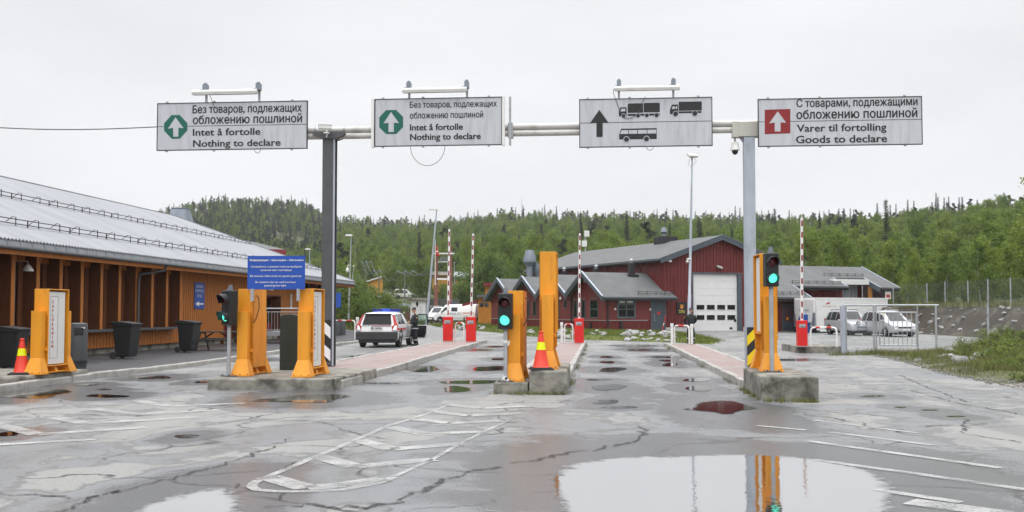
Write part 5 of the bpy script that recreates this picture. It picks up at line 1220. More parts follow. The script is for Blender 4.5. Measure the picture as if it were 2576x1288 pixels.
for x0, y0, x1, y1 in ((1015, 952, 1053, 755), (1100, 955, 1138, 752), (1186, 958, 1268, 752), (918, 857, 946, 757), (845, 950, 865, 757), (598, 938, 633, 763), (534, 935, 566, 763), (393, 925, 425, 765)):
    opening('window', 'side', side(x0, y0), side(x1, y1), .06, (), (.45,) if x1 - x0 > 60 else ())
for x, y in ((1140, 572), (530, 606), (285, 622)):
    q = side(x, y); mb = MB(); mb.b2((AX - .11, q[0] - .12, q[1] - .13), (AX - .03, q[0] - .02, q[1] + .13)); mb.b2((AX - .11, q[0] + .02, q[1] - .13), (AX - .03, q[0] + .12, q[1] + .13)); mb.build('gable_vent', M['galvpost'], hall)
for x, y in ((1787, 757),):
    q = near(x, y); mb = MB(); mb.ell((q[0], A0 - .04, q[1]), (.12, .06, .12), 14, 8); mb.build('round_lamp', M['whitepaint'], hall, smooth=60)
q = side(888, 757); mb = MB(); mb.ell((AX - .06, q[0], q[1]), (.06, .14, .12), 12, 8); mb.build('round_lamp', M['whitepaint'], hall, smooth=60)
for x, y in ((1443, 866), (1805, 870)):
    q = near(x, y); mb = MB(); mb.b2((q[0] - .07, A0 - .04, q[1] - .07), (q[0] + .07, A0, q[1] + .07)); mb.build('wall_switch', M['whitepaint'], hall, bevel=.01)
for x, y in ((1195, 1040),):
    q = side(x, y); mb = MB(); mb.b2((AX - .12, q[0] - .12, -.2), (AX, q[0] + .12, q[1] + .25)); mb.build('meter_box', M['blacksteel'], hall, bevel=.01)
q = near(1503, 1050); mb = MB(); mb.b2((q[0] - .09, A0 - .12, -.2), (q[0] + .09, A0, .72)); mb.build('meter_box', M['blacksteel'], hall, bevel=.01)
for i, (x, s) in enumerate(((1610, 1.0), (1248, .9), (918, .85), (662, .8))):
    qy = A0 + GW * i + (2.7 if i else 2.3); xx = -1.1
    hh = gz_ + (.68 if i == 0 else .5)
    p = him @ P(*z5(x, 420), 66 + 5 * i)
    # place on the ridge line where the photo column crosses it
    q = hfront(*z5(x, 470), qy); xx = q.x
    mb = MB(); mb.b2((xx - .19, qy - .19, vz), (xx + .19, qy + .19, hh)); mb.b2((xx - .4, qy - .35, gz_ - .25), (xx + .4, qy + .35, gz_ - .13)); c_ = mb.build('chimney', M['blacksteel'], ar, bevel=.015)
    mb = MB(); mb.ell((xx, qy, hh + .17), (.15, .15, .15), 12, 8); mb.cyl((xx, qy, hh), (xx, qy, hh + .1), .1, n=10); mb.build('spinner', M['galv'], ar, smooth=60)
q = hfront(*z5(575, 520), A0 + GW * 2.9)
for dx, r0, hz, rr in ((-.1, .27, 1.75, .52), (.75, .36, 1.15, .55)):
    mb = MB(); X = q.x + dx; Y = A0 + GW * 2.9; B0 = vz
    mb.lathe([(r0, 0), (r0, hz + .6), (rr, hz + 1.0), (rr * .98, hz + 1.25)] + ([(rr * .6, hz + 1.95), (.02, hz + 1.97)] if dx < 0 else [(rr, hz + 1.5), (.02, hz + 1.52)]), 16, (X, Y, B0)); mb.build('vent_stack', M['ducts'], ar, smooth=30)
# lamps on the front of the hall
q = hfront(1680, 656); mb = MB(); mb.lathe([(.03, .2), (.07, .17), (.16, -.08), (.10, -.10)], 12, (q.x, -.22, q.z)); mb.b2((q.x - .12, -.2, q.z + .12), (q.x - .06, .0, q.z + .3)); mb.cyl((q.x, -.2, q.z + .2), (q.x - .09, -.05, q.z + .24), .02, n=6); mb.build('wall_lamp', M['whitepaint'], hall, smooth=40)
q = hfront(1807, 672); mb = MB(); mb.box((q.x, -.16, q.z), (.42, .26, .12), rx=R(25), ry=R(12)); mb.build('wall_lamp', M['pipe'], hall, bevel=.02)
q = hfront(1666, 770); mb = MB(); mb.cyl((q.x + .15, -.04, 1.35), (q.x + .15, -.04, 2.55), .02, n=6); mb.b2((q.x + .08, -.06, 1.28), (q.x + .22, -.02, 1.40)); mb.build('conduit', M['whitepaint'], hall)
# ------- TOLL sign
p0, p1 = hfront(1701, 791), hfront(1726, 760); c = hm @ Vector(((p0.x + p1.x) / 2, -.06, (p0.z + p1.z) / 2))
ts = thing('toll_sign', 'black TOLL CUSTOMS sign with golden crest beside the garage door', 'sign', c, HR_)
w2, h2 = abs(p1.x - p0.x) / 2, abs(p1.z - p0.z) / 2
mb = MB(); mb.b2((-w2, -.02, -h2), (w2, .03, h2)); mb.build('sign_panel', M['ink'], ts)
mb = MB(); text(mb, 'TOLL', -w2 * .62, w2 * .62, -h2 * .55, h2 * .26, -.024, .03); text(mb, 'CUSTOMS', -w2 * .62, w2 * .62, -h2 * .78, h2 * .13, -.024, .02); mb.build('lettering', M['badge'] if False else mat('gold_ink', (.75, .60, .08), .5, var=.05), ts)
mb = MB(); sh = [(-.42, .42), (-.42, .12), (-.22, -.2), (0, -.33), (.22, -.2), (.42, .12), (.42, .42)]
mb.add([(x * w2 * .8, -.024, y * h2 * .75 + h2 * .12) for x, y in sh], [tuple(range(7))])
for x in (-.3, 0, .3): mb.add([((x + dx) * w2 * .8, -.024, y * h2 * .75 + h2 * .12) for dx, y in ((-.13, .47), (.13, .47), (.0, .78))], [(0, 1, 2)])
cr_ = mb.build('crest', mat('crest_orange', (.62, .26, .03), .5, var=.1), ts)
mb = MB(); mb.add([(x * w2 * .5, -.027, y * h2 * .5 + h2 * .16) for x, y in ((-.42, .38), (-.42, .1), (0, -.3), (.42, .1), (.42, .38))], [tuple(range(5))]); mb.build('crest_field', M['redpaint'], cr_)
mb = MB(); mb.add([(x * w2 * .32, -.030, y * h2 * .45 + h2 * .18) for x, y in ((-.3, .1), (-.1, .35), (.25, .3), (.1, .12), (.3, -.25), (0, -.1), (-.2, -.3))], [tuple(range(7))]); mb.build('crest_beast', MATS['gold_ink'], cr_)
# ------- right wing behind the container (same frame)
wing = thing('red_office_wing', 'low red wing with stepped grey roof behind the white container', 'building', hm @ Vector((HX, 2.0, -.10)), HR_)
wm = Matrix.Translation(wing.location) @ Euler((0, 0, HR_)).to_matrix().to_4x4(); wim = wm.inverted()
def wfront(px_, py_, yl=0.):
    d = Vector(ray(px_, py_)); dl = wim.to_3x3() @ d; ol = wim @ Vector((0, 0, CAMH)); t = (yl - ol.y) / dl.y; return ol + dl * t
YR = 5.6; q = wfront(1985, 668, YR); RZW = q.z; XR = wfront(2165, 669.5, YR).x; q = wfront(1980, 748, -.6); EZW = q.z; SW = (RZW - EZW) / (YR + .6)
xa = wfront(2041, 748, -.6).x; yB = 1.5; xb = wfront(2132, 720, yB).x; xc = wfront(2196, 712, 2.2).x; XE = XR + .1
zr = lambda y: EZW + SW * (y + .6)
mb = MB()
def wroof(x0, x1, y0): slab(mb, (x0, y0, zr(y0)), (x1, y0, zr(y0)), (x1, YR, RZW), (x0, YR, RZW), .14)
wroof(-.2, xa, -.6); wroof(xa, xb, yB); wroof(xb, xc, 3.2); wroof(xc, XE, 1.4)
slab(mb, (-.2, YR, RZW), (XE, YR, RZW), (XE, YR + 6, RZW - SW * 6), (-.2, YR + 6, RZW - SW * 6), .14)
wr = mb.build('roof', M['felt'], wing)
mb = MB()
for x0, x1, y0 in ((-.2, xa, -.6), (xa, xb, yB), (xb, xc, 3.2), (xc, XE, 1.4)): mb.b2((x0, y0 - .05, zr(y0) - .30), (x1, y0, zr(y0) - .0)); mb.tube([(x0, y0 - .1, zr(y0) - .12), (x1, y0 - .1, zr(y0) - .12)], .06, 8)
mb.build('eaves_board', M['blacksteel'], wr)
mb = MB()
def rake(x, y0, y1, w=.10): 
    mb.hexa([(x - w / 2, y0, zr(y0) + .0), (x + w / 2, y0, zr(y0) + .0), (x + w / 2, y1, zr(y1)), (x - w / 2, y1, zr(y1)), (x - w / 2, y0, zr(y0) + .07), (x + w / 2, y0, zr(y0) + .07), (x + w / 2, y1, zr(y1) + .07), (x - w / 2, y1, zr(y1) + .07)])
rake(xa, -.65, yB); rake(xb, yB - .05, 3.2); rake(XE, 1.35, YR); rake(xc, 1.35, 3.2); mb.build('edge_flashing', M['galvpost'], wr)
mb = MB(); mb.hexa([(XE, 1.4, zr(1.4) - .34), (XE + .06, 1.4, zr(1.4) - .34), (XE + .06, YR, RZW - .34), (XE, YR, RZW - .34), (XE, 1.4, zr(1.4)), (XE + .06, 1.4, zr(1.4)), (XE + .06, YR, RZW), (XE, YR, RZW)])
mb.hexa([(xc - .06, 1.4, zr(1.4) - .4), (xc, 1.4, zr(1.4) - .4), (xc, 3.2, zr(3.2) - .4), (xc - .06, 3.2, zr(3.2) - .4), (xc - .06, 1.4, zr(1.4)), (xc, 1.4, zr(1.4)), (xc, 3.2, zr(3.2)), (xc - .06, 3.2, zr(3.2))]); mb.build('bargeboard', M['slatetrim'], wr)
for x0, x1, y0 in ((.2, xa - .2, -.2), (xa + .3, xb - .3, yB + .4), (xb - .6, XE - 1.8, 3.5)):
    mb = MB()
    for h in (.1, .24): mb.tube([(x0, y0, zr(y0) + h), (x1, y0, zr(y0) + h)], .016, 5)
    n = max(3, int((x1 - x0) / .7))
    for i in range(n + 1): x = x0 + (x1 - x0) * i / n; mb.b2((x - .012, y0 - .01, zr(y0)), (x + .012, y0 + .02, zr(y0) + .28)); mb.tube([(x, y0, zr(y0) + .28), (x, y0 + .3, zr(y0 + .3))], .012, 4)
    mb.build('snow_guard', M['blacksteel'], wr)
mb = MB(); mb.b2((-.2, .0, -.2), (xa - .3, .15, zr(0) - .1)); mb.b2((xa - .3, 2.2, -.2), (xb + .1, 2.35, zr(2.2) - .1)); mb.b2((xa - .45, .15, -.2), (xa - .3, 2.2, zr(0) - .1)); mb.b2((xb + .1, 3.6, -.2), (XE - .5, 3.75, zr(3.6) - .1)); mb.b2((XE - .65, 2.2, -.2), (XE - .5, YR + 5, zr(2.2) - .1)); mb.b2((XE - 1.2, 2.0, -.2), (XE - .5, 2.2, zr(2) - .1))
vboards(mb, (-.2, .0), (xa - .3, .0), lambda f: .75, lambda f: zr(0) - .15, w=.14, t=.02); vboards(mb, (xa - .3, 2.2), (xb + .1, 2.2), lambda f: -.1, lambda f: zr(2.2) - .2, w=.14, t=.02)
mb.build('wall', M['redwood'], wing)
q0, q1 = wfront(2118, 720, 2.6), wfront(2196, 706, 2.6)
mb = MB(); mb.b2((xb - .6, 2.5, zr(3.2) - .55), (xc - .1, 3.3, zr(3.2) - .12)); mb.build('canopy', M['whitepaint'], wing, bevel=.01)
q0, q1 = wfront(2109, 740, 3.5), wfront(2158, 740, 3.5); dx = (q1.x - q0.x) / 3
for i in range(3):
    mb = MB(); mb.b2((q0.x + dx * i + .03, 3.50, .2), (q0.x + dx * (i + 1) - .03, 3.55, zr(3.2) - .5)); mb.build('wall_panel', M['galvpost'], wing)
q = wfront(2190, 740, 2.6); mb = MB(); mb.b2((q.x - .14, 2.55, 0), (q.x + .14, 2.75, zr(3.2) - .5)); mb.build('yellow_post', M['orange'], wing)
q0, q1 = wfront(1969, 834, 0), wfront(1998, 767, 0)
mb = MB(); mb.b2((q0.x, -.03, -.1), (q1.x, .01, q1.z)); d_ = mb.build('door', M['door'], wing)
mb = MB(); mb.b2((q0.x - .1, -.06, -.1), (q0.x, 0, q1.z + .1)); mb.b2((q1.x, -.06, -.1), (q1.x + .1, 0, q1.z + .1)); mb.b2((q0.x, -.06, q1.z), (q1.x, 0, q1.z + .1)); mb.build('door_frame', M['slatetrim'], d_)
mb = MB(); mb.b2((q1.x - .16, -.08, .8), (q1.x - .13, -.05, 1.25)); mb.build('handle', M['galv'], d_)
mb = MB(); mb.b2((q0.x + .3, -.036, .85), (q0.x + .55, -.032, 1.08)); mb.build('notice', M['orange'], d_)
mb = MB(); mb.b2((q0.x - .6, -.6, -.2), (q1.x + .6, -.05, .03)); mb.build('doorstep', M['concrete'], wing)
q = wfront(2004, 768, 0); mb = MB(); mb.ell((q.x, -.06, q.z), (.15, .07, .14), 14, 8); mb.build('round_lamp', M['whitepaint'], wing, smooth=60)
mb = MB(); mb.b2((-.2, -.025, .70), (q0.x - .1, .0, .74)); mb.b2((q1.x + .1, -.025, .70), (xa - .3, 0, .74)); mb.build('drip_board', M['redtrim'], wing)
q = wfront(2234, 741, 1.4)
st = thing('wall_sign', 'small white sign with red panel above the container end', 'sign', wm @ Vector((q.x, 1.4, q.z)), HR_)
mb = MB(); mb.b2((-.30, 0, -.38), (.30, .03, .38)); mb.build('sign_panel', M['whitepaint'], st)
mb = MB(); mb.b2((-.20, -.004, -.24), (.22, 0, .0)); mb.build('red_panel', M['redpaint'], st)
mb = MB(); mb.cyl((0, .05, -3), (0, .05, .3), .03, n=6); mb.build('post', M['galv'], st)
# ------------------------------------------------------------------ white refrigerated container
g = G(2055, 838, .05)
ct = thing('refrigerated_container', 'white refrigerated container behind the blue bin and silver cars', 'container', g, HR_)
ctm = Matrix.Translation(ct.location) @ Euler((0, 0, HR_)).to_matrix().to_4x4(); cti = ctm.inverted()
def cfront(px_, py_, yl=0.):
    d = Vector(ray(px_, py_)); dl = cti.to_3x3() @ d; ol = cti @ Vector((0, 0, CAMH)); t = (yl - ol.y) / dl.y; return ol + dl * t
def cend(px_, py_, xl=0.):
    d = Vector(ray(px_, py_)); dl = cti.to_3x3() @ d; ol = cti @ Vector((0, 0, CAMH)); t = (xl - ol.x) / dl.x; return ol + dl * t
H_ = cfront(2055, 748.5).z; Lc = cfront(2233, 752).x; Dc = 2.44
mb = MB(); mb.b2((0, 0, .42), (Lc, Dc, H_)); mb.b2((.0, -.012, H_ - .14), (Lc, .0, H_)); mb.b2((0, -.02, .2), (Lc, .06, .42)); mb.build('box', M['container'], ct, bevel=.02)
mb = MB(); mb.b2((.1, .1, .03), (Lc - .1, Dc - .1, .2)); 
for x in (.0, Lc - .2): mb.b2((x, -.01, .0), (x + .2, .2, .42)); mb.b2((x, Dc - .2, 0), (x + .2, Dc, .2))
mb.build('underframe', M['blacksteel'], ct)
mb = MB(); mb.b2((.25, -.05, .10), (Lc * .95, -.02, .34)); mb.build('side_rail', M['container'], ct)
mb = MB(); mb.b2((-.14, .15, 1.45), (0, Dc - .15, H_ - .1)); mb.hexa([(-.16, .35, .75), (0, .35, .75), (0, Dc - .35, .75), (-.16, Dc - .35, .75), (-.16, .25, 1.45), (0, .25, 1.45), (0, Dc - .25, 1.45), (-.16, Dc - .25, 1.45)]); cu_ = mb.build('cooling_unit', M['container'], ct, bevel=.03)
mb = MB(); mb.b2((-.15, .12, .55), (-.02, .34, 1.44)); mb.b2((-.15, Dc - .34, .55), (-.02, Dc - .12, 1.44)); mb.build('machinery', M['ducts'], cu_)
mb = MB(); ymid = Dc / 2
vs, fs = text_geo('THERMO KING', .02); a_, b_ = vs[:, 0].min(), vs[:, 0].max()
mb.add([(-.145, ymid + .55 - (v[0] - a_) / (b_ - a_) * 1.1, 1.58 + v[1] * .2) for v in vs], fs); mb.build('lettering', M['ink'], cu_)
q0, q1 = cfront(2040 + 34, 783), cfront(2118 - 4, 776)
q0 = cfront(2000.3 + 500 * .1367, 739.8 - 10.2 + 310 * .1367); q1 = cfront(2000.3 + 760 * .1367, 729.6 + 278 * .1367)
mb = MB(); mb.b2((q0.x, -.008, q0.z), (q1.x, -.002, q1.z)); lp = mb.build('company_plate', M['whitepaint'], ct)
mb = MB(); text(mb, 'Transport as', q0.x + .05, q1.x - .05, q0.z + .035, .06, -.011, .01); mb.build('lettering', M['redink'], lp)
q0 = cfront(2000.3 + 548 * .1367, 728.8 + 277 * .1367); q1 = cfront(2000.3 + 635 * .1367, 728 + 232 * .1367); q0.z = max(q0.z, q1.z - .17)
mb = MB(); mb.add([(q0.x, -.008, q0.z), (q0.x + .22, -.008, q0.z), (q1.x + .02, -.008, q1.z - .10), (q1.x, -.008, q1.z), (q1.x - .08, -.008, q1.z)], [(0, 1, 2, 3, 4)]); mb.build('crane_emblem', M['redink'], lp)
# blue bin in front of it
g = G(2026, 838, .03)
bb = thing('grit_bin', 'blue plastic bin with a sloping hood behind the red barrier cabinet', 'bin', g, R(10))
w = .36; hB = P(2026, 792, g.y).z
mb = MB(); mb.prism([(-.34, 0), (.34, 0), (.34, hB * .78), (.16, hB), (-.2, hB), (-.40, hB * .78), (-.40, hB * .66), (-.34, hB * .62)], 1, -.32, .32); mb.build('body', M['bluebin'], bb, bevel=.03)
mb = MB(); mb.b2((.12, -.33, hB * .55), (.24, -.322, hB * .64)); mb.build('label_plate', M['whitepaint'], bb)
mb = MB(); mb.b2((-.38, -.36, -.02), (.9, .36, .05)); mb.build('pallet', M['bluebin'], bb)
# red snow stake
a2 = P(1661, 851, 59); b = P(1675, 793, 59)
mb = MB(); mb.cyl(a2, b, .025, n=8); mb.cyl(a2.lerp(b, .56), a2.lerp(b, .66), .027, n=8, mi=1)
tag(mb.build('snow_stake', [M['redpaint'], M['whitepaint']]), 'leaning red snow stake with a white band in front of the hall', 'stake')
# ------------------------------------------------------------------ vehicles: body lofted over stations along its length (+Y forward)
class Car:
    """st: (y, z_bottom, z_belt, z_top, w_low, w_belt, w_top) half widths"""
    def __init__(s, name, label, cat, loc, rz, st, paint, group=None):
        s.st = st; s.t = thing(name, label, cat, loc, rz, group); s.paint = paint
    def at(s, y):
        st = s.st
        for a, b in zip(st[:-1], st[1:]):
            if a[0] <= y <= b[0]:
                f = (y - a[0]) / max(1e-6, b[0] - a[0]); return [p + (q - p) * f for p, q in zip(a, b)]
        return list(st[0] if y < st[0][0] else st[-1])
    def sec(s, q):
        y, zb, zl, zt, wl_, wb, wt = q; m = (zb + zl) / 2
        top = zt - zl
        h = [(0, zb), (wl_ * .92, zb), (wl_, zb + .07), (wb * 1.0, zb + (zl - zb) * .45), (wb * .995, zl - .08), (wb * .965, zl)]
        if top > .12: h += [(wt + (wb * .95 - wt) * .12, zt - top * .14), (wt * .93, zt - top * .03), (wt * .5, zt + .012), (0, zt + .018)]
        else: h += [(wt * .95, zl + top * .55), (wt * .8, zl + top * .85), (wt * .45, zt), (0, zt + .004)]
        return [(x, y, z) for x, z in h]
    def body(s, name='body', sub=4):
        mb = MB(); ys = []
        for a, b in zip(s.st[:-1], s.st[1:]): ys += [a[0] + (b[0] - a[0]) * i / sub for i in range(sub)]
        ys.append(s.st[-1][0]); rows = []
        for y in ys:
            h = s.sec(s.at(y)); rows.append(h + [(-x, yy, z) for x, yy, z in h[::-1][1:-1]])
        n = len(rows[0]); vs = [p for r in rows for p in r]
        fs = [(i * n + k, i * n + (k + 1) % n, (i + 1) * n + (k + 1) % n, (i + 1) * n + k) for i in range(len(rows) - 1) for k in range(n)]
        fs += [tuple(range(n)), tuple(range((len(rows) - 1) * n, len(rows) * n))[::-1]]
        mb.add(vs, [f[::-1] for f in fs]); s.b = mb.build(name, s.paint, s.t, smooth=38); return s.b
    def side(s, y, z, side, off=.006):
        """a point on the flank at height z"""
        q = s.at(y); h = s.sec(q)
        for (x0, _, z0), (x1, _, z1) in zip(h[1:-1], h[2:]):
            if z0 <= z <= z1 and z1 > z0: return Vector((side * (x0 + (x1 - x0) * (z - z0) / (z1 - z0) + off), y, z))
        return Vector((side * (q[5] + off), y, z))
    def sidepatch(s, name, pts, side, m, parent=None, off=.006, thick=0):
        mb = MB(); v = [s.side(y, z, side, off) for y, z in pts]; f = tuple(range(len(v)))
        mb.add(v, [f if side > 0 else f[::-1]]); return mb.build(name, m, parent or s.t)
    def sidewin(s, y0, y1, za, lean0, lean1, side, m, name='side_window', f=.86, off=.007):
        """glass between belt and roof; lean = shift of the top corners"""
        pts = []
        for y, dy in ((y0, lean0), (y1, lean1)):
            pass
        def zt(y): q = s.at(y); return q[2] + (q[3] - q[2]) * f
        P_ = [(y0, s.at(y0)[2] + .015), (y1, s.at(y1)[2] + .015), (y1 + lean1, zt(y1 + lean1)), (y0 + lean0, zt(y0 + lean0))]
        # subdivide the outline so that it follows the flank
        out = []
        for a, b in zip(P_, P_[1:] + P_[:1]): out += [(a[0] + (b[0] - a[0]) * i / 4, a[1] + (b[1] - a[1]) * i / 4) for i in range(4)]
        return s.sidepatch(name, out, side, m, off=off)
    def wheel(s, y, side, r=.33, w=.21, inset=.0, rim='rim'):
        x = side * (s.at(y)[4] - w / 2 + .02 - inset)
        mb = MB(); prof = [(r * .55, -w / 2), (r * .93, -w / 2), (r, -w / 2 + .03), (r, w / 2 - .03), (r * .93, w / 2), (r * .62, w / 2), (r * .60, w / 2 - .02)]
        mb.lathe(prof, 24); o = mb.build('wheel', M['tyre'], s.t, smooth=35, loc=(x, y, r)); o.rotation_euler = (0, R(90) * side, 0)
        mb = MB(); mb.lathe([(r * .62, w / 2 - .015), (r * .58, w / 2 - .05), (r * .50, w / 2 - .055)], 24, caps=False)
        for k in range(5 if r > .3 else 8):
            a = 2 * math.pi * k / (5 if r > .3 else 8); c, sn = math.cos(a), math.sin(a)
            mb.hexa([(c * .03 - sn * .03, sn * .03 + c * .03, w / 2 - .04), (c * .03 + sn * .03, sn * .03 - c * .03, w / 2 - .04), (c * r * .58 + sn * .045, sn * r * .58 - c * .045, w / 2 - .04), (c * r * .58 - sn * .045, sn * r * .58 + c * .045, w / 2 - .04),
                     (c * .03 - sn * .03, sn * .03 + c * .03, w / 2 - .015), (c * .03 + sn * .03, sn * .03 - c * .03, w / 2 - .015), (c * r * .58 + sn * .04, sn * r * .58 - c * .04, w / 2 - .02), (c * r * .58 - sn * .04, sn * r * .58 + c * .04, w / 2 - .02)])
        mb.cyl((0, 0, w / 2 - .06), (0, 0, w / 2 - .01), r * .14, n=12); mb.build('rim', M[rim], o, smooth=30)
        mb = MB(); mb.cyl((0, 0, w / 2 - .09), (0, 0, w / 2 - .075), r * .6, n=20); mb.build('brake_disc', M['black'], o)
        # the arch: a flat black patch on the flank for the shaded opening
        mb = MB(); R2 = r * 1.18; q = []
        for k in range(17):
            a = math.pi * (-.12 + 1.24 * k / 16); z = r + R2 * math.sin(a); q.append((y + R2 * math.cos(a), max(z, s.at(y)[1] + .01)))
        v = [s.side(a, b, side, .003) for a, b in q]; f = tuple(range(len(v))); mb.add(v, [f if side > 0 else f[::-1]]); mb.build('wheel_arch_shade', M['black'], s.t)
    def mirror(s, y, z, side, m=None):
        p = s.side(y, z, side, 0); mb = MB(); mb.box((p.x + side * .11, y, z + .03), (.20, .11, .15)); mb.box((p.x + side * .01, y, z - .01), (.1, .05, .04)); mb.build('wing_mirror', m or s.paint, s.t, bevel=.03)
    def screen(s, y0, y1, m, name, wf=.80, off=.012, z0f=.0, z1f=1.0):
        """glass on the sloping top surface between stations y0 and y1"""
        n = 6; mb = MB(); vs = []
        for i in range(n + 1):
            y = y0 + (y1 - y0) * i / n; q = s.at(y); top = q[3] - q[2]
            for k in range(9):
                u = -1 + 2 * k / 8; w = q[6] * wf; z = q[3] + (.016 if top > .12 else .004) * (1 - u * u) - (.035 * u ** 4)
                vs.append((u * w, y, z))
        nrm = Vector((0, -(s.at(y1)[3] - s.at(y0)[3]), (y1 - y0))).normalized(); nrm = nrm if nrm.z > 0 else -nrm
        vs = [Vector(v) + nrm * off for v in vs]
        mb.add(vs, [(i * 9 + k, i * 9 + k + 1, (i + 1) * 9 + k + 1, (i + 1) * 9 + k) if y1 > y0 else (i * 9 + k, (i + 1) * 9 + k, (i + 1) * 9 + k + 1, i * 9 + k + 1) for i in range(n) for k in range(8)]); return mb.build(name, m, s.t, smooth=60)
def boxpart(t, name, lo, hi, m, bevel=.015):
    mb = MB(); mb.b2(lo, hi); return mb.build(name, m, t, bevel=bevel)
def flat_text(t, name, s, x0, x1, z, cap, y, m, bold=.03, back=True, rot=None):
    mb = MB(); text(mb, s, x0, x1, z, cap, 0, bold)
    o = mb.build(name, m, t)
    o.location = (0, y, 0)
    if not back: o.rotation_euler.z = R(180)
    return o
# --- police estate car, seen from behind, front right door open
g0, g1 = G(918, 873.5, 0), G(1000, 873, 0)
cx = (G(903, 872).x + G(1003, 872).x) / 2 + .26; cy = G(950, 873).y + 1.35
XC = [(-2.36, .42, .78, .80, .80, .84, .80), (-2.30, .34, .94, .97, .88, .90, .86), (-2.22, .32, 1.0, 1.06, .90, .915, .84), (-1.98, .30, 1.02, 1.50, .90, .925, .66), (-1.7, .30, 1.03, 1.56, .90, .93, .665), (-.3, .30, 1.02, 1.585, .90, .93, .68), (.35, .30, 1.0, 1.55, .90, .93, .66), (.62, .30, .99, 1.45, .90, .925, .66), (1.22, .30, .97, 1.02, .90, .92, .74), (1.8, .30, .90, .95, .89, .90, .70), (2.22, .32, .80, .84, .86, .86, .66), (2.36, .38, .66, .69, .78, .78, .6)]
pc = Car('police_car', 'white police estate car with blue roof lights and its front door open', 'police car', (cx, cy, 0), R(-4), XC, M['carwhite'], 'police vehicles')
pc.body(); t = pc.t
boxpart(t, 'rear_bumper', (-.93, -2.44, .34), (.93, -2.20, .72), M['bumper'], .05)
boxpart(t, 'bumper_skirt', (-.80, -2.40, .22), (.80, -2.1, .36), M['black'], .03)
for s in (-1, 1):
    mb = MB(); v = [(-2.5 + .17, .97), (-2.18, 1.0), (-1.93, 1.46), (-2.01, 1.5)]
    pts = [Vector((s * .93, -2.30, .74)), Vector((s * .70, -2.375, .74)), Vector((s * .68, -2.34, .95)), Vector((s * .78, -2.30, 1.02)), Vector((s * .64, -2.03, 1.47)), Vector((s * .72, -1.97, 1.44)), Vector((s * .90, -2.20, 1.06)), Vector((s * .945, -2.24, .98))]
    f = tuple(range(8)); mb.add(pts, [f[::-1] if s > 0 else f]); mb.add([p + Vector((-s * .03, .08, 0)) for p in pts], [f if s > 0 else f[::-1]])
    for k in range(8): mb.add([pts[k], pts[(k + 1) % 8], pts[(k + 1) % 8] + Vector((-s * .03, .08, 0)), pts[k] + Vector((-s * .03, .08, 0))], [(0, 1, 2, 3) if s > 0 else (3, 2, 1, 0)])
    tlp = mb.build('tail_lamp', M['tail'], t)
    mb = MB(); mb.b2((s * .74, -2.385, .75), (s * .92, -2.33, .80)); mb.build('indicator_lens', M['headlamp'], tlp)
mb = MB(); mb.add([(-.66, -2.30, 1.03), (.66, -2.30, 1.03), (.57, -2.035, 1.465), (-.57, -2.035, 1.465)], [(0, 1, 2, 3)]); mb.build('rear_window', M['glassrear'], t)
mb = MB(); mb.b2((-.60, -2.08, 1.47), (.60, -1.92, 1.51)); mb.build('roof_spoiler', M['black'], t, bevel=.01)
mb = MB(); mb.hexa([(-.71, -2.378, .70), (.71, -2.378, .70), (.71, -2.30, .70), (-.71, -2.30, .70), (-.67, -2.325, 1.01), (.67, -2.325, 1.01), (.67, -2.28, 1.01), (-.67, -2.28, 1.01)]); tg = mb.build('tailgate', M['carwhite'], t, bevel=.012)
mb = MB(); mb.b2((-.26, -2.395, .80), (.26, -2.372, .93)); np_ = mb.build('number_plate', M['whitepaint'], t)
mb = MB()
text(mb, 'BD 36056', -.24, .24, .825, .085, -2.3965, .03); mb.build('lettering', M['ink'], np_)
mb = MB(); text(mb, 'POLITI', -.66, -.30, .955, .055, -2.348, .03); mb.build('lettering', M['navy'], tg)
mb = MB(); mb.b2((-.26, -2.3475, .985), (.66, -2.30, 1.002), 0); mb.b2((-.26, -2.353, .955), (.66, -2.30, .967), 1); mb.build('tailgate_stripe', [M['redpaint'], M['navy']], tg)
mb = MB(); mb.b2((-.62, -.25, 1.60), (.62, .12, 1.635), 1); mb.b2((-.64, -.24, 1.635), (.64, .10, 1.735), 0); mb.b2((-.2, -.245, 1.635), (.2, .105, 1.737), 1); mb.build('light_bar', [M['bluelamp'], mat('blue_lamp_mid', (.03, .09, .55), .25, var=.1)], t, bevel=.015)
for s in (-1, 1):
    pc.sidewin(-1.88, -1.22, 0, -.02, .04, s, M['glasscar']); pc.sidewin(-1.12, -.22, 0, .02, .0, s, M['glasscar'])
    if s < 0: pc.sidewin(-.12, 1.0, 0, .0, -.55, s, M['glasscar'])
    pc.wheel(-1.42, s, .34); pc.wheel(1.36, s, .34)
    pc.sidepatch('red_stripe', [(-2.2, .78), (-1.85, .78), (-.25, .78), (-.25, .86), (-1.85, .86), (-2.2, .86)], s, M['redpaint'])
    pc.sidepatch('blue_stripe', [(-2.2, .715), (-1.85, .715), (-.25, .715), (-.25, .74), (-1.85, .74), (-2.2, .74)], s, M['navy'])
    mb = MB(); 
    pc.sidepatch('sill_cladding', [(-1.0, .31), (.95, .31), (.95, .45), (-1.0, .45)], s, M['bumper'], off=.012)
    mb = MB()
    for k in range(14):
        a0, a1 = math.pi * k / 14, math.pi * (k + 1) / 14
        for yc in (-1.42, 1.36):
            q = [(yc + rr * math.cos(a), .34 + rr * math.sin(a)) for rr, a in ((.40, a0), (.48, a0), (.48, a1), (.40, a1))]
            v = [pc.side(a, b, s, .014) for a, b in q]; mb.add(v, [(0, 1, 2, 3) if s > 0 else (3, 2, 1, 0)])
    mb.build('arch_cladding', M['bumper'], t)
pc.mirror(.95, .99, -1); pc.mirror(.95, .99, 1) if False else None
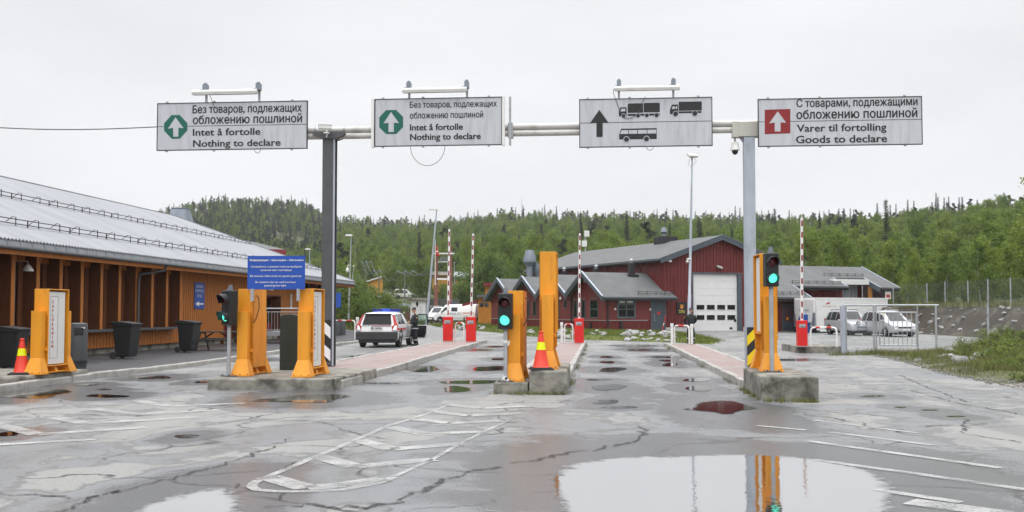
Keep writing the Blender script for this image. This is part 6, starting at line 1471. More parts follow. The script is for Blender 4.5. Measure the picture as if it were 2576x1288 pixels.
# a flat black patch for the shaded interior on the right, and the open door
pc.sidepatch('doorway_shade', [(-.12, .36), (.92, .36), (.95, .95), (.45, 1.42), (-.1, 1.48)], 1, M['black'], off=.008)
dr = bpy.data.objects.new('front_door', None); COL.objects.link(dr); dr.parent = t; dr.location = (.93, .98, 0); 
# door local: +X from the hinge, outer skin +Y ; opened wide to the side
dr.rotation_euler = (0, 0, R(-34))
def doorpoly(ins=0): return [(0 + ins, .36 + ins), (.95 - ins, .36 + ins), (1.08 - ins, .55), (1.10 - ins, 1.0), (1.02 - ins, 1.46 - ins), (.52, 1.47 - ins), (0 + ins, .98)]
mb = MB(); mb.prism([(0, .36), (.95, .36), (1.08, .55), (1.10, .97), (0, .97)], 1, .03, .09); mb.build('door_skin', M['carwhite'], dr, bevel=.012)
mb = MB(); mb.prism([(.04, .42), (.90, .40), (1.0, .58), (1.03, .95), (.04, .95)], 1, -.02, .03); mb.build('door_lining', M['black'], dr, bevel=.01)
mb = MB()
fr = [(0, .97), (.50, 1.47), (1.02, 1.46), (1.10, .97)]
for a, b in zip(fr[:-1], fr[1:]): mb.tube([(a[0], .05, a[1]), (b[0], .05, b[1])], .03, 6)
mb.build('window_frame', M['black'], dr)
glm, gn, gL, gb = custom('clear_car_glass'); gb.inputs['Base Color'].default_value = (.02, .05, .045, 1); gb.inputs['Roughness'].default_value = .05
tr_ = gn.new('ShaderNodeBsdfTransparent'); tr_.inputs[0].default_value = (.62, .8, .74, 1); mx_ = gn.new('ShaderNodeMixShader'); mx_.inputs[0].default_value = .15; gL(tr_.outputs[0], mx_.inputs[1]); gL(gb.outputs[0], mx_.inputs[2]); gL(mx_.outputs[0], gn['Material Output'].inputs[0])
mb = MB(); mb.add([(.06, .05, .98), (1.08, .05, .98), (1.0, .05, 1.44), (.52, .05, 1.44)], [(0, 1, 2, 3)]); mb.build('door_window', glm, dr)
mb = MB(); mb.box((.12, .14, 1.03), (.12, .2, .14)); mb.build('wing_mirror', M['carwhite'], dr, bevel=.03)
# --- police van parked beyond the lawn, seen from its left flank
VAN = [(-2.38, .38, .95, 1.0, .82, .86, .8), (-2.34, .30, 1.15, 1.90, .88, .91, .74), (-2.1, .28, 1.16, 1.95, .89, .92, .77), (.75, .28, 1.16, 1.96, .89, .92, .77), (1.05, .28, 1.14, 1.90, .89, .92, .75), (1.72, .28, 1.08, 1.14, .88, .90, .76), (2.2, .28, .92, .98, .86, .87, .70), (2.42, .34, .70, .74, .80, .80, .62)]
def van_at(name, label, cat, px0, px1, pyw, Yd, rz, st, paint, group=None):
    a = P((px0 + px1) / 2, pyw, Yd); return Car(name, label, cat, (a.x, Yd, a.z), rz, st, paint, group)
vn = van_at('police_van', 'white police van with POLITI lettering parked behind the barrier booms', 'police van', 1093, 1207, 812.5, 104, R(72), VAN, M['carwhite'], 'police vehicles')
vn.body(); t = vn.t
for s in (-1, 1):
    vn.sidepatch('side_window', [(-.05 - .3, 1.20), (.62 - .3, 1.20), (.62 - .3, 1.62), (-.05 - .3, 1.62)], s, M['glasscar']); vn.sidepatch('side_window', [(.55, 1.16), (1.42, 1.14), (1.12, 1.55), (.95, 1.66), (.55, 1.66)], s, M['glasscar'])
    vn.sidepatch('red_stripe', [(-2.2, 1.0), (-.9, 1.0), (-.9, 1.08), (-2.2, 1.08)], s, M['redpaint']); vn.sidepatch('red_stripe', [(.5, .98), (1.9, .90), (1.9, .97), (.5, 1.06)], s, M['redpaint']); vn.sidepatch('blue_stripe', [(-2.2, .50), (1.0, .50), (1.0, .54), (-2.2, .54)], s, M['navy'])
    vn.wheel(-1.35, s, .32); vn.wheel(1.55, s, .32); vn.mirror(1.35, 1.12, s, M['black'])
    mb = MB(); vs, fs = text_geo('POLITI', .03); a_, b_ = vs[:, 0].min(), vs[:, 0].max()
    def mp_(v): u = (v[0] - a_) / (b_ - a_); y = .42 - 1.18 * u if s < 0 else -.76 + 1.18 * u; z = .84 + v[1] * .34; return vn.side(y, z, s, .009)
    mb.add([mp_(v) for v in vs], fs if s > 0 else fs); mb.build('lettering', M['navy'], t)
boxpart(t, 'front_bumper', (-.84, 2.2, .26), (.84, 2.5, .58), M['bumper'], .05); boxpart(t, 'rear_bumper', (-.88, -2.46, .3), (.88, -2.3, .56), M['bumper'], .04)
mb = MB(); mb.b2((-.5, .3, 1.97), (.5, .55, 2.08)); mb.build('light_bar', M['bluelamp'], t, bevel=.02); mb = MB(); mb.b2((-.5, -2.0, 1.95), (.5, -1.8, 2.04)); mb.build('light_bar', M['bluelamp'], t, bevel=.02)
for x in (-.6, .6):
    mb = MB(); mb.b2((x - .02, -1.7, 2.0), (x + .02, .2, 2.03)); mb.build('roof_rail', M['black'], t)
for x0, x1 in ((-.68, -.03), (.03, .68)):
    mb = MB(); mb.add([(x0, -2.352, 1.2), (x1, -2.352, 1.2), (x1 * .95, -2.350, 1.72), (x0 * .95, -2.350, 1.72)], [(0, 1, 2, 3)]); mb.build('rear_window', M['glasscar'], t)
for s in (-1, 1): boxpart(t, 'tail_lamp', (s * .78, -2.40, .65), (s * .90, -2.30, 1.05), M['tail'], .01)
vn.screen(1.68, 1.1, M['glasscar'], 'windscreen', .82)
# --- other parked vehicles
PICK = [(-2.4, .45, .95, 1.0, .80, .84, .8), (-2.34, .40, 1.08, 1.70, .86, .88, .70), (-1.2, .36, 1.1, 1.76, .88, .89, .72), (.4, .36, 1.08, 1.76, .88, .89, .70), (1.1, .36, 1.04, 1.10, .87, .88, .72), (2.1, .38, .96, 1.0, .85, .85, .7), (2.4, .42, .75, .8, .78, .78, .6)]
pk = van_at('pickup_truck', 'silver white pickup with rear canopy between the police van and red annex', 'pickup', 1209, 1236, 811, 104, R(12), PICK, M['carsilver'])
pk.body(); t = pk.t
mb = MB(); mb.add([(-.66, -2.355, 1.2), (.66, -2.355, 1.2), (.58, -2.35, 1.62), (-.58, -2.35, 1.62)], [(0, 1, 2, 3)]); mb.build('rear_window', M['glasscar'], t)
boxpart(t, 'rear_bumper', (-.85, -2.5, .42), (.85, -2.34, .62), M['bumper']); boxpart(t, 'number_plate', (-.25, -2.44, .78), (.25, -2.40, .88), M['ink'], .0)
for s in (-1, 1):
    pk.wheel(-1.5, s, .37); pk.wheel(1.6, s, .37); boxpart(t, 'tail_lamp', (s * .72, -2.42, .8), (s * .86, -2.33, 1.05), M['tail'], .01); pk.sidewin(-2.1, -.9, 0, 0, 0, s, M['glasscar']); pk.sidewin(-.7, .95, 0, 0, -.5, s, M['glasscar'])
SUV = [(-2.05, .42, .85, .9, .76, .80, .74), (-1.98, .36, 1.0, 1.2, .84, .86, .74), (-1.82, .34, 1.03, 1.60, .85, .87, .62), (-1.3, .32, 1.03, 1.68, .86, .875, .64), (.05, .32, 1.0, 1.68, .86, .875, .64), (.3, .32, .99, 1.62, .86, .87, .63), (.92, .32, .98, 1.06, .85, .865, .70), (1.55, .34, .92, .98, .84, .85, .68), (1.95, .36, .80, .84, .80, .81, .62), (2.08, .42, .64, .67, .72, .72, .55)]
MPV = [(-2.15, .36, .80, .85, .76, .82, .76), (-2.1, .30, .95, 1.2, .86, .88, .74), (-1.9, .28, 1.0, 1.55, .88, .895, .64), (-1.3, .26, 1.0, 1.66, .88, .90, .66), (.2, .26, .98, 1.66, .88, .90, .65), (.55, .26, .97, 1.56, .88, .895, .64), (1.38, .26, .95, 1.0, .87, .885, .74), (1.85, .26, .84, .88, .85, .86, .70), (2.12, .28, .72, .75, .80, .80, .62), (2.24, .32, .55, .58, .70, .70, .52)]
def parked(name, label, px0, px1, pyb, rz, st, paint, r, yw, suv, group=None, Y=None):
    g = G((px0 + px1) / 2, pyb, 0) if Y is None else P((px0 + px1) / 2, pyb, Y)
    c = Car(name, label, 'car', (g.x, g.y + (1.9 if Y is None else 0), g.z), rz, st, paint, group); c.body(); t = c.t; f = st[-1][0]
    ws = [q for q in st if q[3] - q[2] > .4]; ym = ws[-1][0]; yb_ = [q[0] for q in st if q[0] > ym][0]; yr = ws[0][0]
    for s in (-1, 1):
        c.sidewin(yr + .12, yr + .72, 0, .1, -.02, s, M['glasscar']); c.sidewin(yr + .80, yr + 1.55, 0, 0, 0, s, M['glasscar']); c.sidewin(yr + 1.62, yb_ - .14, 0, 0, -.52, s, M['glasscar'])
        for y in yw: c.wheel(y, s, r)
        c.mirror(yb_ - .28, .99, s)
        p = f - .30
        mb = MB(); q = c.at(f - .16); zz = q[2] + .0
        mb.ell((s * q[5] * .72, f - .17, zz - .05), (.20, .16, .085), 12, 7); mb.build('headlamp', M['headlamp'], t, smooth=60)
        boxpart(t, 'tail_lamp', (s * .70, st[0][0] - .01, .85), (s * .84, st[0][0] + .10, 1.15), M['tail'], .02)
        c.sidepatch('lower_trim', [(yw[0] + .42, st[3][1] + .02), (yw[1] - .42, st[3][1] + .02), (yw[1] - .42, st[3][1] + .12), (yw[0] + .42, st[3][1] + .12)], s, M['bumper'], off=.01)
        mb = MB(); mb.tube([(s * .60, yr + .35, ws[1][3] + .0), (s * .60, yr + .5, ws[1][3] + .05), (s * .60, ym - .4, ws[1][3] + .05), (s * .60, ym - .25, ws[1][3] + .0)], .022, 6); mb.build('roof_rail', M['bumper'] if suv else M['carsilver'], t)
    c.screen(yb_ - .03, ym + .02, M['glasscar'], 'windscreen', .86); c.screen(yr - .02, st[1][0] + .03, M['glasscar'], 'rear_window', .84)
    w = st[-1][4]
    boxpart(t, 'front_bumper', (-w * 1.02, f - .22, .34), (w * 1.02, f + .03, .56), paint, .05)
    boxpart(t, 'lower_grille', (-w * .7, f - .05, .24), (w * .7, f + .025, .38), M['black'], .01)
    boxpart(t, 'grille', (-w * .62, f - .08, .57), (w * .62, f + .012, .66), M['black'], .01)
    boxpart(t, 'number_plate', (-.26, f + .0, .44), (.26, f + .04, .55), M['whitepaint'], 0)
    boxpart(t, 'underbody', (-.7, st[1][0], .18), (.7, f - .2, .34), M['black'], .02)
    return c
c1 = parked('parked_car', 'silver off-roader with bull bar and spotlights parked left of the silver people carrier', 2109, 2213, 846, R(-174), SUV, M['carsilver'], .34, (-1.22, 1.25), True, 'silver cars behind the gate')
for s in (-1, 1):
    mb = MB(); mb.cyl((s * .32, 2.16, .86), (s * .32, 2.04, .86), .125, n=16); sp__ = mb.build('spot_lamp', M['black'], c1.t, smooth=40)
    mb = MB(); mb.cyl((s * .32, 2.17, .86), (s * .32, 2.155, .86), .105, n=16); mb.build('lens', M['headlamp'], sp__)
mb = MB()
for z in (.42, .52, .62): mb.tube([(-.45, 2.16, z), (.45, 2.16, z)], .025, 6)
for s in (-1, 1): mb.tube([(s * .45, 2.16, .38), (s * .45, 2.16, .66), (s * .36, 2.14, .82)], .025, 6)
mb.tube([(-.36, 2.14, .8), (.36, 2.14, .8)], .025, 6); mb.build('bull_bar', M['galvpost'], c1.t, smooth=40)
c2 = parked('parked_car', 'silver people carrier parked behind the barred gate panel', 2206, 2318, 849, R(-173), MPV, M['carsilver'], .32, (-1.32, 1.36), False, 'silver cars behind the gate')
c3 = parked('parked_car', 'white hatchback parked up the slope above the white hut', 1003, 1033, 753.5, R(-75), SUV, M['carwhite'], .33, (-1.22, 1.25), False, None, 165)
c4 = parked('parked_car', 'white car half hidden behind the nose of the police van', 1098, 1110, 812, R(160), SUV, M['carwhite'], .33, (-1.22, 1.25), False, None, 107)
# ------------------------------------------------------------------ two officers
def skin_mesh(V, E, rad, root=0, sub=2):
    me = bpy.data.meshes.new('figure'); me.from_pydata(V, E, []); o = bpy.data.objects.new('figure', me); COL.objects.link(o)
    bpy.context.view_layer.objects.active = o
    sk = o.modifiers.new('skin', 'SKIN'); sk.use_smooth_shade = True; sk.branch_smoothing = .4
    sv = me.skin_vertices
    if not sv:
        bm = bmesh.new(); bm.from_mesh(me); bm.verts.layers.skin.verify(); bm.to_mesh(me); bm.free()
    lay = me.skin_vertices[0].data
    for i, r in enumerate(rad): lay[i].radius = (r, r) if not isinstance(r, tuple) else r; lay[i].use_root = (i == root)
    if sub: sb = o.modifiers.new('sub', 'SUBSURF'); sb.levels = sub; sb.render_levels = sub
    dg = bpy.context.evaluated_depsgraph_get(); dg.update(); m2 = bpy.data.meshes.new_from_object(o.evaluated_get(dg))
    vs = [v.co.copy() for v in m2.vertices]; fs = [tuple(p.vertices) for p in m2.polygons]; bpy.data.objects.remove(o); bpy.data.meshes.remove(me); bpy.data.meshes.remove(m2); return vs, fs
def officer(label, loc, rz, pose):
    t = thing('person', label, 'person', loc, rz, 'officers in dark uniform'); J = pose
    head, neck, chest, belly, hip = J['head'], J['neck'], J['chest'], J['belly'], J['hip']
    V, E, rd = [], [], []
    def ch(pts, start=None):
        prev = start
        for p, r in pts:
            V.append(Vector(p)); rd.append(r); i = len(V) - 1
            if prev is not None: E.append((prev, i))
            prev = i
        return prev
    a = ch([(hip, .115), (belly, .11), (chest, .125), (neck, .055), (neck + Vector((0, -.0, .06)), .052)])
    for s in (-1, 1):
        A_ = J['arm'][s]; e = ch([(A_[0], .055), (A_[1], .042), (A_[2], .03)], 2)
        # palm and five fingers
        d = (A_[2] - A_[1]).normalized(); pal = A_[2] + d * .06; e2 = ch([(pal, .032)], e); side_ = d.cross(Vector((0, 0, 1))); side_ = side_.normalized() if side_.length > .1 else Vector((1, 0, 0)); cu = J.get('curl', Vector((0, -1, 0)))
        for k, ln in enumerate((.07, .08, .075, .06)):
            b0 = pal + side_ * (.024 * (k - 1.5)) + d * .03; ch([(b0, .010), (b0 + d * ln * .5 + cu * .008, .009), (b0 + d * ln * .9 + cu * .03, .008)], e2)
        ch([(pal - side_ * .035 - d * .01, .011), (pal - side_ * .05 + d * .03 + cu * .012, .009)], e2)
        L_ = J['leg'][s]; ch([(L_[0], .085), (L_[1], .055), (L_[2], .042), (L_[2] + Vector((0, -.12, -.04)), .035)], 0)
    vs, fs = skin_mesh(V, E, rd, 0, 1)
    mb = MB(); mb.add(vs, fs)
    hd = MB(); hd.ell((0, 0, .0), (.076, .095, .115), 18, 14); hd.ell((0, -.09, -.06), (.042, .035, .035), 10, 7); hd.ell((0, -.098, -.012), (.014, .026, .024), 8, 6)
    for s in (-1, 1): hd.ell((s * .078, .005, -.01), (.014, .024, .034), 8, 6); hd.ell((s * .03, -.082, .012), (.014, .012, .009), 8, 5)
    hd.ell((0, -.094, -.052), (.024, .012, .007), 8, 5)
    Rm = Euler((0, 0, J['turn'])).to_matrix(); mb.add([Rm @ Vector(v) + head for v in hd.v], hd.f)
    mb.build('body', M['skin'], t, smooth=60)
    hb = MB(); hb.ell((0, .012, .018), (.081, .096, .105), 16, 10); hb.v = [v if not (v[1] < -.02 and v[2] < .06) else (v[0] * .8, v[1] * .6, max(v[2], .05)) for v in hb.v]
    hr = MB(); hr.add([Rm @ Vector(v) + head for v in hb.v], hb.f); hr.build('hair', M['bark'], t, smooth=60)
    cb = MB(); cb.lathe([(.088, .045), (.092, .07), (.094, .10), (.085, .135), (.05, .15), (.004, .152)], 20); cb.v = [(v[0] * .95, v[1] * 1.08, v[2]) for v in cb.v]
    cb.add([(-.065, -.085, .058), (.065, -.085, .058), (.05, -.165, .040), (0, -.18, .036), (-.05, -.165, .040), (-.065, -.085, .066), (.065, -.085, .066), (.05, -.165, .048), (0, -.18, .044), (-.05, -.165, .048)], [(0, 1, 2, 3, 4)[::-1], (5, 6, 7, 8, 9), (4, 3, 8, 9), (3, 2, 7, 8), (2, 1, 6, 7), (0, 4, 9, 5)])
    cc = MB(); cc.add([Rm @ Vector(v) + head for v in cb.v], cb.f); cp = cc.build('cap', M['uniform'], t, smooth=50)
    bd = MB(); bd.ell((0, -.100, .098), (.022, .012, .024), 8, 6); b3 = MB(); b3.add([Rm @ Vector(v) + head for v in bd.v], bd.f); b3.build('cap_badge', M['whitepaint'], cp)
    V, E, rd = [], [], []
    i0 = ch([(hip - Vector((0, 0, .10)), (.195, .145)), (belly, (.19, .150)), (chest, (.205, .15)), (chest.lerp(neck, .55), (.15, .11)), (neck + Vector((0, 0, .015)), .070)])
    for s in (-1, 1): A_ = J['arm'][s]; ch([(A_[0], .085), (A_[0].lerp(A_[1], .5), .072), (A_[1], .066), (A_[1].lerp(A_[2], .6), .055), (A_[2], .046)], 2)
    vs, fs = skin_mesh(V, E, rd, 0, 2); mb = MB(); mb.add(vs, fs); jk = mb.build('jacket', M['uniform'], t, smooth=60)
    hz = hip.z
    mb = MB(); mb.lathe([(.205, -.035), (.208, -.03), (.208, .0), (.205, .005)], 22, caps=False); mb.v = [(v[0] * J.get('bx', 1.0) + hip.x, v[1] * .74 + hip.y, v[2] + hz - .10) for v in mb.v]; mb.build('hem_band', M['reflect'], jk, smooth=50)
    mb = MB()
    for s in (-1, 1): A_ = J['arm'][s]; p = A_[0].lerp(A_[1], .35); o_ = Vector((s, -.3, .1)).normalized(); mb.ell(p + o_ * .068, (.018, .026, .03), 8, 6)
    mb.build('shoulder_badge', M['badge'], jk)
    V, E, rd = [], [], []
    ch([(hip + Vector((0, 0, .06)), (.165, .125)), (hip - Vector((0, 0, .10)), (.165, .125))])
    for s in (-1, 1): L_ = J['leg'][s]; ch([(L_[0] - Vector((0, 0, .06)), .098), (L_[0].lerp(L_[1], .55), .092), (L_[1], .080), (L_[1].lerp(L_[2], .55), .076), (L_[2] + Vector((0, 0, .03)), .072)], 1)
    vs, fs = skin_mesh(V, E, rd, 0, 2); mb = MB(); mb.add(vs, fs); tr = mb.build('trousers', M['trouser'], t, smooth=60)
    for s in (-1, 1):
        L_ = J['leg'][s]; c = L_[2]
        mb = MB(); k = L_[1].lerp(L_[2], .52); mb.lathe([(.082, -.025), (.084, -.02), (.084, .02), (.082, .025)], 16, tuple(k), caps=False); mb.build('reflective_band', M['reflect'], tr, smooth=50)
        mb = MB(); mb.ell((c.x, c.y - .05, .055), (.052, .135, .055), 12, 8); mb.ell((c.x, c.y + .02, .10), (.052, .06, .09), 12, 8); mb.b2((c.x - .05, c.y - .17, 0), (c.x + .05, c.y + .07, .03)); mb.build('boot', M['leather'], t, smooth=50, bevel=0)
    return t
v = Vector
# beside the car: body turned to the left of the picture, head turned back over the shoulder, hands before the belly
p1_ = dict(hip=v((0, 0, .93)), belly=v((0, -.01, 1.10)), chest=v((0, .0, 1.30)), neck=v((0, -.01, 1.50)), head=v((0, -.06, 1.655)), turn=R(30),
    arm={-1: (v((-.20, .0, 1.40)), v((-.25, -.08, 1.15)), v((-.05, -.27, 1.13))), 1: (v((.20, .0, 1.40)), v((.26, -.04, 1.13)), v((.06, -.27, 1.09)))},
    leg={-1: (v((-.09, 0, .88)), v((-.10, -.03, .48)), v((-.10, .02, .09))), 1: (v((.09, 0, .88)), v((.10, -.02, .48)), v((.11, .05, .09)))}, curl=v((0, 0, -1)))
g = P(1044, 868, 46.6)
officer('officer in black jacket beside the open police car door, looking over the shoulder', (g.x, g.y, 0), R(-62), p1_)
p2_ = dict(hip=v((0, 0, .93)), belly=v((0, .0, 1.10)), chest=v((0, .01, 1.30)), neck=v((0, .0, 1.50)), head=v((0, -.03, 1.655)), turn=R(-32),
    arm={-1: (v((-.21, .02, 1.40)), v((-.29, .11, 1.13)), v((-.14, .20, .97))), 1: (v((.21, .02, 1.40)), v((.29, .11, 1.13)), v((.13, .20, .97)))},
    leg={-1: (v((-.10, 0, .88)), v((-.13, -.02, .48)), v((-.14, .0, .09))), 1: (v((.10, 0, .88)), v((.13, -.02, .48)), v((.14, .0, .09)))}, curl=v((0, 0, -1)))
g = G(1738, 864.5, 0)
officer('officer standing with hands behind the back in front of the garage door', (g.x, g.y, 0), R(4), p2_)
# ------------------------------------------------------------------ terrain
def interp(x, pts):
    if x <= pts[0][0]: return pts[0][1]
    for a, b in zip(pts[:-1], pts[1:]):
        if x <= b[0]: return a[1] + (b[1] - a[1]) * (x - a[0]) / (b[0] - a[0])
    return pts[-1][1]
SKY = [(-900, 560), (-300, 570), (300, 562), (400, 549), (450, 530), (500, 514), (560, 503), (620, 500), (700, 504), (760, 508), (800, 530), (850, 550), (900, 557), (1050, 557), (1150, 552), (1250, 541), (1300, 535), (1450, 535), (1550, 541), (1700, 551), (1900, 553), (2050, 553), (2200, 552), (2350, 546), (2450, 540), (2576, 532), (2900, 512), (3600, 490)]
RID = [(-900, 520), (300, 560), (450, 620), (760, 620), (860, 600), (1000, 660), (1200, 560), (1400, 520), (2000, 520), (2150, 460), (2400, 360), (2576, 300), (3600, 260)]
R0 = [(-900, 110), (400, 120), (800, 125), (1000, 120), (1250, 108), (1900, 98), (2200, 88), (2576, 78), (3600, 70)]
def ramp(t): return ss(t) * .35 + t * .65 if t < 1 else 1.0
def H(x, y):
    if y < 5: return -.06
    k = x / y; xx = 1288 + 2500 * k; r = math.hypot(x, y); rr = interp(xx, RID); r0 = interp(xx, R0)
    zt = (784 - interp(xx, SKY)) / 2500 * rr + 1.6 - 5.5
    left = ss((900 - xx) / 150)
    t = max(0, min(1, (r - r0) / (rr - r0))); p = (t ** 1.25) * (1 - left) + (t ** 1.9) * left
    z = zt * p if r < rr else zt - (r - rr) * .02
    if r < r0 + 40: z += gz(x, min(y, 130)) * (1 - ss((r - r0) / 40))
    if r > 130: z += 1.3 * math.sin(x * .045 + y * .02) * math.sin(y * .031 - x * .013) * min(1, (r - 130) / 100)
    sh = 1.85 * ss((x - 28.9) / 2.0) * ss((y - 30) / 8) * (1 - ss((r - 95) / 60)) if x > 28 else 0
    return max(z, sh) - (.06 if r < 125 else .06 * (1 - ss((r - 125) / 30)))
azs = np.linspace(R(-46), R(46), 280); rs = [4, 8, 14, 20, 26, 32, 37, 42]
while rs[-1] < 980: rs.append(rs[-1] * 1.022)
vs = [(r * math.sin(a), r * math.cos(a), H(r * math.sin(a), r * math.cos(a))) for r in rs for a in azs]; n = len(azs)
me = bpy.data.meshes.new('ground'); me.from_pydata(vs, [], [(i * n + j, i * n + j + 1, (i + 1) * n + j + 1, (i + 1) * n + j) for i in range(len(rs) - 1) for j in range(n - 1)])
me.materials.append(M['earth']); me.shade_smooth(); o = bpy.data.objects.new('ground', me); COL.objects.link(o); o['kind'] = 'structure'
sheet('ground_apron', [(-990, -60), (990, -60), (990, 5), (-990, 5)], lambda x, y: -.12, None, M['earth'])
# lawn before the hall
LAWN = [G(x, y, .1) for x, y in ((1082, 823), (1117, 831), (1196, 838), (1320, 847), (1440, 852), (1560, 854), (1700, 857), (1790, 861), (1808, 854), (1765, 847), (1690, 842.5))]
LAWN = [(p.x, p.y) for p in LAWN] + [(6.0, 66.3), (-1.8, 85), (-3, 108)]
lawnz = lambda x, y: gz(x, y) + .02 + .16 * ss(edge_dist((x, y), LAWN) / 1.6)
sheet('lawn', LAWN, lawnz, 1.1, M['lawn'], skirt=.1)
# yard bank on the right
TOE = [(24.5, 77), (27.6, 70.5), (28.2, 66), (28.2, 59.7), (27.7, 52), (27, 45), (26.2, 38), (25.5, 33)]
def toex(y): return interp(y, [(b, a) for a, b in TOE[::-1]])
from mathutils import noise as mn
def bankz(x, y):
    d = x - toex(y); return (1.95 * ss(d / 2.3) + (.16 * mn.noise((x * .9, y * .9, 3)) + .10 * mn.noise((x * 2.6, y * 2.6, 7))) * min(1, max(0, d) * 1.2)) + .02
bk = TOE + [(30.5, 33), (31.5, 45), (32.2, 59.7), (32.2, 66), (31, 74), (27, 80)]
sheet('bank', bk, bankz, .55, M['bank'])
# rough verge in the right foreground
VE = [(13.07, 38.8), (13.4, 36.7), (12.5, 31.2), (11.2, 25.6), (10.8, 22.7), (10.6, 20.6), (10.9, 17.5), (11.6, 14)]
def vex(y): return interp(y, [(b, a) for a, b in VE[::-1]])
def fency(x): return 37.7 + (x - 15.9) * .86
def vergez(x, y):
    d = x - vex(y); f = ss((fency(x) - y) / 2.2)
    return (.006 + (.10 * ss(d / 1.2) + .62 * ss((d - .8) / 7.5) + .10 * mn.noise((x * .8, y * .8, 1)) * min(1, max(0, d))) * f) + .9 * ss((x - 20) / 8) * ss((fency(x) + 2 - y) / 3)
sheet('verge', [(a + .12 * math.sin(i * 2.1), b) for i, (a, b) in enumerate(VE)] + [(36, 14), (36, 52), (24, 44.5), (19.5, 40.6), (15.5, 38.0)], vergez, .6, M['verge'])
# ------------------------------------------------------------------ grass as loose blades
def blades(name, pts, mat_, h=(.1, .25), w=.02, per=5, spread=.12):
    r = np.random.RandomState(3); n = len(pts) * per; p = np.repeat(np.array(pts), per, 0) + np.concatenate([r.normal(0, spread, (n, 2)), np.zeros((n, 1))], 1)
    a = r.uniform(0, 6.28, n); hh = r.uniform(h[0], h[1], n); ww = w * r.uniform(.6, 1.4, n); lean = r.normal(0, .35, (n, 2)) * hh[:, None]
    dx, dy = np.cos(a) * ww, np.sin(a) * ww
    A_ = p - np.stack([dx, dy, np.zeros(n)], 1); B_ = p + np.stack([dx, dy, np.zeros(n)], 1); C = p + np.stack([lean[:, 0], lean[:, 1], hh], 1)
    vs = np.stack([A_, B_, C], 1).reshape(-1, 3); me = bpy.data.meshes.new(name); me.vertices.add(3 * n); me.vertices.foreach_set('co', vs.reshape(-1)); me.loops.add(3 * n); me.loops.foreach_set('vertex_index', np.arange(3 * n))
    me.polygons.add(n); me.polygons.foreach_set('loop_start', np.arange(0, 3 * n, 3)); me.polygons.foreach_set('loop_total', np.full(n, 3)); me.update(); me.validate(); me.materials.append(mat_)
    o = bpy.data.objects.new(name, me); COL.objects.link(o); o['kind'] = 'stuff'; return o
rg = random.Random(11)
def scatter(poly, n, zf, cond=None):
    xs = [p[0] for p in poly]; ys = [p[1] for p in poly]; out = []
    while len(out) < n:
        q = (rg.uniform(min(xs), max(xs)), rg.uniform(min(ys), max(ys)))
        if inside(q, poly) and (cond is None or cond(*q)): out.append((q[0], q[1], zf(*q)))
    return out
blades('lawn_grass', scatter(LAWN, 9000, lawnz), M['grass'], (.05, .14), .013, 7, .2)
VP = [(a, b) for a, b in VE] + [(30, 14), (30, 46), (19.5, 40.6), (15.5, 38.0)]
blades('verge_grass', scatter(VP, 12000, lambda x, y: vergez(x, y) - .01, lambda x, y: mn.noise((x * .5, y * .5, 9)) > -.25 and x - vex(y) > -.12 + .9 * rg.random() ** 2), M['grassdry'], (.08, .30), .006, 12, .16)
blades('bank_grass', scatter([(29.6, 36), (33, 45), (33.5, 60), (33, 70), (30, 78), (27, 79), (29.8, 68), (30.2, 60)], 2500, lambda x, y: 1.9, None), M['grassdry'], (.15, .5), .03, 4, .2)
kp = []
for a, b, side in (((-.30 + 1.32, 19.6), (3.52, 47.6), 1), ((4.80, 20.4), (7.04, 45.6), -1), ((4.5, 17.95), (4.8, 20.5), -1), ((4.5, 17.85), (5.4, 17.6), 0), ((-.36, 19.38), (1.0, 19.25), 0)):
    for i in range(90):
        f = rg.random(); 
        if mn.noise((f * 14, a[0], 2)) > -.05: kp.append((a[0] + (b[0] - a[0]) * f + side * rg.uniform(.02, .10), a[1] + (b[1] - a[1]) * f - (.04 if side == 0 else 0), 0))
blades('kerb_weeds', kp, M['grassdry'], (.02, .11), .006, 9, .05)
wl_ = []
for i in range(140): f = rg.random(); wl_.append((11.7 + 4 * f, 36.6 + .9 * f + rg.uniform(-.25, .1), .0))
blades('gate_weeds', wl_, M['grassdry'], (.04, .20), .007, 12, .12)
def roughz(x, y): return H(x, y) + .02
rough = [(-11, 68), (-9.5, 72), (-8.5, 84), (-8.5, 130), (-40, 130), (-32, 68)]
blades('rough_grass', scatter(rough, 3500, roughz) + scatter([(-2.5, 82), (6, 110), (5, 130), (3.5, 128)], 900, roughz) , M['grassdry'], (.2, .6), .05, 4, .3)
# ------------------------------------------------------------------ stones
def rock_geo(seed):
    r = random.Random(seed); mb = MB(); mb.ell((0, 0, .3), (.5, .42, .36), 9, 6); o = Vector((r.random() * 9, r.random() * 9, 0))
    mb.v = [tuple(Vector(v) * (1 + .45 * mn.noise(Vector(v) * 1.9 + o))) for v in mb.v]; return mb
RK = [rock_geo(i) for i in range(5)]
def rocks(pts, label, group, smin, smax, name='stone'):
    first = []
    for i, p in enumerate(pts):
        k = i % 5; s = rg.uniform(smin, smax)
        if i < 5: o = RK[k].build(name, M['rock'], smooth=35); first.append(o)
        else: o = first[k].copy(); COL.objects.link(o)
        o.location = (p[0], p[1], p[2] - .1 * s); o.rotation_euler = (rg.uniform(-.3, .3), rg.uniform(-.3, .3), rg.uniform(0, 6.28)); o.scale = (s, s * rg.uniform(.7, 1.1), s * rg.uniform(.5, .9)); tag(o, label, 'stone', group)
pts = []
for i in range(110):
    f = rg.random(); xx = 1315 + (1700 - 1315) * f; c = 841 + 10 * f ** .6
    if mn.noise((f * 9, 1.3, 2)) < -.28: continue
    g = G(xx, c + rg.uniform(-4.5, 3.5), .15); pts.append((g.x, g.y, lawnz(g.x, g.y)))
for i in range(14):
    g = G(rg.uniform(1110, 1230), rg.uniform(829, 836), .15); pts.append((g.x, g.y, lawnz(g.x, g.y)))
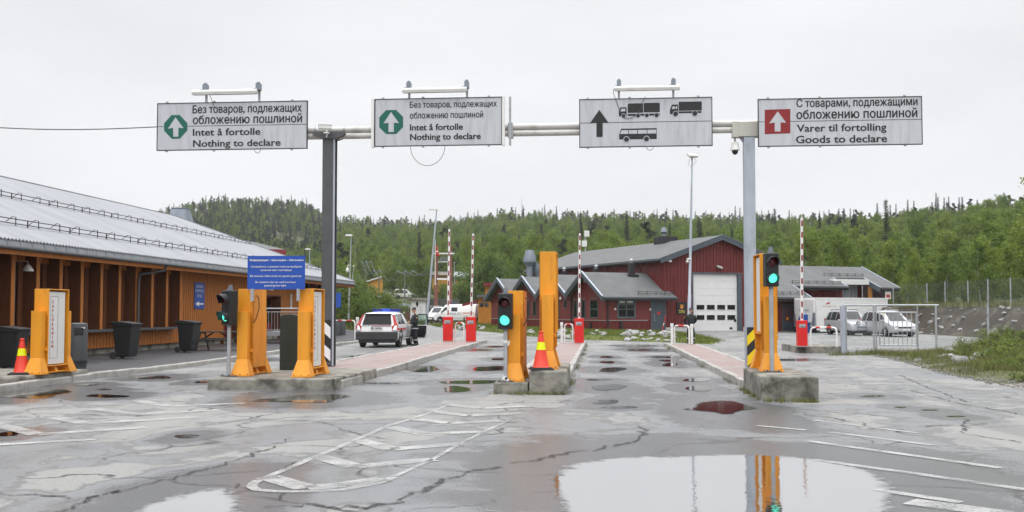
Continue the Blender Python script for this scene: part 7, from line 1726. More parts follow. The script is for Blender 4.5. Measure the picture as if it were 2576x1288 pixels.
rocks(pts, 'pale grey stone in the rubble edge of the lawn before the red annex', 'pale stones edging the lawn', .22, .62)
pts = []
for i in range(120):
    y = rg.uniform(40, 74); x = toex(y) + rg.uniform(.1, 2.0); pts.append((x, y, bankz(x, y)))
rocks(pts[:], 'pale stone sticking out of the dark earth bank behind the wire fence', 'stones in the earth bank', .12, .5)
pts = []
for x, y in ((2418, 915), (2440, 912), (2465, 905), (2400, 905), (2372, 900), (2388, 893), (2350, 897), (2492, 898), (2520, 880), (2310, 905)): g = G(x, y, .1); pts.append((g.x, g.y, vergez(g.x, g.y)))
rocks(pts, 'grey stone on the gravelly verge near the gate and sapling', 'stones on the verge', .25, .6)
# gravel at the verge edge
gp = scatter([(12.9, 39), (13.2, 36.7), (12.3, 31.2), (11, 25.6), (10.6, 22), (10.5, 18), (11.3, 18), (11.6, 25), (13.8, 31), (16.5, 36.5), (15.5, 38.4)], 2600, lambda x, y: max(.004, vergez(x, y)))
mb = MB()
for p in gp: s = rg.uniform(.010, .038); mb.ell((p[0], p[1], p[2] + s * .3), (s, s * .8, s * .6), 5, 3)
o = mb.build('gravel', M['pebble'], smooth=40); o['kind'] = 'stuff'
# ------------------------------------------------------------------ trees
def leafmat(name, c1, c2, c3):
    m, n, L, b = custom(name)
    g = n.new('ShaderNodeNewGeometry'); oi = n.new('ShaderNodeObjectInfo')
    col = mixc_(n, L, g.outputs['Random Per Island'], c1, c2); col = mixc_(n, L, math_(n, L, 'MULTIPLY', oi.outputs['Random'], .85), col, c3)
    L(col, b.inputs['Base Color']); b.inputs['Roughness'].default_value = .55; b.inputs['Specular IOR Level'].default_value = .2
    tl_ = n.new('ShaderNodeBsdfTranslucent'); L(col, tl_.inputs[0]); mx = n.new('ShaderNodeMixShader'); mx.inputs[0].default_value = .42
    L(b.outputs[0], mx.inputs[1]); L(tl_.outputs[0], mx.inputs[2]); L(mx.outputs[0], n['Material Output'].inputs[0]); return m
M['leaf'] = leafmat('birch_leaves', (.16, .235, .032), (.265, .325, .065), (.115, .18, .032))
M['leafdeep'] = leafmat('willow_leaves', (.12, .18, .035), (.21, .26, .07), (.10, .16, .035))
M['needle'] = leafmat('spruce_needles', (.038, .058, .028), (.07, .092, .045), (.055, .065, .042))
def quads(C, S_, rs, flat=0.):
    n = len(C); a = rs.normal(size=(n, 3)); a /= np.linalg.norm(a, axis=1)[:, None]; b = rs.normal(size=(n, 3)); b -= (b * a).sum(1)[:, None] * a; b /= np.linalg.norm(b, axis=1)[:, None]
    if flat: a[:, 2] *= 1 - flat; b[:, 2] *= 1 - flat
    s = S_[:, None]; P0 = C + a * s; P1 = C + b * s * .55; P2 = C - a * s; P3 = C - b * s * .55
    return np.stack([P0, P1, P2, P3], 1).reshape(-1, 3)
def quadmesh(name, vs, m):
    n = len(vs) // 4; me = bpy.data.meshes.new(name); me.vertices.add(4 * n); me.vertices.foreach_set('co', vs.astype(np.float32).reshape(-1)); me.loops.add(4 * n); me.loops.foreach_set('vertex_index', np.arange(4 * n))
    me.polygons.add(n); me.polygons.foreach_set('loop_start', np.arange(0, 4 * n, 4)); me.polygons.foreach_set('loop_total', np.full(n, 4)); me.update(); me.validate(); me.materials.append(m); return me
def birch_mesh(seed, Ht, Wd, n=3200, leaf=.14, base=.22, lm='leaf', bark='birchbark', multi=1):
    leaf *= .8; n = int(n * 1.35)
    rs = np.random.RandomState(seed); rr = random.Random(seed); tb = MB(); cl = []
    for st in range(multi):
        a0 = rr.uniform(0, 6.28); lean = Vector((math.cos(a0), math.sin(a0), 0)) * (.05 if multi == 1 else .22) * Ht
        tr = [Vector((0, 0, -.3)) + (lean * f * f) + Vector((mn.noise((f * 3, seed, st)) * .2, mn.noise((f * 3, seed + 5, st)) * .2, (Ht * .95 + .3) * f)) for f in np.linspace(0, 1, 9)]
        tb.tube(tr, [max(.012, .014 * Ht * (1 - .9 * f) / math.sqrt(multi)) for f in np.linspace(0, 1, 9)], 6)
        for k in range(int(15 / math.sqrt(multi))):
            f = base + (.97 - base) * (k + rr.random()) / (15 / math.sqrt(multi)); i = min(7, int(f * 8)); p = tr[i].lerp(tr[i + 1], f * 8 - i)
            a = rr.uniform(0, 6.28); prof = math.sin(math.pi * min(1, max(.04, ((f - base) / (1 - base)) ** .75 * .92 + .06))) ** .7
            ln = Wd * prof * rr.uniform(.65, 1.1); up = rr.uniform(.2, .75) * ln + .1
            q = p + Vector((math.cos(a) * ln, math.sin(a) * ln, up)); mid = p.lerp(q, .5) + Vector((0, 0, .08 * ln))
            tb.tube([p, mid, q], [.022 + .003 * Ht * (1 - f), .016, .006], 4)
            for u in (.3, .5, .7, .85, 1.0):
                c = p.lerp(q, u) + Vector((rr.gauss(0, .16), rr.gauss(0, .16), rr.gauss(0, .2))) * Wd; cl.append((c, rr.uniform(.10, .26) * Wd * (.7 + .5 * prof)))
        cl.append((tr[-1], .2 * Wd))
    per = n // len(cl); C = []
    for c, r in cl:
        g = rs.normal(size=(per, 3)); g *= (r * rs.uniform(.05, 1.5, per) / np.linalg.norm(g, axis=1))[:, None]; C.append(np.array(c) + g)
    C = np.concatenate(C); return tb, quads(C, leaf * rs.uniform(.6, 1.3, len(C)), rs)
def spruce_mesh(seed, Ht, Wd, n=3200):
    rs = np.random.RandomState(seed); tb = MB(); tb.tube([(0, 0, -.3), (0, 0, Ht)], [.02 * Ht, .006], 6)
    lay = int(Ht * 2.4); C = []; V_ = []
    for i in range(lay):
        f = .10 + .88 * i / lay; z = Ht * f; rad = Wd * (1 - f) ** 1.05 * rs.uniform(.7, 1.2) + .03; m = max(4, int(8 * (1 - f) + 3))
        for k in range(m):
            a = rs.uniform(0, 6.28); ln = rad * rs.uniform(.6, 1.1); q = max(3, int(n / lay / m))
            u = rs.uniform(.15, 1, q); c = np.stack([np.cos(a) * ln * u, np.sin(a) * ln * u, z - .30 * ln * u + .12 * ln * u * u], 1) + rs.normal(0, .06 * Ht / 8 + .03, (q, 3)); C.append(c)
    C = np.concatenate(C); return tb, quads(C, (.12 + .03 * Ht / 10) * rs.uniform(.6, 1.4, len(C)) * (1.15 - .75 * C[:, 2] / Ht), rs, .35)
def pine_mesh(seed, Ht, Wd, n=1300):
    rs = np.random.RandomState(seed); rr = random.Random(seed); tb = MB(); tb.tube([(0, 0, -.3), (.1, 0, Ht * .5), (0, .1, Ht * .95)], [.018 * Ht, .013 * Ht, .02], 6); C = []
    for k in range(16):
        f = .35 + .62 * k / 16; a = rr.uniform(0, 6.28); ln = Wd * rr.uniform(.35, 1.0) * (1.15 - f * .6); q = np.array((math.cos(a) * ln, math.sin(a) * ln, Ht * f + ln * .25)); tb.tube([(0, 0, Ht * f), tuple(q)], [.03, .012], 4)
        for u in (.6, 1.0):
            g = rs.normal(size=(n // 32, 3)); g *= (Wd * .26 * rs.uniform(.3, 1, n // 32) ** .5 / np.linalg.norm(g, axis=1))[:, None]; g[:, 2] *= .55; C.append(q * np.array((u, u, 1)) - np.array((0, 0, (1 - u) * .1)) + g)
    C = np.concatenate(C); return tb, quads(C, .2 * rs.uniform(.6, 1.3, len(C)), rs)
BIR = [birch_mesh(s, h, w, 3600, base=b) for s, h, w, b in ((1, 8.0, 1.9, .24), (2, 7.2, 2.1, .2), (3, 9.0, 2.0, .28), (4, 6.2, 1.9, .15), (5, 7.6, 1.6, .25), (6, 5.4, 1.8, .12))]
CON = [spruce_mesh(11, 9.5, 1.75), spruce_mesh(12, 7, 1.5), spruce_mesh(13, 11, 1.7), pine_mesh(14, 8, 2.0), pine_mesh(15, 9.5, 1.7)]
OCC = [(-200, 420), (0, 455), (410, 545), (600, 605), (720, 642), (860, 690), (890, 702), (891, 805), (1200, 800), (1236, 760), (1237, 705), (1404, 690), (1405, 655), (1800, 600), (1872, 632), (1950, 640), (1951, 672), (2165, 672), (2250, 722), (2251, 778), (3000, 778)]
spots = []; r_ = 100.0
rt = random.Random(21)
def clear(x, y, r, xx):     # roads, sheds and houses on the slope
    if r < interp(xx, R0) - 2: return False
    if -12 < x < 7 and y < 132 or 12 < x < 35.5 and y < 93: return False
    if 985 < xx < 1165 and r < 200 and (xx > 1060 or r > 150): return False
    if 905 < xx < 960 and 150 < r < 215: return False
    for x0, x1, yl, Y in ((912, 928, 703, 190), (936, 972, 738, 165), (996, 1042, 756, 140), (1142, 1183, 708, 160), (1084, 1128, 704, 170), (926, 952, 702, 180), (1002, 1034, 752, 165), (1472, 1516, 567, 400)):
        if r < Y + 4 and x0 - 4000 / r < xx < x1 + 4000 / r and px((x, y, H(x, y) + 8))[1] < yl: return False
    return True
r_ = 74.0
while r_ < 700:
    stp = 3.7 + .0042 * r_; a = R(-38)
    while a < R(38):
        aa = a + rt.uniform(-.45, .45) * stp / r_; q = r_ + rt.uniform(-.5, .5) * stp; x, y = q * math.sin(aa), q * math.cos(aa); a += stp / r_
        xx = 1288 + 2500 * x / y; rr = interp(xx, RID)
        if q > rr + 12 or not clear(x, y, q, xx): continue
        t_ = (q - interp(xx, R0)) / (rr - interp(xx, R0)); lh = ss((880 - xx) / 80)
        gap = mn.noise((x * .035, y * .035, 4.2))
        if t_ > .5 and gap > .42: continue
        con = .03 + .40 * ss((t_ - .72) / .22) * (1 - lh) + lh * .42 * ss((t_ - .35) / .3)
        if xx > 2250: con = .02 + .5 * ss((t_ - .70) / .2)
        if 1100 < xx < 2250 and mn.noise((x * .02, y * .02, 8)) > .3: con += .08
        spots.append((x, y, q, xx, rt.random() < con, t_, lh))
        if lh > .4 and t_ > .25:
            for _ in range(2): x2, y2 = x + rt.uniform(-3, 3), y + rt.uniform(-3, 3); spots.append((x2, y2, q, xx, rt.random() < con, t_, lh))
    r_ += stp * .93
def inst(kind, meshes, mats_, lst, names, group, nthing, zone_label, wholemax):
    """the nearest / largest as things, the rest as one mass"""
    cand = []
    for i, (x, y, q, xx, c, t_, lh) in enumerate(lst):
        z = H(x, y); k = rt.randrange(len(meshes)); sc = rt.uniform(.72, 1.2) * (1 - .22 * ss((t_ - .5) / .5)) * (.85 if lh > .5 else 1)
        if q < 150: sc *= .86
        if kind == 'conifer': sc *= 1.12
        ht = 8 * sc; top = px((x, y, z + ht)); vis = top[1] < interp(xx, OCC) - 6 and -30 < xx < 2606
        cand.append((ht / y if vis else ht / y - 10, x, y, z, k, sc, xx, q, rt.uniform(0, 6.28)))
    cand.sort(key=lambda c: -c[0]); return cand[:nthing], cand[nthing:]
def proto_meshes(meshes, bark, leafm, nm):
    out = []
    for tb, qd in meshes:
        me = bpy.data.meshes.new('trunk'); me.from_pydata(tb.v, [], tb.f); me.materials.append(M[bark]); me.shade_smooth(); out.append((me, quadmesh('crown', qd, M[leafm])))
    return out
def zone(xx, q):
    if xx < 892: return 'on the hill behind the customs house roof'
    if xx < 1240: return 'on the slope behind the sheds and police van'
    if xx < 1960: return 'on the hillside behind the red hall roofs'
    return 'in the tall wood beyond the bank fence'
def plant(kind, name, lst, protos, label, cat, n):
    near_, far_ = inst(kind, protos, None, lst, None, None, n, None, None); src = {}
    for s, x, y, z, k, sc, xx, q, a in near_:
        lb = label + ' ' + zone(xx, q); o = thing(name, lb, cat, (x, y, z), a, lb.replace('one ', '').replace(label, cat + 's')); o.scale = (sc,) * 3
        for nm, me in zip(('trunk', 'crown'), protos[k]):
            c = bpy.data.objects.new(nm, me); COL.objects.link(c); c.parent = o; src.setdefault(k, {})[nm] = c
    return far_, src
def mass(name, far_, src, label):
    me = bpy.data.meshes.new(name); n = len(far_); me.vertices.add(n); me.vertices.foreach_set('co', np.array([c[1:4] for c in far_], np.float32).reshape(-1))
    keys = sorted(src); at = me.attributes.new('pick', 'INT', 'POINT'); at.data.foreach_set('value', np.array([keys.index(c[4]) if c[4] in keys else 0 for c in far_], np.int32))
    at = me.attributes.new('size', 'FLOAT', 'POINT'); at.data.foreach_set('value', np.array([c[5] for c in far_], np.float32))
    at = me.attributes.new('turn', 'FLOAT_VECTOR', 'POINT'); at.data.foreach_set('vector', np.array([(0, 0, c[8]) for c in far_], np.float32).reshape(-1))
    o = bpy.data.objects.new(name, me); COL.objects.link(o); o['kind'] = 'stuff'
    ng = bpy.data.node_groups.new(name, 'GeometryNodeTree'); ng.interface.new_socket('Geometry', in_out='INPUT', socket_type='NodeSocketGeometry'); ng.interface.new_socket('Geometry', in_out='OUTPUT', socket_type='NodeSocketGeometry')
    N = ng.nodes; gi_, go_ = N.new('NodeGroupInput'), N.new('NodeGroupOutput'); ip = N.new('GeometryNodeInstanceOnPoints'); jn = N.new('GeometryNodeJoinGeometry')
    for k in keys:
        j2 = N.new('GeometryNodeJoinGeometry')
        for nm in ('trunk', 'crown'):
            if nm not in src[k]: continue
            oi = N.new('GeometryNodeObjectInfo'); oi.inputs['Object'].default_value = src[k][nm]; oi.transform_space = 'ORIGINAL'; ng.links.new(oi.outputs['Geometry'], j2.inputs[0])
        gt_ = N.new('GeometryNodeGeometryToInstance'); ng.links.new(j2.outputs[0], gt_.inputs[0]); ng.links.new(gt_.outputs[0], jn.inputs[0])
    def attr(nm, ty): a = N.new('GeometryNodeInputNamedAttribute'); a.data_type = ty; a.inputs['Name'].default_value = nm; return [s for s in a.outputs if s.enabled and s.name == 'Attribute'][0]
    ng.links.new(gi_.outputs[0], ip.inputs['Points']); ng.links.new(jn.outputs[0], ip.inputs['Instance']); ip.inputs['Pick Instance'].default_value = True
    ng.links.new(attr('pick', 'INT'), ip.inputs['Instance Index']); ng.links.new(attr('turn', 'FLOAT_VECTOR'), ip.inputs['Rotation']); ng.links.new(attr('size', 'FLOAT'), ip.inputs['Scale'])
    ng.links.new(ip.outputs[0], go_.inputs[0]); md = o.modifiers.new('scatter', 'NODES'); md.node_group = ng; return o
bp_ = proto_meshes(BIR, 'birchbark', 'leaf', 'birch'); cp_ = proto_meshes(CON, 'bark', 'needle', 'spruce')
fb, sb_ = plant('birch', 'birch_tree', [s for s in spots if not s[4]], bp_, 'leafy green birch', 'birch tree', 300)
fc, sc_ = plant('conifer', 'conifer_tree', [s for s in spots if s[4]], cp_, 'dark conifer', 'conifer', 220)
mass('birch_wood', fb, sb_, ''); mass('conifer_wood', fc, sc_, '')
print('trees', len(spots), len(fb), len(fc))
# particular trees and bushes
def single(name, label, cat, pxx, pyb, pyt, Y, geo, bark, lm, hz, group=None, sx=1.):
    b = P(pxx, pyb, Y); h = P(pxx, pyt, Y).z - b.z; o = thing(name, label, cat, b, rt.uniform(0, 6), group); s = h / hz; o.scale = (s * sx, s * sx, s)
    me = bpy.data.meshes.new('trunk'); me.from_pydata(geo[0].v, [], geo[0].f); me.materials.append(M[bark]); me.shade_smooth(); c = bpy.data.objects.new('trunk', me); COL.objects.link(c); c.parent = o
    c = bpy.data.objects.new('crown', quadmesh('crown', geo[1], M[lm])); COL.objects.link(c); c.parent = o; return o
single('conifer_tree', 'broad dark spruce standing alone above the barrier booms', 'conifer', 1221, 640, 582, 250, CON[0], 'bark', 'needle', 9.5, sx=1.3)
single('conifer_tree', 'big dark spruce right of the rightmost barrier boom', 'conifer', 2062, 620, 535, 190, CON[2], 'bark', 'needle', 11, sx=1.25)
single('broad_tree', 'broad dark-trunked tree on the slope above the sheds', 'tree', 1053, 745, 658, 150, birch_mesh(31, 8, 3.2, 5200, .17, .36, 'leafdeep', 'bark', 3), 'bark', 'leafdeep', 8)
single('broad_tree', 'rounded green tree left of the dark-trunked tree on the slope', 'tree', 990, 745, 672, 160, birch_mesh(32, 8, 3.6, 5200, .18, .2, 'leafdeep', 'bark', 3), 'bark', 'leafdeep', 8)
BSH = [birch_mesh(s, 4, 2.0, 3600, .13, .06, 'leafdeep', 'bark', 5) for s in (41, 42, 43)]
for i, (x, yb_, yt, Y, lb, s) in enumerate(((905, 842, 752, 74, 'bushy willow right of the grey litter bins', 1.15), (868, 835, 715, 84, 'tall willow bush behind the lamp post by the customs house', 1.0), (945, 830, 735, 92, 'willow bush behind the police car roof lights', 1.2), (985, 826, 760, 100, 'low willow bush behind the police car front', 1.3), (925, 815, 745, 118, 'large willow bush above the police car', 1.1), (975, 805, 748, 126, 'willow bush below the left wooden power pole', 1.2), (1020, 800, 762, 128, 'willow bush behind the red shed', 1.3), (880, 800, 706, 135, 'willow behind the customs house roof corner', 1.2),
        (1165, 790, 714, 135, 'willow below the grey-roofed yellow house', 1.2), (1205, 780, 672, 140, 'willow behind the orange annex', 1.1), (1110, 770, 716, 150, 'willow between the red power poles', 1.2), (1240, 760, 650, 140, 'willow left of the grey vent stacks', 1.1), (850, 815, 745, 100, 'willow beside the dark gantry post', 1.0), (1140, 770, 722, 145, 'willow behind the grey-green containers', 1.3), (1062, 775, 712, 150, 'willow by the leaning lamp post', 1.0))):
    single('willow_bush', lb, 'bush', x, yb_, yt, Y, BSH[i % 3], 'bark', 'leafdeep', 4.0, 'willow bushes', s)
SH = [birch_mesh(s, 1.2, .62, 900, .045, .08, 'leaf', 'bark', 4) for s in (51, 52, 53)]
vl = ['low leafy shrub at the right edge beside the mound', 'low leafy shrub nearest the road on the verge', 'leafy shrub on the mound behind the sapling', 'leafy shrub on the verge close to the fence post', 'leafy shrub midway up the grassy mound', 'leafy shrub in the right corner of the verge']
k = 0
for x, y, h in ((2540, 915, 55), (2560, 945, 40), (2520, 880, 50), (2470, 915, 40), (2500, 940, 35), (2565, 880, 60), (2445, 900, 40), (2535, 860, 45), (2400, 905, 30), (2480, 890, 45), (2570, 910, 60), (2510, 910, 40), (2350, 905, 22), (2550, 960, 28), (2300, 905, 20), (2530, 940, 45), (2575, 965, 30), (2490, 865, 45), (2555, 895, 55), (2520, 900, 50), (2460, 930, 30), (2420, 890, 35), (2545, 925, 50), (2500, 915, 45), (2575, 935, 50)):
    g = G(x, y, .5); 
    z = vergez(g.x, g.y); g = G(x, y, z); hh = (P(x, y - h, g.y).z - g.z) * .8
    o = thing('leafy_shrub', 'small bright green leafy shrub growing on the grassy verge', 'shrub', g, rt.uniform(0, 6), 'leafy shrubs on the verge'); s = hh / 1.2; o.scale = (s * 1.8, s * 1.8, s)
    ge = SH[k % 3]; k += 1
    me = bpy.data.meshes.new('stem'); me.from_pydata(ge[0].v, [], ge[0].f); me.materials.append(M['bark']); c = bpy.data.objects.new('stem', me); COL.objects.link(c); c.parent = o
    c = bpy.data.objects.new('foliage', quadmesh('foliage', ge[1], M['leaf'])); COL.objects.link(c); c.parent = o
single('sapling', 'thin sapling with sparse leaves in front of the wire fence', 'sapling', 2432, 926, 846, 29, birch_mesh(61, 3, 1.1, 420, .10, .25, 'leaf', 'bark', 3), 'bark', 'leaf', 3.0)
# ------------------------------------------------------------------ fences
def chainlink(mb, a, b, h, pitch=.11, w=.0045, z0=.03):
    """two sets of slanting wires between plan points a and b"""
    a, b = Vector(a), Vector(b); d = b - a; L_ = d.xy.length; u = d / L_; n = int((L_ + h) / pitch)
    nn = Vector((-u.y, u.x, 0))
    for sgn in (1, -1):
        for i in range(n):
            s0 = i * pitch - h if sgn > 0 else i * pitch
            s1 = s0 + h * sgn; za, zb = z0, h
            def cl(s, sa, sb, za, zb): return za + (zb - za) * (s - sa) / (sb - sa)
            lo, hi = max(0, min(s0, s1)), min(L_, max(s0, s1))
            if hi - lo < .02: continue
            z_lo, z_hi = cl(lo, s0, s1, za, zb), cl(hi, s0, s1, za, zb)
            p, q = a + u * lo + Vector((0, 0, z_lo)), a + u * hi + Vector((0, 0, z_hi)); o = nn * .004 * sgn; e = Vector((0, 0, w))
            mb.add([p + o - e, q + o - e, q + o + e, p + o + e], [(0, 1, 2, 3)])
def Pz(x, y, Y): return P(x, y, Y)
g0 = G(2118, 889, 0); Yg = g0.y
fg = thing('fence_gate', 'galvanised gate frame with barred panel and wire mesh in front of the silver cars', 'gate', g0, 0)
def fl(x, y, dY=0.): p = P(x, y, Yg + dY) - g0; return p
top = fl(2118, 768).z
def gx(x): return fl(x, 880).x
mb = MB(); mb.b2((gx(2116), -.10, 0), (gx(2126), .10, top - .03)); mb.build('main_post', M['galvpost'], fg, bevel=.01)
mb = MB(); mb.cyl((gx(2120), 0, top + .0), (gx(2348), -.55, top + .0), .035, n=8); mb.build('top_rail', M['galv'], fg, smooth=40)
yo = lambda x: -.55 * (x - 2118) / 230
for x in (2129, 2195, 2200.5, 2298, 2341):
    mb = MB(); mb.cyl((gx(x), yo(x), -.05), (gx(x), yo(x), top), .028 if x not in (2195, 2341) else .04, n=8); mb.build('fence_post', M['galv'], fg, smooth=40)
zb_, zt = fl(2206, 868).z, fl(2206, 786).z
mb = MB()
for a, b in (((2207, zb_), (2207, zt)), ((2293.5, zb_), (2293.5, zt)), ((2207, zt), (2293.5, zt)), ((2207, zb_), (2293.5, zb_))): mb.cyl((gx(a[0]), yo(a[0]) - .06, a[1]), (gx(b[0]), yo(b[0]) - .06, b[1]), .028, n=8)
gpn = mb.build('gate_panel', M['galv'], fg, smooth=40)
mb = MB()
for i in range(1, 8): x = 2207 + 86.5 * i / 8; mb.cyl((gx(x), yo(x) - .06, zb_), (gx(x), yo(x) - .06, zt), .014, n=6)
mb.build('gate_bars', M['galv'], gpn)
mb = MB(); mb.b2((gx(2214), yo(2214) - .08, zt - .07), (gx(2218), yo(2214) - .065, zt - .02)); mb.build('small_tag', M['yellow'], gpn)
mb = MB(); chainlink(mb, (gx(2128), -.02, 0), (gx(2195), yo(2195), 0), top - .2, .12, .004); mb.build('wire_netting', M['mesh'], fg)
# the fence running on to the right
q0 = Vector((gx(2341), yo(2341), 0)) + g0; q1 = G(2487, 882, .05); q2 = Vector((31, 49.5, 1.2))
wf = thing('wire_fence', 'galvanised chain-link fence climbing right from the gate', 'fence', q0, 0)
h1 = P(2487, 761, q1.y).z - q1.z
mb = MB(); chainlink(mb, (0, 0, 0), q1 - q0, h1, .12, .004); chainlink(mb, q1 - q0, q2 - q0, h1, .12, .004); mb.build('wire_netting', M['mesh'], wf)
for q in (q1, q2, q1.lerp(q2, .5)):
    mb = MB(); p = q - q0; mb.cyl(p - Vector((0, 0, .3)), p + Vector((0, 0, h1 + .02)), .045, n=8); mb.build('fence_post', M['galv'], wf, smooth=40)
# fence on the bank crest
uf = thing('bank_fence', 'tall wire fence on top of the earth bank before the wood', 'fence', (30.7, 72, 1.9), 0)
pp = [(30.4, 72.8), (30.5, 70), (30.6, 66.7), (30.6, 63.9), (30.5, 60.8), (30.4, 57.5), (30.2, 54)]
pl = [(2332, 718, 74.5)]
mb = MB(); o0 = Vector((30.7, 72, 1.9)); hh = 1.75
for a, b in zip(pp[:-1], pp[1:]): chainlink(mb, Vector((*a, 1.9)) - o0, Vector((*b, 1.9)) - o0, hh, .16, .004)
b0 = (28.2, 80)
chainlink(mb, Vector((*b0, 1.9)) - o0, Vector((*pp[0], 1.9)) - o0, hh, .16, .004); mb.build('wire_netting', M['mesh'], uf)
for a in pp + [b0, (29.3, 76.4)]:
    mb = MB(); p = Vector((*a, 1.75)) - o0; mb.cyl(p, p + Vector((0, 0, hh + .2)), .04, n=8); mb.build('fence_post', M['galv'], uf, smooth=40)
# ------------------------------------------------------------------ lamp posts, masts and poles
def lamp_post(label, base, top, head_dx, r=.07, Y=None, group='street lamps'):
    a = P(*base, Y); b = P(*top, Y); d = b - a
    t = thing('street_lamp', label, 'street lamp', a, 0, group); n = 8
    mb = MB(); mb.tube([Vector((0, 0, 0)), d * .35, d], [r * 1.3, r, r * .6], 8); mb.build('pole', M['galvpost'], t, smooth=50)
    w = head_dx * Y / 2500; mb = MB(); mb.hexa([d + Vector(p) for p in ((min(0, w) - .1, -.13, .02), (max(0, w) + .1, -.13, .02), (max(0, w) + .1, .13, .02), (min(0, w) - .1, .13, .02), (min(0, w) - .05, -.09, .17), (max(0, w) + .05, -.09, .17), (max(0, w) + .05, .09, .17), (min(0, w) - .05, .09, .17))]); mb.build('lamp_head', M['pipe'], t, bevel=.02); return t
lamp_post('tall leaning street lamp rising above the police officer', (1073, 815), (1098.5, 529), -17, .085, 78)
t = lamp_post('street lamp with dome camera right of the customs house corner', (876.5, 805), (883.5, 595), -12, .06, 80)
mb = MB(); p = P(874, 680, 80) - t.location; mb.lathe([(.05, .22), (.12, .12), (.14, -.05), (.10, -.16), (.01, -.2)], 12, tuple(p)); mb.tube([p + Vector((0, 0, .2)), p + Vector((.05, 0, .42)), p + Vector((.3, 0, .42))], .03, 6); mb.build('dome_camera', M['whitepaint'], t, smooth=40)
lamp_post('street lamp showing just over the customs house roof', (779, 720), (779, 629), -9, .06, 110)
lamp_post('small street lamp beside the grey-roofed yellow house', (1143, 715), (1143, 662), 0, .06, 170)
lamp_post('thin pole with a round lamp near the customs house corner', (882, 745), (890, 671), 0, .04, 110)
g = P(1733, 838, 66); tp = P(1741, 402, 66)
t = thing('floodlight_mast', 'tall slim floodlight mast in front of the red garage hall', 'mast', g, 0); d = tp - g
mb = MB(); mb.tube([(0, 0, 0), d * .22, d * .22 + Vector((0, 0, .02)), d * .55, d], [.13, .125, .10, .085, .05], 10); mb.build('pole', M['galvpost'], t, smooth=50)
mb = MB(); mb.box(d + Vector((0, -.1, .28)), (.62, .5, .16), R(15), rx=R(28)); fh = mb.build('floodlight', M['pipe'], t, bevel=.03)
mb = MB(); mb.box(d + Vector((-.02, -.15, .19)), (.46, .34, .03), R(15), rx=R(28)); mb.build('lamp_glass', M['binround'], fh)
mb = MB(); mb.cyl(d - Vector((0, 0, .1)), d + Vector((0, 0, .2)), .05, n=8); mb.tube([d + Vector((-.1, 0, .15)), d + Vector((-.25, 0, -.25)), d + Vector((-.05, 0, -.5))], .012, 5); mb.tube([d + Vector((.1, 0, .15)), d + Vector((.3, 0, -.05)), d + Vector((.05, 0, -.35))], .012, 5); mb.build('cable_loop', M['wire'], t)
mb = MB(); p = P(1736, 653, 66) - g; mb.cyl(p + Vector((-.22, -.1, 0)), p + Vector((.05, 0, .03)), .09, n=10); mb.ell(p + Vector((-.2, -.1, -.15)), (.10, .1, .1), 10, 6); mb.build('camera', M['pipe'], t, smooth=50)
def power_pole(label, x, yt, yb, Y, arms, r=.12, ins=3):
    b = P(x, yb, Y); h = P(x, yt, Y).z - b.z; t = thing('power_pole', label, 'power pole', b, 0, 'wooden power poles on the slope'); mb = MB(); mb.tube([(0, 0, -1), (0, 0, h * .5), (0, 0, h)], [r, r * .85, r * .65], 8); mb.build('pole', M['polewood'], t, smooth=50)
    if arms:
        x0, x1, ya = arms; w0 = (x0 - x) * Y / 2500; w1 = (x1 - x) * Y / 2500; za = P(x, ya, Y).z - b.z
        mb = MB(); mb.b2((w0, -.22, za - .07), (w1, -.12, za + .07)); ca = mb.build('crossarm', M['polewood'], t)
        mb = MB()
        for i in range(ins): xx = w0 + .1 + (w1 - w0 - .2) * i / (ins - 1); mb.lathe([(.05, 0), (.09, .06), (.05, .12), (.09, .18), (.03, .26)], 8, (xx, -.17, za + .07))
        mb.build('insulator', M['ducts'], ca)
        return [b + Vector((w0 + .1 + (w1 - w0 - .2) * i / (ins - 1), -.17, za + .33)) for i in range(ins)]
A1 = power_pole('short wooden power pole highest on the left slope', 920, 656, 705, 190, (909, 934, 660))
A2 = power_pole('wooden power pole with crossarm above the police car', 953.5, 680, 745, 165, (939, 970, 683))
A3 = power_pole('wooden power pole with crossarm left of the leaning lamp', 1018, 682, 770, 140, (998, 1040, 686))
power_pole('bare wooden pole in the trees near the dark gantry post', 894, 600, 675, 210, None, .1)
hp = thing('transformer_frame', 'pair of red flaking poles joined by white crossbars behind the barrier booms', 'power pole', P(1097, 800, 112), 0)
o0 = hp.location; A4 = []
za, zb_, zc = (P(1097, y, 112).z - o0.z for y in (616, 638, 702)); dx = 36 * 112 / 2500
for x in (0, dx):
    mb = MB(); mb.tube([(x, 0, -1.5), (x, 0, za * .5), (x, 0, za)], [.22, .19, .15], 10); mb.build('pole', M['redpole'], hp, smooth=50)
mb = MB(); mb.b2((-.35, -.28, zb_ - .08), (dx + .45, -.2, zb_ + .08)); mb.b2((.1, -.28, zc - .1), (dx - .1, -.2, zc + .1)); mb.b2((.1, .1, zc + 1.9), (dx - .1, .18, zc + 2.0)); mb.build('crossbar', M['whitepaint'], hp)
mb = MB()
for i in range(3): x = .5 + (dx - 1) * i / 2; mb.lathe([(.06, 0), (.11, .1), (.06, .2), (.11, .3), (.05, .5)], 8, (x, .14, zc + 2.0)); A4.append(o0 + Vector((x, .14, zc + 2.5)))
mb.build('insulator', M['ducts'], hp)
fp = thing('flag', 'red flag hanging limp from a white staff by the left red pole', 'flag', P(1095, 650, 111), 0)
mb = MB(); p = P(1095, 602, 111) - fp.location; mb.cyl((0, 0, -3), p, .05, .03, 6); mb.build('staff', M['whitepaint'], fp)
zz = P(1095, 618, 111).z - fp.location.z; z2 = P(1095, 643, 111).z - fp.location.z
mb = MB(); nfl = 8; vs = []
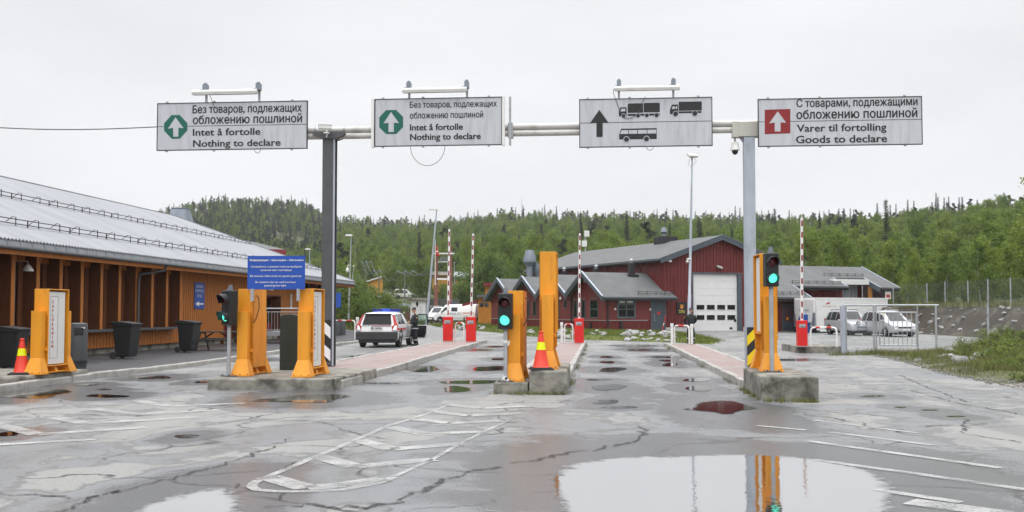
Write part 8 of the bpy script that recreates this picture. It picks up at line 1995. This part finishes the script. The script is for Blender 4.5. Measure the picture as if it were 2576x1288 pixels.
for i in range(nfl + 1):
    f = i / nfl; w = .12 + .32 * f; z = zz + (z2 - zz) * f
    for k in range(5): u = k / 4; vs.append((.05 + w * u, .12 * math.sin(u * 6 + f * 2), z - .1 * u))
mb.add(vs, [(i * 5 + k, i * 5 + k + 1, (i + 1) * 5 + k + 1, (i + 1) * 5 + k) for i in range(nfl) for k in range(4)]); fo = mb.build('cloth', M['redpaint'], fp, smooth=60); sd = fo.modifiers.new('thick', 'SOLIDIFY'); sd.thickness = .01
mb = MB(); mb.add([(.05, -.16, zz - .55), (.33, -.16, zz - .62), (.33, -.16, zz - .75), (.05, -.16, zz - .68)], [(0, 1, 2, 3)]); mb.build('white_bar', M['whitepaint'], fo)
mb = MB()
for X, Yv, sag in ((A1, A2, 1.6), (A2, A3, 1.7), (A3, A4, 1.3)):
    for a, b in zip(X, Yv): mb.tube([a.lerp(b, i / 12) - Vector((0, 0, sag * 4 * (i / 12) * (1 - i / 12))) for i in range(13)], .022, 4)
tag(mb.build('power_lines', M['ducts']), 'sagging power lines strung between the wooden poles', 'power lines')
def antenna(label, x, yb, yt, Y, boxes=()):
    b = P(x, yb, Y); d = P(x, yt, Y) - b; t = thing('antenna_mast', label, 'antenna', b, 0); mb = MB(); mb.cyl((0, 0, -2), (0, 0, d.z), .07, n=6); mb.build('pole', M['galv'], t)
    for bx in boxes:
        p = P(bx[0], bx[1], Y) - b; mb = MB(); mb.b2((p.x - .25, -.2, p.z - .3), (p.x + .25, .1, p.z + .3)); mb.build('equipment_box', M['whitepaint'], t)
antenna('thin aerial with white boxes above the red hall roof', 1472.5, 640, 580, 100, ((1476, 588), (1470, 613)))
antenna('thin antenna mast on the skyline among the conifers', 1312, 545, 498, 470)
# ------------------------------------------------------------------ sheds, containers and houses on the far side
def block(mb, x0, x1, yt, yb, Y, dep, mi=0):
    a, b = P(x0, yt, Y), P(x1, yb, Y); mb.b2((a.x, Y, b.z), (b.x, Y + dep, a.z), mi); return a, b
def gcorr(mb, x0, x1, z0, z1, y, n): 
    w = (x1 - x0) / n
    for i in range(n): mb.b2((x0 + w * i, y - .05, z0), (x0 + w * (i + .5), y, z1))
def hut(name, label, x0, x1, yt, yb, Y, dep, wallm, roofm, ov=.3, th=.25, cat='shed'):
    a, b = P(x0, yt, Y), P(x1, yb, Y); t = thing(name, label, cat, (a.x, Y, b.z), 0); w, h = b.x - a.x, a.z - b.z
    mb = MB(); mb.b2((0, 0, -.5), (w, dep, h)); 
    for i in range(int(w / .2)): mb.b2((i * .2 + .01, -.03, -.3), (i * .2 + .17, 0, h))
    mb.build('wall', M[wallm], t); mb = MB(); mb.b2((-ov, -ov, h), (w + ov, dep + ov, h + th)); mb.build('roof', M[roofm], t, bevel=.03); return t, w, h
t, w, h = hut('red_shed', 'red shed with pale flat roof behind the officer', 1004, 1031, 773, 806, 112, 3, 'redwood', 'galvpost', .12, .42)
mb = MB(); mb.b2((w * .3, -.06, 0), (w * .62, -.035, h * .85)); mb.build('door', M['redtrim'], t); mb = MB(); mb.b2((w * .38, -.07, h * .55), (w * .55, -.062, h * .75)); mb.build('notice', M['whitepaint'], t)
t, w, h = hut('white_hut', 'white hut with rusty flat roof edge and one tiny window', 1033, 1070, 756, 808, 111, 3.5, 'whitepaint', 'concrete', .35, .28)
p = P(1050, 759, 111).x - t.location.x
mb = MB(); mb.b2((p - .25, -.06, h - .80), (p + .2, -.03, h - .05)); wd = mb.build('window', M['whitepaint'], t); mb = MB(); mb.b2((p - .16, -.07, h - .70), (p + .11, -.062, h - .16)); mb.build('pane', M['glass'], wd)
for lb, x0, x1, yt, yb, Y, dep in (('grey-green corrugated container carrying a yellow round sign', 1070, 1099.5, 750, 808, 113.5, 6), ('grey-green corrugated container behind the police van', 1100.5, 1152, 752, 806, 116, 2.6)):
    a, b = P(x0, yt, Y), P(x1, yb, Y); t = thing('shipping_container', lb, 'container', (a.x, Y, b.z), 0, 'grey-green corrugated containers'); w, h = b.x - a.x, a.z - b.z
    mb = MB(); mb.b2((0, 0, -.2), (w, dep, h)); gcorr(mb, .08, w - .08, .12, h - .12, 0, max(4, int(w / .22))); mb.build('box', M['steelgreen'], t); mb = MB()
    for lo, hi in (((0, -.07, h - .1), (w, 0, h)), ((0, -.07, -.1), (w, 0, .1)), ((0, -.07, .1), (.08, 0, h - .1)), ((w - .08, -.07, .1), (w, 0, h - .1))): mb.b2(lo, hi)
    mb.build('edge_frame', M['steelgreen'], t)
p = P(1089.5, 779, 110); t = thing('warning_sign', 'round yellow warning sign on the container behind the lamp', 'sign', p, 0)
mb = MB(); mb.cyl((0, .02, 0), (0, 0, 0), .21, n=20); mb.build('sign_disc', M['ink'], t); mb = MB(); mb.cyl((0, .0, 0), (0, -.01, 0), .18, n=20); d_ = mb.build('yellow_field', M['yellow'], t)
mb = MB(); mb.b2((-.07, -.016, -.03), (.07, -.011, .03)); mb.build('symbol', M['ink'], d_)
sf = thing('mesh_fence', 'low mesh fence with top rail in front of the sheds', 'fence', P(980, 808, 109), 0); o0 = sf.location.copy(); L_ = P(1110, 808, 109).x - o0.x; hz = P(980, 770, 109).z - o0.z
mb = MB(); mb.cyl((0, 0, hz), (L_, 0, hz), .03, n=6)
for i in range(6): mb.cyl((L_ * i / 5, 0, -.3), (L_ * i / 5, 0, hz), .035, n=6)
mb.build('fence_frame', M['galv'], sf); mb = MB(); chainlink(mb, (0, 0, 0), (L_, 0, 0), hz, .2, .005); mb.build('wire_netting', M['mesh'], sf)
def house(label, x0, x1, ye, yr, yb, Y, dep, wallm, roofm, win=()):
    a, b = P(x0, ye, Y), P(x1, yb, Y); zr_ = P(x0, yr, Y).z - b.z; t = thing('timber_house', label, 'house', (a.x, Y, b.z), 0); w, h = b.x - a.x, a.z - b.z
    mb = MB(); mb.b2((0, 0, -2), (w, dep, h)); mb.prism([(0, h), (dep, h), (dep / 2, zr_ - .1)], 0, .02, w - .02); mb.build('wall', M[wallm], t)
    mb = MB(); slab(mb, (-.4, -.5, h - .1), (w + .4, -.5, h - .1), (w + .4, dep / 2, zr_), (-.4, dep / 2, zr_), .18); slab(mb, (-.4, dep / 2, zr_), (w + .4, dep / 2, zr_), (w + .4, dep + .5, h - .1), (-.4, dep + .5, h - .1), .18); mb.build('roof', M[roofm], t)
    for f0, f1, m_ in win:
        mb = MB(); mb.b2((w * f0, -.05, h * .2), (w * f1, -.01, h * .85)); q = mb.build('window', M['slatetrim'], t); mb = MB(); mb.b2((w * f0 + .1, -.06, h * .25), (w * f1 - .1, -.052, h * .8)); mb.build('pane', M['glass'], q)
house('yellow house with grey roof between the two barrier booms', 1146, 1178, 694, 681, 712, 160, 8, 'yellowwood', 'roofsheet', ((.10, .30, 0), (.45, .62, 0)))
house('yellow house with dark roof behind the red power poles', 1088, 1126, 690, 681, 708, 170, 8, 'yellowwood', 'felt', ((.2, .4, 0),))
t = thing('timber_house', 'small yellow gable house among trees above the police car', 'house', P(930, 712, 180), R(15)); w, hz = 1.6, 1.2
mb = MB(); mb.prism([(0, -2), (2.4, -2), (2.4, 1.2), (0, .4)], 1, 0, 6); mb.build('wall', M['yellowwood'], t); mb = MB(); mb.hexa([(-.3, -.4, .25), (2.6, -.4, 1.2), (2.6, 6.3, 1.2), (-.3, 6.3, .25), (-.3, -.4, .4), (2.6, -.4, 1.38), (2.6, 6.3, 1.38), (-.3, 6.3, .4)]); mb.build('roof', M['pipe'], t)
# orange annex left of the red gables
oa = thing('orange_annex', 'orange boarded annex with red fascia left of the red gables', 'building', P(1203, 812, 97), 0); o0 = oa.location.copy()
def oz(y): return P(1210, y, 97).z - o0.z
def ox(x): return P(x, 780, 97).x - o0.x
mb = MB()
for x0, x1, z1, y0 in ((1203, 1248, oz(748), 0), (1219, 1250, oz(717), 1.5)):
    mb.b2((ox(x0), y0, -.5), (ox(x1), y0 + 5, z1)); x = ox(x0)
    while x < ox(x1) - .2: mb.b2((x + .01, y0 - .03, -.3), (x + .17, y0, z1)); x += .19
mb.build('wall', M['orangebright'], oa)
mb = MB(); mb.b2((ox(1199), -.5, oz(748)), (ox(1250), 1.5, oz(742))); mb.build('roof', M['felt'], oa); mb = MB(); mb.b2((ox(1215), 1.0, oz(717)), (ox(1252), 7, oz(711))); mb.hexa([(ox(1162), .4, oz(770)), (ox(1203), .4, oz(760)), (ox(1203), 2.5, oz(760)), (ox(1162), 2.5, oz(770)), (ox(1162), .4, oz(765)), (ox(1203), .4, oz(753)), (ox(1203), 2.5, oz(753)), (ox(1162), 2.5, oz(765))]); mb.build('fascia', M['redtrim'], oa)
mb = MB()
for x0, x1 in ((1206, 1216), (1219, 1229)): mb.b2((ox(x0), -.06, oz(772)), (ox(x1), -.035, oz(762)))
mb.build('window', M['glass'], oa)
# cabin high on the hillside
cb = thing('hill_cabin', 'tiny dark cabin high on the hillside above the red hall', 'cabin', P(1500, 566, 400), 0)
mb = MB(); mb.b2((-2.2, 0, -4), (2.2, 4, 1.2)); mb.prism([(-2.5, 1.2), (2.5, 1.2), (0, 2.8)], 1, -.3, 4.3); mb.build('wall', M['bark'], cb); mb = MB(); mb.b2((-1.2, -.05, -.3), (-.2, -.01, .7)); mb.build('window', M['pipe'], cb)
# blue sign beyond the dark post and tiny head of a third person behind the car are left to the far side
bs = thing('blue_road_sign', 'narrow blue road sign edge just right of the dark post', 'sign', P(845, 755, 40), R(60)); hz = P(845, 736, 40).z - P(845, 773, 40).z
mb = MB(); mb.b2((-.3, -.01, -hz / 2), (.3, .01, hz / 2)); mb.build('sign_panel', M['blue'], bs); mb = MB(); mb.cyl((.0, .03, -1.6), (.0, .03, hz / 2), .03, n=8); mb.build('post', M['galv'], bs)
# ------------------------------------------------------------------ damp air: one closed box of thin even haze round everything
mb = MB(); mb.b2((-1010, -80, -6), (1010, 1010, 125)); hz_ = mb.build('haze', mat('haze_air', (1, 1, 1), var=0), kind='stuff')
hm_ = MATS['haze_air']; hm_.node_tree.nodes.clear(); ho = hm_.node_tree.nodes.new('ShaderNodeOutputMaterial'); hv = hm_.node_tree.nodes.new('ShaderNodeVolumePrincipled')
hv.inputs['Color'].default_value = (.93, .96, 1, 1); hv.inputs['Density'].default_value = .00022; hv.inputs['Anisotropy'].default_value = .2; hm_.node_tree.links.new(hv.outputs[0], ho.inputs['Volume'])
